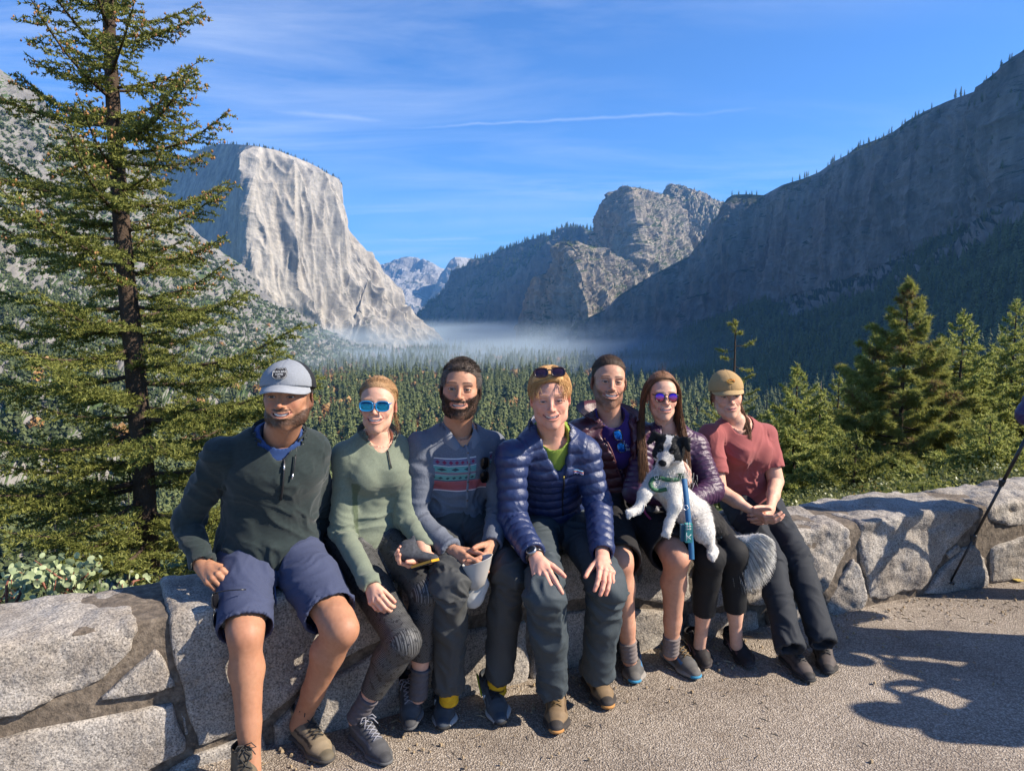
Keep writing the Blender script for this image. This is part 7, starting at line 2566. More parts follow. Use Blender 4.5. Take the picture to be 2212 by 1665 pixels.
# woven band: stripes and rows of diamonds, as a procedural pattern in shirt coordinates
m, nt, b = new_mat('patterned_shirt')
A_ = {k: N(nt, 'ShaderNodeAttribute', attribute_name=k).outputs['Fac'] for k in ('pu', 'ph', 'pm')}
tcn = N(nt, 'ShaderNodeTexCoord')
nn_ = noise_tex(nt, mapping(nt, tcn.outputs['Object'], (1, 1, .4)), 260, 3)
cham = mixc(nt, nn_, (0.065, 0.075, 0.100), (0.130, 0.145, 0.180))
hn = math_(nt, 'DIVIDE', math_(nt, 'SUBTRACT', A_['ph'], -0.105), 0.150)       # 0 bottom .. 1 top of the band
cols = [(0.0, (0.55, 0.45, 0.45)), (0.03, (0.30, 0.075, 0.085)), (0.30, (0.38, 0.10, 0.11)), (0.32, (0.09, 0.10, 0.14)), (0.36, (0.10, 0.27, 0.26)), (0.50, (0.10, 0.28, 0.27)), (0.52, (0.30, 0.28, 0.30)), (0.545, (0.11, 0.13, 0.18)),
  (0.58, (0.30, 0.10, 0.12)), (0.60, (0.09, 0.26, 0.26)), (0.76, (0.09, 0.25, 0.26)), (0.78, (0.45, 0.45, 0.45)), (0.80, (0.12, 0.12, 0.19)), (0.96, (0.13, 0.12, 0.20)), (0.975, (0.55, 0.55, 0.55))]
band = ramp(nt, hn, cols, 'CONSTANT')
def diamonds(hc, hh, per, half):
 a = math_(nt, 'DIVIDE', math_(nt, 'ABSOLUTE', math_(nt, 'SUBTRACT', hn, hc)), hh)
 b_ = math_(nt, 'DIVIDE', math_(nt, 'ABSOLUTE', math_(nt, 'SUBTRACT', math_(nt, 'PINGPONG', A_['pu'], per / 2), 0.0)), half)
 return math_(nt, 'LESS_THAN', math_(nt, 'ADD', a, b_), 1.0)
band = mixc(nt, diamonds(0.885, 0.055, 0.024, 0.0085), band, (0.16, 0.015, 0.06))
band = mixc(nt, diamonds(0.69, 0.05, 0.052, 0.017), band, (0.02, 0.045, 0.07))
band = mixc(nt, diamonds(0.43, 0.045, 0.026, 0.009), band, (0.02, 0.06, 0.08))
inb = math_(nt, 'MULTIPLY', math_(nt, 'GREATER_THAN', hn, 0.0), math_(nt, 'LESS_THAN', hn, 1.0))
inb = math_(nt, 'MULTIPLY', inb, math_(nt, 'GREATER_THAN', A_['pm'], 0.5))
pocket = math_(nt, 'MULTIPLY', math_(nt, 'LESS_THAN', math_(nt, 'ABSOLUTE', math_(nt, 'SUBTRACT', A_['pu'], 0.075)), 0.036), math_(nt, 'GREATER_THAN', hn, 0.33))
inb = math_(nt, 'MULTIPLY', inb, math_(nt, 'SUBTRACT', 1.0, pocket))
cc = mixc(nt, inb, cham, mixc(nt, 0.25, band, mixc(nt, nn_, (0.4, 0.4, 0.4), (1, 1, 1)), 'MULTIPLY'))
link(nt, cc, b.inputs['Base Color'])
b.inputs['Roughness'].default_value = 0.85
bump(nt, b, math_(nt, 'ADD', math_(nt, 'MULTIPLY', nn_, .3), noise_tex(nt, tcn.outputs['Object'], 30, 5, .6, 1.6)), .6, .005)
p3s.data.materials.clear(); p3s.data.materials.append(m)
shirt_seam = plain('shirt_placket', (0.135, 0.15, 0.185), .9)
zp = surf_line(p3V, p3, cht, [(0.006, 0.12 - 0.02 * i) for i in range(16)], -0.0035)
V, Ft = tube(zp, .0065, 6)
V2 = V
mesh_np('placket', V2, Ft, shirt_seam, p3.root)
for i in range(7):
 q = surf_line(p3V, p3, cht, [(0.006, 0.105 - 0.042 * i)], .003)[0]
 V, Fs = sphere_vf(q, (.0042, .0042, .0042), 8, 5); mesh_np('button', V, Fs, plain('shirt_button', (.10, .06, .04), .4), p3.root)
# open shirt collar: two leaves
for s_ in (-1, 1):
 nk = p3.J['neck']
 A0 = nk + p3.side * s_ * .060 + p3.up * .030 - p3.fwd * .010
 A1 = nk + p3.side * s_ * .052 + p3.up * .002 + p3.fwd * .045
 A2 = nk + p3.side * s_ * .014 - p3.up * .055 + p3.fwd * .078
 B0 = nk + p3.side * s_ * .092 - p3.up * .010 - p3.fwd * .010
 B1 = nk + p3.side * s_ * .088 - p3.up * .040 + p3.fwd * .055
 B2 = nk + p3.side * s_ * .055 - p3.up * .085 + p3.fwd * .085
 V = np.array([A0, A1, A2, B0, B1, B2])
 G_ = []
 for t in np.linspace(0, 1, 6):
  for (a, b_) in ((A0, B0), (lerp(A0, A1, .5), lerp(B0, B1, .5)), (A1, B1), (lerp(A1, A2, .5), lerp(B1, B2, .5)), (A2, B2)):
   G_.append(lerp(a, b_, t) + p3.fwd * .010 * math.sin(t * 3.1) + p3.up * .006 * math.sin(t * 3.1))
 V = np.array(G_)
 Ff = grid_faces(6, 5)
 V3 = np.concatenate([V, V - p3.fwd * .004])
 mesh_np('collar', V3, np.concatenate([Ff, Ff[:, ::-1] + 30]), shirt_seam, p3.root)
for (nm, sd, tg, pn, rt_) in (('l', 'wrl', P(1008, 1222, 2.72), (0.25, 0.85, -0.1), True), ('r', 'wrr', P(1046, 1222, 2.74), (-0.75, 0.45, 0.1), False)):
 V, Fa, tips, kn, info = hand_geo(p3.J[sd], tg - p3.J[sd], pn, rt_, curls=((0.35, 0.55, .35), (0.40, 0.55, .35), (0.45, .6, .35), (0.5, .6, .35)), size=1.02, elbow=p3.J['el' + nm], start=.5, spread=.10, thumb=(.85, .45, .35) if nm == 'l' else (.8, .5, .3), fa=(.044, .028))
 p3.skin(V, Fa, hand_color(V, sk3, tips, kn))
# trousers
def trousers(fig, col, r=(0.095, 0.078, 0.072, 0.066), pe=(0.160, 0.130), amp=.004, seed=0, t1=1.0, mat=None, calf=0.01, h=.0058, hot=.008, fl=13, lf=1.0):
 f = Field(*fig.bounds(('pelvis', 'knl', 'knr', 'hipl', 'hipr', 'anl', 'anr'), 0.15), h)
 f.ecap(fig.J['pelvis'] - fig.up * 0.05, fig.J['pelvis'] + fig.up * 0.05, fig.sideL, fig.fwdL, pe, (pe[0] * .93, pe[1] * .93))
 bl = fig.leg(f, 'l', r, t1=t1 * lf, calf=calf, k=.04) + fig.leg(f, 'r', r, t1=t1, calf=calf, k=.04)
 V, Fa = f.mesh()
 J = fig.J
 V = folds(V, Fa, bl, amp=amp, fl=fl, fp=6, hot=[(J['knl'], .10), (J['knr'], .10), (J['anl'], .09), (J['anr'], .09), (J['pelvis'] + fig.fwd * .12, .13)], hot_amp=hot, seed=seed, twist=.9)
 return mesh_np('trousers', V, Fa, mat or pant_m, fig.root, attrs={'Col': np.tile(np.array(col), (len(V), 1))}), V
trousers(p3, (0.048, 0.050, 0.050), (0.084, 0.067, 0.063, 0.056), seed=31, t1=0.96, amp=.006, hot=.012)
p3.finish()
sock(p3, 'r', (0.62, 0.34, 0.015), t0=.80, r=.040, stripes=(0.02, 0.015, 0.01))
sock(p3, 'l', (0.62, 0.34, 0.015), t0=.88, r=.038, stripes=(0.02, 0.015, 0.01))
run3 = ((0.060, 0.064, 0.070), (0.30, 0.30, 0.30), (0.006, 0.006, 0.008), (0.045, 0.055, 0.070), (0.10, 0.105, 0.11), (0.02, 0.02, 0.02))
Ta, oa = shoe(p3.root, PZ(962, 1500, 0.012), PZ(960, 1596, 0.006), np.array([0, -.1, 1.]), 'runner', run3, True, L=.285)
Tb, ob = shoe(p3.root, PZ(1052, 1478, 0.045), PZ(1094, 1582, 0.006), unit(np.array([-.1, -.25, 1.])), 'runner', run3, False, L=.285)
wh = plain('logo_white', (0.62, 0.62, 0.62), .6)
yl = plain('heel_yellow', (0.50, 0.52, 0.03), .6)
for T_, o_s, sg in ((Ta, oa, 1), (Tb, ob, 1)):
 for pts in ([(0.100, sg * -.040, .030), (0.112, sg * -.037, .060)], [(0.112, sg * -.037, .060), (0.126, sg * -.042, .030)], [(0.126, sg * -.042, .030), (0.140, sg * -.036, .058)]):
  V, Ft = tube(T_(pts), .0028, 5); mesh_np('emblem', V, Ft, wh, o_s)
V, Ft = tube(Tb([(0.012, -.030, .020), (0.010, -.034, .055), (0.030, -.040, .085), (.055, -.042, .060), (.10, -.044, .028)]), .004, 6)
mesh_np('heel_trim', V, Ft, yl, ob)
# hair: short, brushed up, greying at the sides
hair_brown = hair_mat('hair_dark_brown', (0.020, 0.014, 0.011), (0.070, 0.050, 0.038))
hair_grey = hair_mat('hair_greying', (0.06, 0.05, 0.045), (0.22, 0.20, 0.18))
V, Fa = hair_shell(p3.sp, 0.006, (0, -0.074, 0.068), (0, -0.60, -0.80), amp=.004, fr=(120, 60, 60), low=-.06)
mesh_np('hair', p3.W(V), Fa, hair_brown, p3.root)
def stubble(fig, n, r, vr, ur, L, off, dirv, width, mat, name='hair_strands', w=1.0):
 u = r.uniform(*ur, n); v = r.uniform(*vr, n)
 base = on_cranium(u, v, off, w)
 nrm = unit_rows(base - np.array([0, .02, .03]))
 d = nrm * .55 + np.array(dirv) + r.normal(size=(n, 3)) * .18
 d = unit_rows(d)
 l = L * (0.6 + .8 * r.random(n))
 t = np.linspace(0, 1, 4)[None, :, None]
 paths = base[:, None] + d[:, None] * l[:, None, None] * t + np.array([0, 0, -.15]) * (l[:, None, None] * t ** 2)
 V, Fa = strands(paths, width, r)
 return mesh_np(name, fig.W(V), Fa, mat, fig.root)
def unit_rows(a): return a / (np.linalg.norm(a, axis=-1, keepdims=True) + 1e-9)
stubble(p3, 2600, rr, (0.0, 1.15), (-2.9, 2.9), .011, .006, (0.25, .10, .20), .0011, hair_brown, w=.98)
for s_ in (-1, 1):
 stubble(p3, 380, rr, (1.15, 1.75), (s_ * 1.2 - .35, s_ * 1.2 + .5), .010, .002, (0, .3, -.6), .0010, hair_grey, w=1.0)
# sunglasses hooked on the pocket
og = surf_pt(p3V, cht, p3.side, p3.up, p3.fwd, .080, -.010, .012)
Rg = np.stack([-p3.up, -p3.fwd, p3.side], 1)
sunglasses('black sunglasses hooked vertically on the chest pocket of the patterned shirt', lambda Q: np.asarray(Q, float) @ Rg.T + og, glass_mat('lens_black', (0.012, 0.012, 0.014), (0.03, 0.03, 0.035)), dark_plastic, rx=.026, rz=.018, gap=.031, fold=True)
# squashed silicone cup between his hands
cupm = plain('grey_silicone', (0.36, 0.34, 0.31), .6, nscale=30, namp=.1)
cb, ct_ = P(1026, 1262, 2.70), P(1032, 1200, 2.70)
ax = unit(ct_ - cb)
n = 40
rows = []
prof = [(-.02, .012), (0.0, .034), (0.03, .040), (0.06, .045), (0.092, .050), (0.097, .052), (0.095, .048), (0.06, .041), (0.02, .034), (0.004, .02)]
for (hh, r_) in prof:
 a = np.arange(n) * 2 * math.pi / n
 rows.append(cb + ax * (hh + (0.018 * np.cos(a) * (hh > .08)))[:, None] + np.array([1, 0, 0.05]) * (np.cos(a) * r_ * 1.1)[:, None] + np.array([0, 1., 0]) * (np.sin(a) * r_ * .72)[:, None])
V = np.concatenate(rows)
i = np.arange(len(prof) - 1)[:, None] * n; jn = np.arange(n)[None]
Fc = np.stack([i + jn, i + (jn + 1) % n, i + n + (jn + 1) % n, i + n + jn], -1).reshape(-1, 4)
o = mesh_np('cup', V, Fc, cupm)
meta(o, 'squashed grey silicone cup held between the hands of the bearded man', 'cup')
bagm = plain('translucent_bag', (0.42, 0.42, 0.40), .35, nscale=18, namp=.25)
f = Field(P(1000, 1310, 2.72) - .06, P(1052, 1230, 2.72) + .06, .004)
f.cone(P(1024, 1248, 2.74), P(1020, 1290, 2.73), .030, .034, 0, flat=((0, 1, 0), .4)); f.cone(P(1020, 1290, 2.73), P(1045, 1262, 2.74), .026, .022, .02, flat=((0, 1, 0), .4))
V, Fa = f.mesh(); V = V + vnormals(V, Fa) * (.006 * ridged(V * 20, 2) - .003)[:, None]
o = mesh_np('plastic_bag', V, Fa, bagm)
meta(o, 'crumpled clear plastic bag hanging below the cup', 'bag')
# =================================================================== 4: fair man in the navy quilted jacket
p4 = Fig('fair haired man in a navy quilted jacket leaning forward with both hands on his knees',
   neck=P(1192, 935, 3.08), pelvis=PY(1195, 3.34, 0.665), shl=P(1105, 985, 3.02), shr=P(1262, 975, 3.12),
   ell=P(1108, 1125, 2.96), wrl=P(1158, 1205, 2.70), elr=P(1292, 1090, 3.10), wrr=P(1302, 1205, 2.77),
   knl=PZ(1178, 1285, 0.58), anl=PZ(1196, 1490, 0.13), knr=PZ(1312, 1262, 0.58), anr=PZ(1290, 1455, 0.14),
   hipside=(0.92, 0.38, 0))
sk4 = (0.62, 0.34, 0.25)
sp4 = dict(skin=sk4, w=1.0, jaw=.90, smile=1.05, open=0.0050, browcol=(0.42, 0.22, 0.11), brow=0.0036, nose=1.05, neck=0.057, scalp=(0.40, 0.20, 0.08), hairline=.072, eye=.0024, iris=(.05, .06, .08), lip=(0.50, 0.19, 0.16))
p4.head(sp4, P(1190, 866, 2.93), yaw=-1, pitch=-6, roll=-3, scale=1.0)
p4.core(sk4)
f = Field(*p4.bounds(('neck', 'pelvis', 'shl', 'shr', 'ell', 'elr', 'wrl', 'wrr'), 0.18), 0.005)
wst, cht, upr = p4.torso(f, (0.166, 0.120), (0.150, 0.120), (0.172, 0.135), sh=0.054, top=.82)
bn = p4.sleeve(f, 'l', (0.062, 0.058, 0.045), t1=.88) + p4.sleeve(f, 'r', (0.060, 0.056, 0.045), t1=.92)
f.plane(p4.J['pelvis'] - p4.up * 0.02, -p4.up + p4.fwd * .1, 0.005)
f.cone(p4.J['neck'] - p4.up * 0.03, p4.J['neck'] + p4.up * 0.1 + p4.fwd * .04, 0.062, 0.080, 0, op='cut')
p4.under(f, (0.166, 0.120), (0.19, 0.26, 0.035), knit_m, notch=0.175, nw=.042, neckr=.062, hi=.04)
V, Fa = f.mesh()
n = vnormals(V, Fa)
bi, bt, bd = bone_coords(V, [(p4.J['pelvis'], p4.J['neck'], 0.13)] + bn)
uu = (V - cht) @ p4.side
perp = V - bd * (V * bd).sum(1)[:, None]
V = quilt(V, n, bt + .006 * fbm(V * 9, 2), 0.046, 0.0085, cross=uu + .6 * ((V - cht) @ p4.fwd), cperiod=.085, camp=.35)
V = folds(V, Fa, [(p4.J['pelvis'], p4.J['neck'], 0.13)] + bn, amp=0.0016, fl=36, fp=26, hot=[(p4.J['ell'], .08), (p4.J['elr'], .08)], hot_amp=0.003, seed=41)
p4.part('quilted_jacket', V, Fa, nylon_m, attrs={'Col': np.tile((0.016, 0.028, 0.088), (len(V), 1))})
p4V = V
collar(p4, (0.016, 0.026, 0.080), nylon_m, 0.080, 0.076, 0.066, 0.72, flare=0.016, drop=.012)
strip(p4, surf_line(p4V, p4, cht, [(0.008, 0.02 - 0.022 * i) for i in range(12)], .002), .0034, 0, black_zip, 'zip')
q = surf_line(p4V, p4, cht, [(0.008, 0.022), (.008, .006)], .007); strip(p4, q, .003, 0, plain('zip_brass', (.5, .4, .1), .4, .8), 'zip_pull')
# small woven label on the chest: three bright bands and a jagged skyline
bandc = [plain('label_violet', (.25, .15, .45), .8), plain('label_orange', (.55, .22, .08), .8), plain('label_blue', (.12, .3, .5), .8)]
for i, bm_ in enumerate(bandc):
 pts = [(0.055 + .010 * k, 0.036 + .004 * i) for k in range(5)]
 strip(p4, surf_line(p4V, p4, cht, pts, .0045), .0024, 0, bm_, 'label_band')
strip(p4, surf_line(p4V, p4, cht, [(.056, .031), (.064, .035), (.070, .031), (.079, .036), (.086, .031), (.094, .034)], .0055), .0018, 0, white_thread, 'label_mark')
for (nm, tg, pn, rt_, cu) in (('l', P(1180, 1260, 2.595), (0.1, 0.95, -0.30), True, ((.25, .3, .2), (.28, .34, .2), (.28, .34, .2), (.25, .34, .2))),
        ('r', P(1314, 1254, 2.64), (-0.30, 0.92, -0.3), False, ((.28, .4, .3), (.28, .4, .3), (.28, .4, .3), (.28, .4, .3)))):
 V, Fa, tips, kn, info = hand_geo(p4.J['wr' + nm], tg - p4.J['wr' + nm], pn, rt_, curls=cu, size=.98, elbow=p4.J['el' + nm], start=.45, spread=.10, thumb=(.75, .60, .30), fa=(.042, .027))
 p4.skin(V, Fa, hand_color(V, sk4, tips, kn))
trousers(p4, (0.040, 0.052, 0.060), (0.090, 0.070, 0.067, 0.061), seed=44, t1=1.0, hot=.014, amp=.007)
p4.finish()
hik = ((0.17, 0.115, 0.065), (0.035, 0.03, 0.028), (0.16, 0.10, 0.04), (0.035, 0.030, 0.028), (0.09, 0.055, 0.03), (0.42, 0.20, 0.06))
shoe(p4.root, PZ(1196, 1505, 0.006), PZ(1208, 1606, 0.004), np.array([0, 0, 1.]), 'trail', hik, True, L=.30)
shoe(p4.root, PZ(1268, 1462, 0.006), PZ(1334, 1556, 0.004), np.array([0, 0, 1.]), 'trail', hik, False, L=.30)
# side swept fair hair
hair_fair = hair_mat('hair_fair', (0.36, 0.17, 0.055), (0.62, 0.38, 0.16))
V, Fa = hair_shell(p4.sp, 0.010, (0, -0.070, 0.066), (0, -0.64, -0.77), amp=.004, fr=(60, 120, 60), bulge=[((-.01, -.050, .086), (.056, .034, .030))], low=-.05)
mesh_np('hair', p4.W(V), Fa, hair_fair, p4.root)
rr = np.random.default_rng(44)
ps = []
for k in range(1500):          # fringe combed from a parting on the picture right across the brow
 u0, fy = rr.uniform(-.2, 1.0), rr.random()
 a = np.array([0.030 + rr.normal() * .004, -0.078 + .09 * fy, 0.112 - .012 * (1 - fy)])
 e = np.array([-0.062 - .012 * rr.random(), -0.070 + .09 * fy + rr.normal() * .004, 0.052 + .022 * rr.random()])
 mid = np.array([-0.014 + rr.normal() * .006, -0.096 + .09 * fy, 0.112 + rr.normal() * .004 - .018 * (1 - fy)])
 ps.append([(1 - t) ** 2 * a + 2 * t * (1 - t) * mid + t * t * e for t in np.linspace(0, 1, 8)])
V, Fa = strands(np.array(ps), .0010, rr); mesh_np('fringe', p4.W(V), Fa, hair_fair, p4.root)
ps = []
for k in range(1700):
 u_, v_ = rr.uniform(.45, 5.8), rr.uniform(.1, 1.5)
 a = on_cranium(u_, v_, .010)
 b_ = on_cranium(u_ + rr.normal() * .1, v_ + .42, .014)
 ps.append([a * (1 - t) + b_ * t + (a - [0, .02, .03]) * .07 * math.sin(3.1 * t) for t in np.linspace(0, 1, 5)])
V, Fa = strands(np.array(ps), .0010, rr); mesh_np('hair_strands', p4.W(V), Fa, hair_fair, p4.root)
sunglasses('brown sunglasses pushed up on the hair of the fair man in the navy jacket', lambda Q: p4.W(np.asarray(Q, float) @ np.array([[1, 0, 0], [0, .94, .34], [0, -.34, .94]]).T * [1, 1, 1] + [0, -0.082, 0.121]), glass_mat('lens_brown', (0.03, 0.015, 0.03), (0.09, 0.04, 0.06)), plain('frame_brown', (.03, .012, .012), .3), rx=.0265, rz=.0185, gap=.034, rim=.003, temple=.10)
# watch
wp = lerp(p4.J['wrl'], p4.J['ell'], .05)
fd = unit(p4.J['wrl'] - p4.J['ell'])
pn = unit(np.array([-0.15, -0.85, 0.5]) - (np.array([-0.15, -0.85, 0.5]) @ fd) * fd)
wt = empty('wrist_watch', wp, 'round black watch on the wrist of the man in the navy jacket', 'watch')
sd = np.cross(fd, pn)
a = np.linspace(0, 2 * math.pi, 30)
V, Ft = tube([wp + pn * .0295 * math.cos(q) + sd * .034 * math.sin(q) for q in a], .0035, 6)
V = wp + (V - wp) + fd * ((V - wp) @ fd)[:, None] * 1.8
mesh_np('strap', V, Ft, dark_plastic, wt)
for nm, r_, h0, mm in (('case', .021, .0, plain('watch_case', (.35, .35, .36), .3, .9)), ('dial', .0175, .0012, plain('watch_dial', (.006, .008, .012), .12))):
 n_ = 32
 aa = np.arange(n_) * 2 * math.pi / n_
 c0 = wp + pn * (.031)
 R_ = [c0 + sd[None] * (np.cos(aa) * rq)[:, None] + fd[None] * (np.sin(aa) * rq)[:, None] + pn * hq for rq, hq in ((r_, -.004), (r_, .005 + h0), (r_ * .9, .007 + h0), (0.0005, .007 + h0))]
 V = np.concatenate(R_)
 i = np.arange(3)[:, None] * n_; jn = np.arange(n_)[None]
 mesh_np(nm, V, np.stack([i + jn, i + (jn + 1) % n_, i + n_ + (jn + 1) % n_, i + n_ + jn], -1).reshape(-1, 4), mm, wt)
# =================================================================== 5: man in the maroon vest
p5 = Fig('dark haired man in a maroon quilted vest over a purple tee, black shorts',
   neck=P(1318, 898, 3.54), pelvis=PY(1345, 3.66, 0.660), shl=P(1252, 938, 3.52), shr=P(1384, 940, 3.60),
   ell=P(1240, 1060, 3.70), wrl=P(1262, 1150, 3.72), elr=P(1400, 1060, 3.72), wrr=P(1400, 1140, 3.75),
   knl=PZ(1340, 1215, 0.55), anl=PZ(1358, 1402, 0.13), knr=PZ(1462, 1205, 0.56), anr=PZ(1450, 1390, 0.13),
   hipside=(0.94, 0.34, 0))
sk5 = (0.50, 0.28, 0.19)
sp5 = dict(skin=sk5, w=0.96, jaw=.82, long=1.02, smile=1.0, open=0.0060, beard=0.72, cheek=-.052, beardcol=(0.055, 0.030, 0.018), beard_len=0.0016, browcol=(0.035, 0.022, 0.014), brow=0.0044, nose=1.2, neck=0.055, ear=1.15,
   iris=(.05, .03, .015), scalp=(0.05, 0.03, 0.02), hairline=.082, lip=(0.40, 0.16, 0.13))
p5.head(sp5, P(1321, 825, 3.42), yaw=2, pitch=2, roll=4, scale=1.03)
p5.core(sk5)
f = Field(*p5.bounds(('neck', 'pelvis', 'shl', 'shr'), 0.19), 0.0055)
wst, cht, upr = p5.torso(f, (0.164, 0.118), (0.152, 0.112), (0.168, 0.128), sh=0.052, top=.84)
for q in 'lr': cone_cut(f, p5.J['sh' + q], lerp(p5.J['sh' + q], p5.J['el' + q], .16), .064, .066, .03)
f.plane(p5.J['pelvis'] - p5.up * 0.04, -p5.up + p5.fwd * .1, 0.005)
f.cone(p5.J['neck'] - p5.up * 0.03, p5.J['neck'] + p5.up * 0.1 + p5.fwd * .04, 0.066, 0.085, 0, op='cut')
us, usV = p5.under(f, (0.164, 0.118), (0.030, 0.012, 0.105), knit_m, notch=0.15, nw=.05, neckr=.060, hi=.045, off=.014, split=(0.50, .085, .012))
V, Fa = f.mesh()
n = vnormals(V, Fa)
hh = (V - p5.J['pelvis']) @ p5.up
V = quilt(V, n, hh + .006 * fbm(V * 8, 2), 0.052, 0.0085, cross=(V - cht) @ p5.side, cperiod=.11, camp=.25)
V = folds(V, Fa, [(p5.J['pelvis'], p5.J['neck'], 0.13)], amp=0.0025, fl=24, fp=18, seed=5)
hw_ = 0
p5.part('quilted_vest', V, Fa, nylon_m, attrs={'Col': np.tile((0.062, 0.016, 0.024), (len(V), 1))})
p5V = V
collar(p5, (0.070, 0.018, 0.026), nylon_m, 0.088, 0.084, 0.070, 0.9, flare=0.036, lay=.5, drop=.012)
vest_trim = plain('vest_trim', (0.16, 0.055, 0.055), .6)
for sg in (-1, 1):
 pts = []
 for t in np.linspace(0, 1, 12):
  pts.append((sg * (.088 + (.012 - .088) * t), .135 - .34 * t))
 strip(p5, surf_line(p5V, p5, cht, pts, .003), .0032, 0, vest_trim, 'zip_edge')
# purple sleeves and the arms inside
for q in 'lr':
 f = Field(*p5.bounds(('sh' + q, 'el' + q), 0.10), 0.006)
 cone_cut(f, p5.J['sh' + q], lerp(p5.J['sh' + q], p5.J['el' + q], .75), .052, .054, 0)
 V, Fa = f.mesh(); p5.part('tee_sleeve', V, Fa, knit_m, attrs={'Col': np.tile((0.030, 0.012, 0.105), (len(V), 1))})
# lettering on the tee
fo = cht
for (tx, sz, w_, h_) in (('2015', .030, .052, .052), ('Ann E.', .026, .047, .028), ('Institu', .022, .052, .007)):
 V2, F2 = text_mesh(tx, sz)
 Vp = project_to(V2[:, :2] + [w_, h_], fo, p5.side, p5.up, p5.fwd, usV, .0025)
 mesh_np('lettering', Vp, F2, white_thread, us, smooth=False)
for (nm, tg, pn, rt_) in (('l', (0, 0, -1), (1, 0, 0), True), ('r', (0, 0, -1), (-1, 0, 0), False)):
 V, Fa, tips, kn, info = hand_geo(p5.J['wr' + nm], np.array(tg, float), pn, rt_, elbow=p5.J['el' + nm], start=.1, h=.0035)
 p5.skin(V, Fa, hand_color(V, sk5, tips, kn))
def shorts(fig, col, t=(0.95, 0.88), r=(.104, .096, .098), pe=(.160, .128), seed=0, mat=None, amp=.005):
 f = Field(*fig.bounds(('pelvis', 'knl', 'knr', 'hipl', 'hipr'), 0.19), 0.006)
 f.ecap(fig.J['pelvis'] - fig.up * 0.04, fig.J['pelvis'] + fig.up * 0.05, fig.sideL, fig.fwdL, pe, (pe[0] * .95, pe[1] * .95))
 bns = []
 for q, tt in zip('lr', t):
  h_, k_ = fig.J['hip' + q], fig.J['kn' + q]
  e = lerp(h_, k_, tt); mid = lerp(h_, k_, .45)
  f.cone(h_, mid, r[0], r[1], 0.04)
  cone_cut(f, mid, e - np.array([0, 0, 0.012]), r[1], r[2], 0.03)
  u = unit(e - mid)
  f.cone(e - u * 0.08 - np.array([0, 0, .012]), e + u * 0.05 - np.array([0, 0, .012]), r[2] - .011, r[2] - .009, 0, op='cut')
  bns.append((h_, k_, 0.08))
 V, Fa = f.mesh()
 V = folds(V, Fa, bns, amp=amp, fl=12, fp=7, hot=[(lerp(fig.J['pelvis'], lerp(fig.J['knl'], fig.J['knr'], .5), .3), .13)], hot_amp=0.010, seed=seed, twist=.8)
 return mesh_np('shorts', V, Fa, mat or woven_m, fig.root, attrs={'Col': np.tile(np.array(col, float), (len(V), 1))}), V
shorts(p5, (0.013, 0.012, 0.013), seed=55)
for q in 'lr': p5.bare_leg(q, sk5, 1.0)
p5.finish()
for q in 'lr': sock(p5, q, (0.17, 0.14, 0.13), t0=.90, r=.037)
tr5 = ((0.075, 0.072, 0.070), (0.22, 0.20, 0.18), (0.10, 0.10, 0.10), (0.10, 0.095, 0.09), (0.03, 0.12, 0.25), (0.04, 0.22, 0.36))
shoe(p5.root, PZ(1358, 1415, 0.006), PZ(1384, 1514, 0.004), np.array([0, 0, 1.]), 'trail', tr5, True, L=.295)
Tq, oq = shoe(p5.root, PZ(1432, 1410, 0.006), PZ(1516, 1474, 0.004), np.array([0, 0, 1.]), 'trail', tr5, False, L=.295)
hair_dark = hair_mat('hair_espresso', (0.028, 0.016, 0.010), (0.085, 0.050, 0.030))
V, Fa = hair_shell(p5.sp, 0.0045, (0, -0.066, 0.080), (0, -0.70, -0.71), amp=.003, fr=(120, 25, 60), low=-.06)
mesh_np('hair', p5.W(V), Fa, hair_dark, p5.root)
rr = np.random.default_rng(55)
V, Fa = strands(back_swept(.97, 2200, rr, off=.0068, target=(0, .118, .04)), .0011, rr); mesh_np('hair_strands', p5.W(V), Fa, hair_dark, p5.root)
V, Fa = sphere_vf((0, .125, .045), (.026, .024, .026), 16, 10); mesh_np('hair_bun', p5.W(V), Fa, hair_dark, p5.root)
ws = []
for k in range(60):
 st = on_cranium(rr.uniform(-2.6, 2.6), rr.uniform(.1, 1.3), .008)
 d = unit(st - [0, .02, .03]) + rr.normal(size=3) * .5
 l_ = rr.uniform(.012, .04)
 ws.append([st + d * l_ * t + np.array([0, 0, -l_ * .6]) * t * t for t in np.linspace(0, 1, 6)])
V, Fa = strands(np.array(ws), .0004, rr); mesh_np('hair_wisps', p5.W(V), Fa, hair_dark, p5.root)
og = surf_pt(usV, cht, p5.side, p5.up, p5.fwd, -.004, .052, .022)
Rg = np.stack([-unit(p5.up - .12 * p5.side), -p5.fwd, unit(p5.side + .12 * p5.up)], 1)
sunglasses('sunglasses with bright blue lenses hanging from the neck of the purple tee', lambda Q: np.asarray(Q, float) @ Rg.T + og, glass_mat('lens_bright_blue', (0.01, 0.12, 0.65), (0.01, 0.25, 0.9)), dark_plastic, rx=.0265, rz=.021, gap=.034, fold=True)
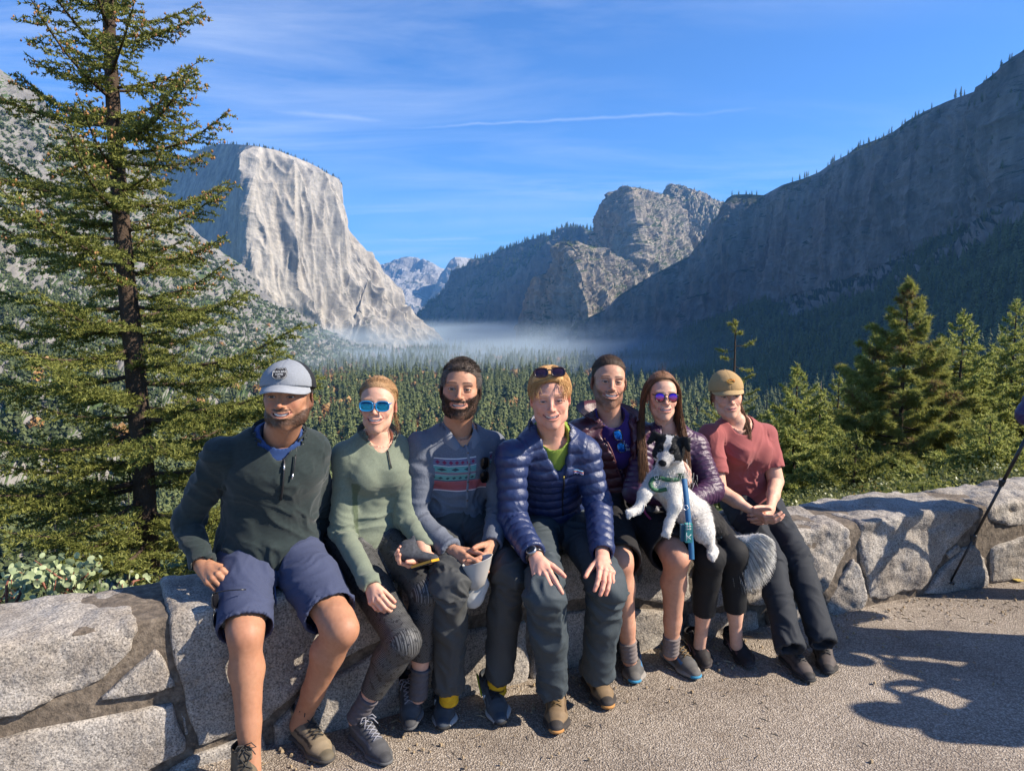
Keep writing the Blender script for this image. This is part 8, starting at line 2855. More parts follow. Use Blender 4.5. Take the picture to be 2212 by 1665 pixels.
# =================================================================== 6: woman with the dog
p6 = Fig('long haired woman in a plum puffer jacket and round mirrored sunglasses hugging the dog',
   neck=P(1440, 922, 3.58), pelvis=PY(1462, 3.72, 0.635), shl=P(1392, 968, 3.54), shr=P(1500, 962, 3.62),
   ell=P(1372, 1062, 3.44), wrl=P(1440, 1074, 3.32), elr=P(1536, 1060, 3.50), wrr=P(1478, 1090, 3.34),
   knl=PZ(1535, 1205, 0.55), anl=PZ(1514, 1375, 0.13), knr=PZ(1585, 1195, 0.55), anr=PZ(1590, 1372, 0.13),
   hipside=(0.95, 0.30, 0))
sk6 = (0.60, 0.37, 0.27)
sp6 = dict(skin=sk6, w=0.92, jaw=.68, smile=.8, open=0.0040, browcol=(0.20, 0.12, 0.07), brow=.0028, nose=.85, neck=0.044, male=False, ear=.9, scalp=(.16, .09, .05), hairline=.080, lip=(.48, .18, .16))
p6.head(sp6, P(1437, 857, 3.46), yaw=0, pitch=2, roll=1, scale=.97)
p6.core(sk6)
f = Field(*p6.bounds(('neck', 'pelvis', 'shl', 'shr', 'ell', 'elr', 'wrl', 'wrr'), 0.18), 0.0052)
wst, cht, upr = p6.torso(f, (0.138, 0.100), (0.128, 0.100), (0.150, 0.115), sh=0.048, top=.84)
bn = p6.sleeve(f, 'l', (0.056, 0.054, 0.040), t1=1.0) + p6.sleeve(f, 'r', (0.060, 0.060, 0.046), t1=.9)
f.plane(p6.J['pelvis'] - p6.up * 0.03, -p6.up, 0.005)
p6.under(f, (0.138, 0.100), (0.02, 0.02, 0.05), knit_m, notch=0.05, nw=.036, neckr=.048, hi=.05)
V, Fa = f.mesh()
n = vnormals(V, Fa)
bi, bt, bd = bone_coords(V, [(p6.J['pelvis'], p6.J['neck'], 0.12)] + bn)
V = quilt(V, n, bt + .004 * fbm(V * 10, 2), 0.027, 0.0068)
V = folds(V, Fa, [(p6.J['pelvis'], p6.J['neck'], 0.13)] + bn, amp=0.0022, fl=30, fp=30, seed=6)
p6.part('puffer_jacket', V, Fa, nylon_m, attrs={'Col': np.tile((0.052, 0.018, 0.050), (len(V), 1))})
for (nm, frm, tg, pn, rt_, cu, th_) in (('l', P(1462, 1062, 3.26), P(1488, 1030, 3.22), (-.55, .75, .1), True, ((.6, .7, .4),) * 4, (.7, .4, .4)),
          ('r', p6.J['wrr'], P(1440, 1086, 3.28), (.0, .6, .8), False, ((.5, .6, .3),) * 4, (.8, .4, .2))):
 V, Fa, tips, kn, info = hand_geo(frm, tg - frm, pn, rt_, curls=cu, size=.92, elbow=p6.J['ell'] if nm == 'l' else p6.J['elr'], start=.6, spread=.06, thumb=th_, fa=(.036, .025))
 p6.skin(V, Fa, hand_color(V, sk6, tips, kn))
f = Field(*p6.bounds(('pelvis', 'knl', 'knr', 'hipl', 'hipr', 'anl', 'anr'), 0.15), 0.0055)
f.ecap(p6.J['pelvis'] - p6.up * 0.04, p6.J['pelvis'] + p6.up * 0.05, p6.sideL, p6.fwdL, (0.145, 0.120), (0.130, 0.108))
bl = p6.leg(f, 'l', (0.085, 0.062, 0.060, 0.050), t1=0.68, calf=.012, hollow=.010) + p6.leg(f, 'r', (0.085, 0.062, 0.060, 0.050), t1=0.68, calf=.012, hollow=.010)
V, Fa = f.mesh()
V = folds(V, Fa, bl, amp=0.0010, fl=30, fp=10, hot=[(p6.J['knl'], .07)], hot_amp=.002, seed=4)
black_stretch = attr_mat('stretch_cloth', 0.78, wr=.5, bscale=600, bstr=.2, nscale=300, namp=.1)
p6.part('leggings', V, Fa, black_stretch, attrs={'Col': np.tile((0.009, 0.009, 0.010), (len(V), 1))})
for q in 'lr': p6.bare_leg(q, sk6, .84, top=.92)
p6.finish()
pk6 = ((0.018, 0.015, 0.016), (0.035, 0.028, 0.026), (0.02, 0.018, 0.018), (0.022, 0.018, 0.018), (0.12, 0.06, 0.055), (0.05, 0.04, 0.04))
T6, o6 = shoe(p6.root, PZ(1490, 1384, 0.03), PZ(1540, 1458, 0.006), unit(np.array([-.2, -.15, 1.])), 'runner', pk6, True, L=.265)
T7, o7 = shoe(p6.root, PZ(1572, 1382, 0.03), PZ(1632, 1452, 0.006), unit(np.array([-.2, -.15, 1.])), 'runner', pk6, False, L=.265)
for T_, o_s in ((T6, o6), (T7, o7)):
 V, Ft = tube(T_([(.085, -.041, .036), (.115, -.042, .062), (.150, -.043, .038)]), .003, 5); mesh_np('emblem', V, Ft, plain('rose_print', (.30, .15, .14), .6), o_s)
# long hair
hair_long = hair_mat('hair_chestnut', (0.045, 0.022, 0.012), (0.20, 0.095, 0.045))
V, Fa = hair_shell(p6.sp, 0.008, (0, -0.062, 0.082), (0, -0.80, -0.60), amp=.002, fr=(40, 160, 40), low=-.07)
mesh_np('hair', p6.W(V), Fa, hair_long, p6.root)
rr = np.random.default_rng(66)
ps = []
for k in range(3000):
 sd_ = -1 if rr.random() < .5 else 1
 q = rr.random()                      # 0 front .. 1 back
 y0 = -0.058 + .14 * q
 z0 = .030 + (.086 + .008) * math.sqrt(max(.05, 1 - ((y0 - .02) / .103) ** 2))
 a = np.array([sd_ * .003, y0, z0])
 temple = np.array([sd_ * (.080 + .006 * rr.random()), y0 * .8 + .005 + .012 * q, .035])
 ear = np.array([sd_ * (.086 + .012 * rr.random()), -.002 + .07 * q, -.045])
 sh_ = np.array([sd_ * (.092 + .030 * rr.random() - .02 * q), -.005 + .085 * q, -.155])
 if q < .62:
  en = np.array([sd_ * (.075 + .05 * rr.random()), -.085 - .05 * rr.random(), -.36 - .10 * rr.random()])
  md = np.array([sd_ * (.088 + .04 * rr.random()), -.060 - .03 * rr.random(), -.25])
 else:
  en = np.array([sd_ * .09 * rr.random(), .10, -.30]); md = np.array([sd_ * .08 * rr.random(), .10, -.22])
 K = np.array([a, temple * .55 + a * .45 + [0, 0, .026], temple, ear, sh_, md, en])
 tt = np.linspace(0, 6, 16)
 pts = np.stack([np.interp(tt, range(7), K[:, i]) for i in range(3)], 1)
 pts[1:-1] = (pts[:-2] + 2 * pts[1:-1] + pts[2:]) / 4
 pts += np.cumsum(rr.normal(size=(16, 3)) * .0009, axis=0)
 ps.append(pts)
V, Fa = strands(np.array(ps), .0014, rr); mesh_np('long_hair', p6.W(V), Fa, hair_long, p6.root)
ws = []
for k in range(50):
 st = on_cranium(rr.uniform(-2, 2), rr.uniform(.0, 1.2), .008, .92)
 d = unit(st - [0, .02, .03]) + rr.normal(size=3) * .5
 l_ = rr.uniform(.02, .06)
 ws.append([st + d * l_ * t + np.array([.3 * l_, 0, -l_ * .6]) * t * t for t in np.linspace(0, 1, 6)])
V, Fa = strands(np.array(ws), .0004, rr); mesh_np('hair_wisps', p6.W(V), Fa, hair_long, p6.root)
sunglasses('round purple mirrored sunglasses worn by the long haired woman', lambda Q: p6.W(np.asarray(Q, float) + [0, -0.105, 0.001]), glass_mat('lens_violet', (0.45, 0.10, 0.10), (0.10, 0.03, 0.50)), dark_plastic, rx=.0235, rz=.0225, sq=2.1, gap=.032, rim=.0022, temple=.10)
# =================================================================== 7: woman in the tan cap
p7 = Fig('woman in a tan baseball cap, dusty red tee and dark trousers, rightmost on the wall',
   neck=P(1592, 908, 3.86), pelvis=PY(1618, 3.98, 0.605), shl=P(1534, 942, 3.80), shr=P(1652, 940, 3.94),
   ell=P(1552, 1058, 3.70), wrl=P(1628, 1106, 3.60), elr=P(1676, 1040, 3.86), wrr=P(1664, 1100, 3.64),
   knl=PZ(1665, 1215, 0.42), anl=PZ(1708, 1405, 0.13), knr=PZ(1722, 1205, 0.42), anr=PZ(1780, 1395, 0.13),
   hipside=(0.95, 0.31, 0))
sk7 = (0.60, 0.37, 0.27)
sp7 = dict(skin=sk7, w=.97, jaw=.78, smile=.45, open=0.0024, browcol=(0.16, 0.09, 0.05), brow=.0034, nose=.9, neck=0.050, male=False, scalp=(.14, .08, .045), hairline=.078, lip=(.46, .19, .17), iris=(.08, .05, .03))
p7.head(sp7, P(1577, 856, 3.72), yaw=-2, pitch=-2, roll=-5, scale=.98)
p7.core(sk7)
f = Field(*p7.bounds(('neck', 'pelvis', 'shl', 'shr', 'ell', 'elr'), 0.18), 0.0055)
wst, cht, upr = p7.torso(f, (0.150, 0.108), (0.142, 0.112), (0.158, 0.125), sh=0.050, top=.82)
for s_ in (-1, 1): f.ell(lerp(p7.J['pelvis'], p7.J['neck'], .64) + p7.side * .068 * s_ + p7.fwd * .070, .062, k=.05)
bns = [(p7.J['pelvis'], p7.J['neck'], 0.13)]
for q in 'lr':
 e = lerp(p7.J['sh' + q], p7.J['el' + q], .72)
 cone_cut(f, p7.J['sh' + q], e, .060, .064, .03)
 u = unit(e - p7.J['sh' + q]); f.cone(e - u * .05, e + u * .03, .053, .054, op='cut')
 bns.append((p7.J['sh' + q], e, .055))
f.plane(p7.J['pelvis'] + p7.up * 0.01, -p7.up + p7.fwd * .1, 0.005)
f.cone(p7.J['neck'] - p7.up * 0.035, p7.J['neck'] + p7.up * 0.1 + p7.fwd * .05, 0.062, 0.085, 0, op='cut')
p7.under(f, (0.150, 0.108), sk7, M_skin, notch=0.02, nw=.046, neckr=.056, hi=.035)
V, Fa = f.mesh()
V = folds(V, Fa, bns, amp=0.0030, fl=15, fp=6, hot=[(wst + p7.fwd * .1, .11), (lerp(p7.J['shl'], cht, .4) + p7.fwd * .06, .08), (lerp(p7.J['shr'], cht, .4) + p7.fwd * .06, .08)], hot_amp=0.006, seed=7)
p7.part('tee_shirt', V, Fa, knit_m, attrs={'Col': np.tile((0.27, 0.072, 0.068), (len(V), 1))})
for (nm, tg, pn, rt_, cu) in (('l', P(1652, 1120, 3.54), (0.25, 0.5, .45), True, ((.45, .6, .35),) * 4), ('r', P(1648, 1122, 3.55), (-0.5, 0.5, -.2), False, ((.7, .75, .4),) * 4)):
 V, Fa, tips, kn, info = hand_geo(p7.J['wr' + nm], tg - p7.J['wr' + nm], pn, rt_, curls=cu, size=.93, elbow=p7.J['el' + nm], start=.0, spread=.08, thumb=(.75, .5, .2), fa=(.044, .026))
 p7.skin(V, Fa, hand_color(V, sk7, tips, kn))
f = Field(*p7.bounds(('shl', 'shr', 'ell', 'elr'), .08), .0045)
for q in 'lr': f.cone(lerp(p7.J['sh' + q], p7.J['el' + q], .3), p7.J['el' + q], .047, .043)
V, Fa = f.mesh(); p7.skin(V, Fa, np.tile(np.array(sk7), (len(V), 1)))
trousers(p7, (0.017, 0.020, 0.026), (0.086, 0.068, 0.064, 0.057), pe=(.140, .106), seed=71, amp=.004, mat=black_stretch, hot=.006, t1=.98)
p7.finish()
bt7 = ((0.075, 0.060, 0.055), (0.03, 0.027, 0.025), (0.05, 0.045, 0.042), (0.03, 0.027, 0.027), (0.05, 0.04, 0.035), (0.03, .03, .03))
shoe(p7.root, PZ(1690, 1418, 0.006), PZ(1752, 1474, 0.004), np.array([0, 0, 1.]), 'boot', bt7, True, L=.27)
shoe(p7.root, PZ(1770, 1404, 0.006), PZ(1794, 1462, 0.004), np.array([0, 0, 1.]), 'boot', bt7, False, L=.27)
cap7, cv7 = cap(p7, (0.34, 0.22, 0.10), (0.34, 0.22, 0.10), (0.40, 0.27, 0.13), hline=.033, split=False, off=.013, blen=.060, curve=1.2)
# stitched leaping emblem in orange and brown
oran = plain('thread_orange', (.60, .17, .02), .8)
brn = plain('thread_brown', (.13, .06, .02), .8)
el = np.array([(math.cos(a) * .024, math.sin(a) * .012) for a in np.linspace(0, 2 * math.pi, 22)[:-1]])
Vh = on_cap(np.concatenate([[(0, 0)], el]) + [.002, 0], .084, .0012, .97, off=.013)
mesh_np('emblem', p7.W(Vh), np.array([[0, 1 + i, 1 + (i + 1) % 21] for i in range(21)]), plain('thread_gold', (.45, .25, .05), .8), cap7, smooth=False)
for pts, mm, w_ in (([(-.020, -.004), (-.008, .005), (.006, .006), (.016, .001), (.024, .008)], oran, .0016), ([(-.018, -.008), (-.004, -.003), (.010, -.002), (.020, -.006)], brn, .0013), ([(.016, .001), (.024, -.004)], oran, .0014), ([(-.016, .007), (-.002, .011), (.012, .010)], brn, .0010)):
 V, Ft = tube(p7.W(on_cap(np.array(pts) + [.002, 0], .084, .003, .97, off=.013)), w_, 5); mesh_np('emblem_stitch', V, Ft, mm, cap7)
hair_auburn = hair_mat('hair_auburn', (0.06, 0.030, 0.016), (0.20, 0.10, 0.05))
V, Fa = hair_shell(p7.sp, 0.005, (0, -0.062, 0.066), (0, -0.72, -0.69), amp=.002, low=-.07)
mesh_np('hair', p7.W(V), Fa, hair_auburn, p7.root)
rr = np.random.default_rng(77)
ps = []
for k in range(500):
 a = np.array([.055 + .02 * rr.random(), .085, .02 - .05 * rr.random()])
 K = np.array([a, a + [.020, .01, -.04], [.080 + .03 * rr.random(), .07, -.11], [.085 + .05 * rr.random(), .03, -.18 - .04 * rr.random()], [.07 + .05 * rr.random(), -.01, -.24 - .05 * rr.random()]])
 tt = np.linspace(0, 4, 12)
 pts = np.stack([np.interp(tt, range(5), K[:, i]) for i in range(3)], 1); pts[1:-1] = (pts[:-2] + 2 * pts[1:-1] + pts[2:]) / 4
 ps.append(pts + rr.normal(size=(12, 3)) * .001)
V, Fa = strands(np.array(ps), .0011, rr); mesh_np('ponytail', p7.W(V), Fa, hair_auburn, p7.root)
ps = []
for k in range(120):
 sd_ = 1 if rr.random() < .6 else -1
 a = np.array([sd_ * .074, -.03 + .03 * rr.random(), .035])
 ps.append([a + np.array([sd_ * .008 * math.sin(t * 3), .03 * t, -.09 * t]) + rr.normal(size=3) * .0012 for t in np.linspace(0, 1, 7)])
V, Fa = strands(np.array(ps), .0007, rr); mesh_np('side_hair', p7.W(V), Fa, hair_auburn, p7.root)
# =================================================================== the dog
def furmat():
 m, nt, b = new_mat('fur')
 at = N(nt, 'ShaderNodeAttribute', attribute_name='Col')
 g = N(nt, 'ShaderNodeNewGeometry')
 c = mixc(nt, 1.0, at.outputs['Color'], mixc(nt, g.outputs['Random Per Island'], (0.7, 0.7, 0.7), (1.1, 1.1, 1.1)), 'MULTIPLY')
 link(nt, c, b.inputs['Base Color'])
 b.inputs['Roughness'].default_value = 0.7
 b.inputs['Specular IOR Level'].default_value = 0.25
 return m
M_fur = furmat()
DY = 3.22
D = {}
for k, (x, y, Y) in dict(head=(1444, 975, 3.08), neck=(1447, 1018, 3.16), chest=(1440, 1048, 3.14), belly=(1478, 1095, 3.20), hip=(1512, 1122, 3.22), rump=(1540, 1135, 3.28),
       shl=(1415, 1035, 3.13), ell=(1392, 1068, 3.08), pl=(1378, 1100, 3.05), pawl=(1361, 1108, 3.02),
       shr=(1452, 1052, 3.10), elr=(1458, 1092, 3.04), pr=(1445, 1130, 3.02), pawr=(1440, 1150, 3.00),
       kn=(1520, 1150, 3.10), hock=(1534, 1170, 3.14), hp=(1540, 1190, 3.08), hpaw=(1538, 1200, 3.04),
       tail0=(1556, 1150, 3.28), tail1=(1580, 1166, 3.26), tail2=(1608, 1164, 3.22), tail3=(1636, 1154, 3.2)).items():
 D[k] = P(x, y, Y)
dog = empty('dog', D['belly'], 'black and white dog with a plumed pale tail held across the lap of the woman in the plum jacket'.replace(' of the woman in the plum jacket', ' of a woman'), 'dog')
f = Field(np.min(list(D.values()), 0) - .12, np.max(list(D.values()), 0) + .12, .0042)
f.cone(D['chest'] + [0, .04, 0], D['belly'] + [0, .02, 0], .068, .062, .04)
f.cone(D['belly'] + [0, .02, 0], D['hip'] + [0, .03, 0], .062, .066, .04)
f.cone(D['hip'] + [0, .03, 0], D['rump'], .072, .055, .04)
f.cone(D['neck'], D['chest'], .056, .066, .03)
for a, b_, ra, rb in (('shl', 'ell', .036, .026), ('ell', 'pl', .025, .016), ('pl', 'pawl', .016, .018), ('shr', 'elr', .036, .026), ('elr', 'pr', .025, .0165), ('pr', 'pawr', .017, .019),
      ('hip', 'kn', .062, .042), ('kn', 'hock', .036, .024), ('hock', 'hp', .022, .019), ('hp', 'hpaw', .019, .020), ('rump', 'tail0', .05, .026), ('tail0', 'tail1', .022, .016), ('tail1', 'tail2', .016, .012), ('tail2', 'tail3', .012, .006)):
 f.cone(D[a], D[b_], ra, rb, .02)
for pw, pv in (('pawl', 'pl'), ('pawr', 'pr'), ('hpaw', 'hp')):
 d = unit(D[pw] - D[pv]); s_ = unit(np.cross(d, [0, 1, 0]))
 for k in (-1.5, -.5, .5, 1.5):
  f.ell(D[pw] + d * .014 + s_ * k * .0088, .0082, k=.004)
# head: local frame, muzzle to the picture left and down
hR = head_frame(-24, -6, 6)
ho = D['head']
L_ = lambda p: np.asarray(p, float) @ hR.T + ho
f.ell(L_((0, .02, .012)), (.062, .062, .056), R=hR.T, k=.02)
f.cone(L_((0, -.020, -.004)), L_((0, -.088, -.026)), .038, .0215, .02)
f.ell(L_((0, -.082, -.030)), (.021, .022, .017), R=hR.T, k=.01)
f.cone(L_((0, -.01, -.03)), L_((0, -.072, -.044)), .026, .013, .012)
for s_ in (-1, 1):
 f.ell(L_((s_ * .034, -.018, -.012)), .030, k=.02)
 f.ell(L_((s_ * .022, -.050, .016)), (.011, .012, .009), R=hR.T, k=.006, op='cut')
 f.ell(L_((s_ * .022, -.034, .030)), (.016, .014, .010), R=hR.T, k=.012)
 # ears: rise and fold over sideways
 f.cone(L_((s_ * .042, .012, .048)), L_((s_ * .066, .006, .058)), .020, .017, .012, flat=(hR @ np.array([0, 1, .2]), .5))
 f.cone(L_((s_ * .066, .004, .058)), L_((s_ * .086, -.012, .026)), .018, .010, .006, flat=(hR @ np.array([0, 1, .2]), .5))
f.cone(L_((0, .03, -.02)), D['neck'], .050, .054, .03)
V, Fa = f.mesh()
V = smooth_mesh(V, Fa, 1, .4)
def dog_col(V):
 q = (V - ho) @ hR                     # head local
 x, y, z = q.T
 c = np.tile((0.70, 0.67, 0.62), (len(V), 1))
 blk = np.array((0.010, 0.010, 0.011))
 nz = fbm(V * 26, 3)
 inh = (np.linalg.norm(q - [0, -.01, 0], axis=1) < .118) & (z > -.075)
 mask = inh & (np.abs(x) > .012 + .014 * nz + .05 * np.clip(-.040 - y, 0, .05)) & (z > -.020 + .016 * nz) & (y > -.052)
 mask |= inh & (y > .012) & (z > -.015 + .02 * nz)
 mask |= inh & (np.abs(x) > .058)
 c[mask] = blk
 mz = inh & (np.abs(x) < .03) & (y < -.03) & ~mask
 c[mz] = (0.42, .40, .38)
 nose = (np.linalg.norm((q - [0, -.103, -.022]) / [1.25, 1, .95], axis=1) < .0145)
 c[nose] = (.006, .006, .007)
 # dark saddle over the back and root of the tail
 t = (V - D['rump'])
 sad = (V[:, 0] > D['hip'][0] + .035 + .02 * nz) & (V[:, 0] < D['tail1'][0]) & (V[:, 2] > D['hpaw'][2] + .02)
 c[sad & (V[:, 0] > D['hip'][0] + .030 + .02 * nz)] = (.022, .020, .020)
 pinkb = np.exp(-((V - (D['belly'] + [-.01, -.06, -.03])) ** 2).sum(1) / .045 ** 2)
 c = c * (1 - .5 * pinkb[:, None]) + np.array([.55, .33, .27]) * .5 * pinkb[:, None]
 return c
c = dog_col(V)
mesh_np('body', V, Fa, M_fur, dog, attrs={'Col': c})
# coat of short hairs
n = vnormals(V, Fa)
rr = np.random.default_rng(88)
k = rr.choice(len(V), 26000)
headm = np.linalg.norm((V[k] - ho), axis=1)
legm = np.min([np.linalg.norm(V[k] - D[q_], axis=1) for q_ in ('ell', 'pl', 'pawl', 'elr', 'pr', 'pawr', 'hock', 'hp', 'hpaw')], axis=0)
ln_ = np.where((headm < .10) | (legm < .04), .0045, .010) * (.6 + .8 * rr.random(len(k)))
nose_ = np.linalg.norm(((V[k] - ho) @ hR - [0, -.095, -.026]), axis=1)
ln_ = np.where(nose_ < .024, .001, ln_)
flow = np.tile(unit(D['rump'] - D['neck']), (len(k), 1)); flow[:, 2] -= .6
hdm = headm < .11
flow[hdm] = (V[k][hdm] - L_((0, -.11, -.02)))
flow = unit_rows(flow)
nn_ = n[k]
fl = unit_rows(flow - (flow * nn_).sum(1)[:, None] * nn_)
d = unit_rows(nn_ * .35 + fl + rr.normal(size=(len(k), 3)) * .18)
s_ = unit_rows(np.cross(d, nn_)) * .0011
p0 = V[k] + nn_ * .0002
Vf = np.stack([p0 + s_, p0 - s_, p0 + d * ln_[:, None] + nn_ * .0015], 1).reshape(-1, 3)
cf = np.repeat(c[k] * (.85 + .3 * rr.random((len(k), 1))), 3, 0)
meta(mesh_np('coat', Vf, np.arange(len(Vf)).reshape(-1, 3), M_fur, dog, smooth=False, attrs={'Col': cf}), kind='stuff')
# ruff at the neck
ps = []; cs = []
for _ in range(900):
 a = D['neck'] + rr.normal(size=3) * [.035, .02, .02] + [0, -.035, 0]
 dd = unit(np.array([rr.normal() * .25, -.15, -1])); l_ = .03 + .02 * rr.random()
 ps.append([a + dd * l_ * t + np.array([0, -.004, 0]) * math.sin(t * 3) for t in np.linspace(0, 1, 5)])
V2, F2 = strands(np.array(ps), .0009, rr)
meta(mesh_np('ruff', V2, F2, M_fur, dog, attrs={'Col': np.tile((0.60, 0.58, .55), (len(V2), 1))}), kind='stuff')
# plumed tail
ps = []; cc = []
for _ in range(5200):
 t = rr.random() ** .8
 K = np.array([D['rump'], D['tail0'], D['tail1'], D['tail2'], D['tail3']])
 b0 = np.array([np.interp(t * 4, range(5), K[:, i]) for i in range(3)])
 l_ = (.065 + .075 * math.sin(3.14 * min(1, t * .9 + .1))) * (.6 + .6 * rr.random())
 base_d = unit(np.array([.15 + .75 * t ** 2, -.15 + rr.normal() * .12, -.55 + .75 * t ** 2]))
 base_d = unit(base_d + rr.normal(size=3) * .10)
 pts = []
 for q in np.linspace(0, 1, 9):
  pts.append(b0 + base_d * l_ * q + np.array([0.0, -.10, -.62]) * l_ * q * q + rr.normal(size=3) * .0006)
 ps.append(pts)
 dark = t < .30 + .10 * rr.normal()
 cc.append((.025, .022, .02) if dark else ((.78, .76, .70) if rr.random() < .80 else (.22, .21, .20)))
V2, F2 = strands(np.array(ps), .0010, rr)
meta(mesh_np('tail_plume', V2, F2, M_fur, dog, attrs={'Col': np.repeat(np.array(cc), 27, 0)}), kind='stuff')
for s_ in (-1, 1):
 Ve, Fe = sphere_vf(L_((s_ * .0235, -.0455, .015)), .0078, 12, 8)
 mesh_np('eye', Ve, Fe, plain('dog_eye', (.015, .010, .008), .1), dog)
# harness and leash
green = plain('green_webbing', (0.02, 0.10, 0.045), .7, nscale=200, namp=.3)
def band(pts, w, mat, name, parent, th=.0015):
 """flat webbing along a path, facing the viewer side"""
 pts = np.array(pts, float)
 fine = np.array([np.interp(np.linspace(0, len(pts) - 1, 4 * len(pts)), range(len(pts)), pts[:, i]) for i in range(3)]).T
 fine[1:-1] = (fine[:-2] + 2 * fine[1:-1] + fine[2:]) / 4
 t = unit_rows(np.gradient(fine, axis=0))
 s_ = unit_rows(np.cross(t, np.array([0, -1., .1])))
 o_ = np.cross(s_, t)
 V = np.concatenate([fine + s_ * w - o_ * th, fine - s_ * w - o_ * th, fine - s_ * w + o_ * th, fine + s_ * w + o_ * th])
 m_ = len(fine); i = np.arange(m_ - 1)
 Fx = np.concatenate([np.stack([i + a * m_, i + 1 + a * m_, i + 1 + b_ * m_, i + b_ * m_], 1) for a, b_ in ((0, 1), (1, 2), (2, 3), (3, 0))])
 return mesh_np(name, V, Fx, mat, parent)
hz_ = empty('dog_harness', D['chest'], 'green webbing harness round the chest of the dog', 'harness')
def on_dog(x, y, lift=.006):
 """first point of the dog's coat met from this picture point"""
 d_ = raydir(x, y); o0 = np.array([0, 0, CAM_Z])
 rel = V_dog - o0; t = rel @ d_
 off = np.linalg.norm(rel - t[:, None] * d_, axis=1)
 k_ = off < .010
 if not k_.any(): k_ = off < .03
 return o0 + d_ * (t[k_].min() - lift)
V_dog = V
band([on_dog(x, y) for x, y in ((1408, 1054), (1404, 1044), (1410, 1034), (1424, 1031), (1440, 1036), (1458, 1036), (1478, 1032))], .0085, green, 'chest_strap', hz_)
band([on_dog(x, y) for x, y in ((1406, 1046), (1410, 1056), (1424, 1060), (1440, 1056))], .008, green, 'side_strap', hz_)
a = np.linspace(0, 2 * math.pi, 16)
q0 = on_dog(1418, 1030, .010)
V2, F2 = tube([q0 + np.array([math.cos(t) * .009, 0, math.sin(t) * .009]) for t in a], .0016, 6); mesh_np('ring', V2, F2, metal, hz_)
V2, F2 = box_vf(on_dog(1470, 1027, .010), (.012, .004, .010)); mesh_np('buckle', V2, F2, plain('buckle_green', (.015, .06, .03), .35), hz_, smooth=False)
blue_w = plain('blue_webbing', (0.015, 0.10, 0.22), .7, nscale=220, namp=.3)
ls = empty('leash', P(1482, 1045, 3.0), 'blue webbing leash hanging from the harness with a teal pouch', 'leash')
band([P(1478, 1034, 3.02), P(1481, 1060, 2.99), P(1484, 1090, 2.97), P(1487, 1120, 2.96), P(1490, 1150, 2.955), P(1493, 1180, 2.955), P(1494, 1208, 2.96)], .0115, blue_w, 'strap', ls)
teal = plain('teal_pouch', (0.03, 0.22, 0.21), .7)
V2, F2 = box_vf(P(1487, 1150, 2.93), (.015, .014, .038), taper=.95); mesh_np('pouch', V2, F2, teal, ls, smooth=False)
V2, F2 = box_vf(P(1474, 1150, 2.945), (.008, .012, .034)); mesh_np('pouch_edge', V2, F2, plain('pouch_blue', (.01, .08, .13), .7), ls, smooth=False)
gq = Geo()
for (p_a, p_b) in (((1481, 1136), (1493, 1136)), ((1484, 1128), (1484, 1146)), ((1490, 1128), (1490, 1146)), ((1481, 1143), (1493, 1142)), ((1482, 1156), (1492, 1164)), ((1482, 1165), (1493, 1154)), ((1483, 1150), (1483, 1168))):
 V2, F2 = tube([P(*p_a, 2.914), P(*p_b, 2.914)], .0012, 5)
 mesh_np('stitch_mark', V2, F2, white_thread, ls)
V2, F2 = tube([P(1481, 1096, 2.955) + np.array([math.cos(t) * .010, 0, math.sin(t) * .010]) for t in a], .0016, 6); mesh_np('ring', V2, F2, metal, ls)
mag = plain('magenta_cord', (.25, .02, .10), .7)
bgp = empty('waist_pouch', P(1405, 1090, 3.30), 'dark blue pouch with magenta edge between the man in the vest and the dog', 'pouch')
f = Field(P(1392, 1135, 3.36) - .08, P(1430, 1085, 3.36) + .08, .005)
f.cone(P(1402, 1096, 3.40), P(1420, 1118, 3.38), .045, .030, 0, flat=((0, 1, 0), .7))
V2, F2 = f.mesh(); mesh_np('pouch_body', V2, F2, attr_mat('nylon'), bgp, attrs={'Col': np.tile((.012, .012, .03), (len(V2), 1))})
V2, F2 = tube([P(1388, 1092, 3.34), P(1394, 1108, 3.32), P(1410, 1126, 3.32), P(1422, 1136, 3.33)], .006, 6); mesh_np('piping', V2, F2, mag, bgp)
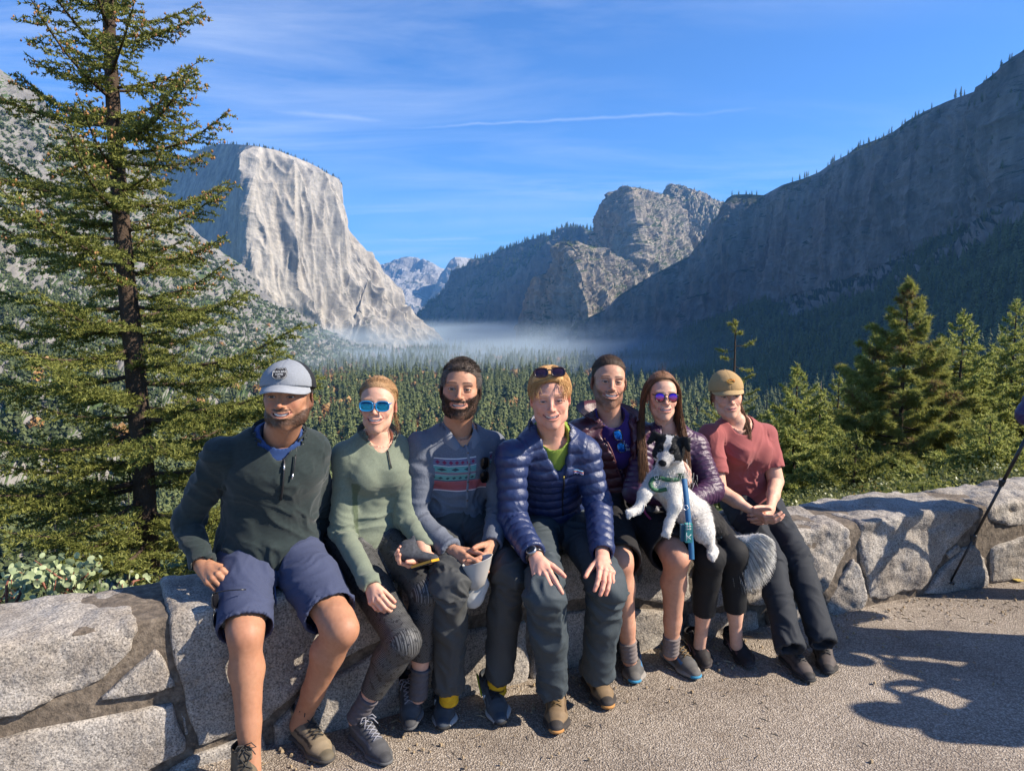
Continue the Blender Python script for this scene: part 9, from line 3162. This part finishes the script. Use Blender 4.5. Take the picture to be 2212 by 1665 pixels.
# bystanders to the right of the view (their shadows lie on the slab)
def stander(x, y, face, label, jcol, tcol, skin_, hgt=1.0, arms='camera', hat=None, seed=0):
 fw = unit(np.array([face[0], face[1], 0.0]))
 sd = np.cross([0, 0, 1.], fw)
 b0 = np.array([x, y, 0.])
 q = lambda s_, f_, z_: b0 + sd * s_ * hgt + fw * f_ * hgt + np.array([0, 0, z_ * hgt])
 if arms == 'camera':
  A = dict(ell=q(-.30, .10, 1.13), wrl=q(-.10, .28, 1.33), elr=q(.30, .10, 1.13), wrr=q(.10, .28, 1.33))
 elif arms == 'wide':
  A = dict(ell=q(-.42, .12, 1.20), wrl=q(-.12, .30, 1.45), elr=q(.42, .12, 1.20), wrr=q(.12, .30, 1.45))
 else:
  A = dict(ell=q(-.30, -.02, 1.06), wrl=q(-.16, .24, 1.02), elr=q(.27, -.02, 1.08), wrr=q(.27, .05, .84))
 p = Fig(label, 'people standing beyond the right edge', neck=q(0, 0, 1.44), pelvis=q(0, 0, .93), shl=q(-.17, 0, 1.38), shr=q(.17, 0, 1.38), knl=q(-.11, .02, .50), knr=q(.12, .02, .50), anl=q(-.12, 0, .10), anr=q(.13, 0, .10), hipside=sd, **A)
 sp = dict(skin=skin_, w=1, browcol=(.03, .02, .015), smile=.3, open=.002, scalp=(.04, .03, .02))
 yaw = math.degrees(math.atan2(fw[0], -fw[1]))
 p.head(sp, q(0, .09, 1.58), yaw=yaw)
 p.core(skin_)
 f = Field(*p.bounds(('neck', 'pelvis', 'shl', 'shr', 'ell', 'elr', 'wrl', 'wrr'), .2), .008)
 p.torso(f, (.17, .12), (.155, .115), (.17, .13), sh=.056)
 bn = p.sleeve(f, 'l', (.062, .055, .043)) + p.sleeve(f, 'r', (.062, .055, .043))
 V, Fa = f.mesh()
 V = folds(V, Fa, [(p.J['pelvis'], p.J['neck'], .13)] + bn, amp=.005, seed=seed)
 p.part('jacket', V, Fa, nylon_m, attrs={'Col': np.tile(np.array(jcol, float), (len(V), 1))})
 trousers(p, tcol, (.092, .070, .066, .060), seed=seed + 3, h=.008)
 for nm, rt in (('l', True), ('r', False)):
  V, Fa, tips, kn, info = hand_geo(p.J['wr' + nm], unit(p.J['wr' + nm] - p.J['el' + nm]), fw * .3 + sd * (1 if rt else -1), rt, elbow=p.J['el' + nm], start=.7, h=.004)
  p.skin(V, Fa, hand_color(V, skin_, tips, kn))
 p.finish()
 for nm, k in (('l', -1), ('r', 1)):
  h_ = q(k * .125, -.07, .006)
  shoe(p.root, h_, h_ + (fw + sd * k * .15) * .28, np.array([0, 0, 1.]), 'trail', ((.02, .02, .022), (.03, .03, .03), (.03, .03, .03), (.02, .02, .02), (.03, .03, .03), (.02, .02, .02)), k < 0)
 V, Fa = hair_shell(sp, .008, (0, -.070, .070), (0, -.64, -.77), low=-.07)
 mesh_np('hair', p.W(V), Fa, hair_dark, p.root)
 return p
stander(3.20, 4.10, (.12, -1), 'person in a violet blue jacket standing at the right edge beside the black pole', (.025, .016, .075), (.02, .02, .025), sk5, 1.0, 'relaxed', seed=1)
stander(3.40, 3.28, (-.8, .5), 'person in a dark green jacket standing beyond the right edge, nearest the wall end', (.02, .05, .03), (.03, .03, .03), sk4, 1.04, 'camera', seed=2)
stander(3.95, 2.90, (-.75, .65), 'person in a tan jacket with raised elbows taking a picture past the right edge', (.25, .18, .10), (.03, .03, .05), sk5, .98, 'wide', seed=3)
stander(3.70, 2.50, (-.5, .85), 'person in a grey jacket standing closest to the viewer past the right edge', (.15, .15, .16), (.02, .02, .03), sk3, 1.02, 'camera', seed=4)
# trekking pole leaning from the right edge
black_al = plain('black_aluminium', (.012, .012, .013), .35)
tip, top_ = PZ(2043, 1276, 0.0), P(2238, 905, 3.84)
pole = empty('trekking_pole', tip, 'thin black trekking pole leaning across the right end of the wall', 'trekking pole')
d = top_ - tip
for nm, a, b_, ra, rb in (('tip', 0, .045, .003, .006), ('lower_shaft', .04, .34, .0062, .0065), ('middle_shaft', .34, .66, .0078, .008), ('upper_shaft', .66, .93, .0095, .0098), ('grip', .92, 1.06, .015, .017)):
 V, Fa = tube([tip + d * a, tip + d * (a + b_) / 2, tip + d * b_], [ra, (ra + rb) / 2, rb], 12)
 mesh_np(nm, V, Fa, black_al, pole)
for t in (.335, .655):
 V, Fa = tube([tip + d * (t - .018), tip + d * (t - .012), tip + d * (t + .012), tip + d * (t + .018)], [.009, .0125, .0125, .009], 12)
 mesh_np('clamp', V, Fa, black_al, pole)
 V, Fa = box_vf(tip + d * t + np.array([-.014, -.004, 0]), (.007, .006, .016)); mesh_np('lever', V, Fa, black_al, pole, smooth=False)
V, Fa = tube([tip + d * .055, tip + d * .058, tip + d * .061], [.006, .024, .006], 16); mesh_np('basket', V, Fa, black_al, pole)
# second pole lies further right; only its shadow and foot come near the frame
tip2, top2 = np.array([3.90, 4.24, 0.0]), np.array([4.20, 5.00, 1.0])
V, Fa = tube([tip2, (tip2 + top2) / 2, top2], [.005, .008, .014], 10)
pole2 = empty('trekking_pole', tip2, 'second trekking pole leaning on the wall past the right edge', 'trekking pole')
mesh_np('shaft', V, Fa, black_al, pole2)
V, Fa = tube([top2, top2 + [.02, 0, .12]], [.015, .016], 10); mesh_np('grip', V, Fa, black_al, pole2)
# bright scrap on the ground by the wall at the right
V, Fa = box_vf(PZ(2198, 1252, .012), (.030, .020, .003), np.array([[.9, -.3, .1], [.3, .9, 0], [-.1, 0, .99]]))
o = mesh_np('wrapper', V, Fa, plain('wrapper_yellow', (.45, .33, .08), .4), smooth=False)
meta(o, 'small yellow and white wrapper lying on the ground by the wall', 'litter')
# air
def volume_box(name, lo, hi, density, color, aniso=0.3, label='', noise=None):
 lo, hi = np.array(lo, float), np.array(hi, float)
 V, Fa = box_vf((lo + hi) / 2, (hi - lo) / 2)
 o = mesh_np(name, V, Fa, None, smooth=False)
 m = bpy.data.materials.new(name)
 m.use_nodes = True
 nt = m.node_tree
 nt.nodes.remove(nt.nodes['Principled BSDF'])
 pv = N(nt, 'ShaderNodeVolumePrincipled')
 pv.inputs['Color'].default_value = (*color, 1)
 pv.inputs['Density'].default_value = density
 pv.inputs['Anisotropy'].default_value = aniso
 if noise:
  noise(nt, pv)
 link(nt, pv.outputs[0], nt.nodes['Material Output'].inputs['Volume'])
 o.data.materials.append(m)
 return meta(o, label, None, None, 'stuff'), m
hz, hm = volume_box('haze', (-6500, -60, -153), (7500, 16500, 1420), 4.6e-5, (0.18, 0.50, 1.0), 0.25, 'thin blue air between the overlook and the far mountains')
hm.cycles.homogeneous_volume = True
def smoke(nt, pv):
 g = N(nt, 'ShaderNodeNewGeometry')
 tcn = N(nt, 'ShaderNodeTexCoord')
 pos = tcn.outputs['Object']
 n1 = noise_tex(nt, mapping(nt, pos, (0.0014, 0.0020, 0.014)), 1.0, 4, 0.55)
 sp = N(nt, 'ShaderNodeSeparateXYZ')
 link(nt, pos, sp.inputs[0])
 h = math_(nt, 'SUBTRACT', 1.0, math_(nt, 'DIVIDE', math_(nt, 'ADD', sp.outputs[2], 150.0), 165.0), clamp=True)
 h = math_(nt, 'POWER', h, 2.4)
 d = ramp(nt, n1, [(0.36, (0, 0, 0)), (0.70, (1, 1, 1))])
 ys = math_(nt, 'MULTIPLY', math_(nt, 'DIVIDE', math_(nt, 'SUBTRACT', sp.outputs[1], 1700.0), 1500.0, clamp=True), math_(nt, 'MULTIPLY', h, d))
 link(nt, math_(nt, 'MULTIPLY', ys, 0.012), pv.inputs['Density'])
sm, smm = volume_box('valley_smoke', (-1150, 1500, -151), (1300, 6400, 20), 0.001, (0.70, 0.87, 1.0), 0.0, 'layer of pale smoke lying low over the valley forest', smoke)
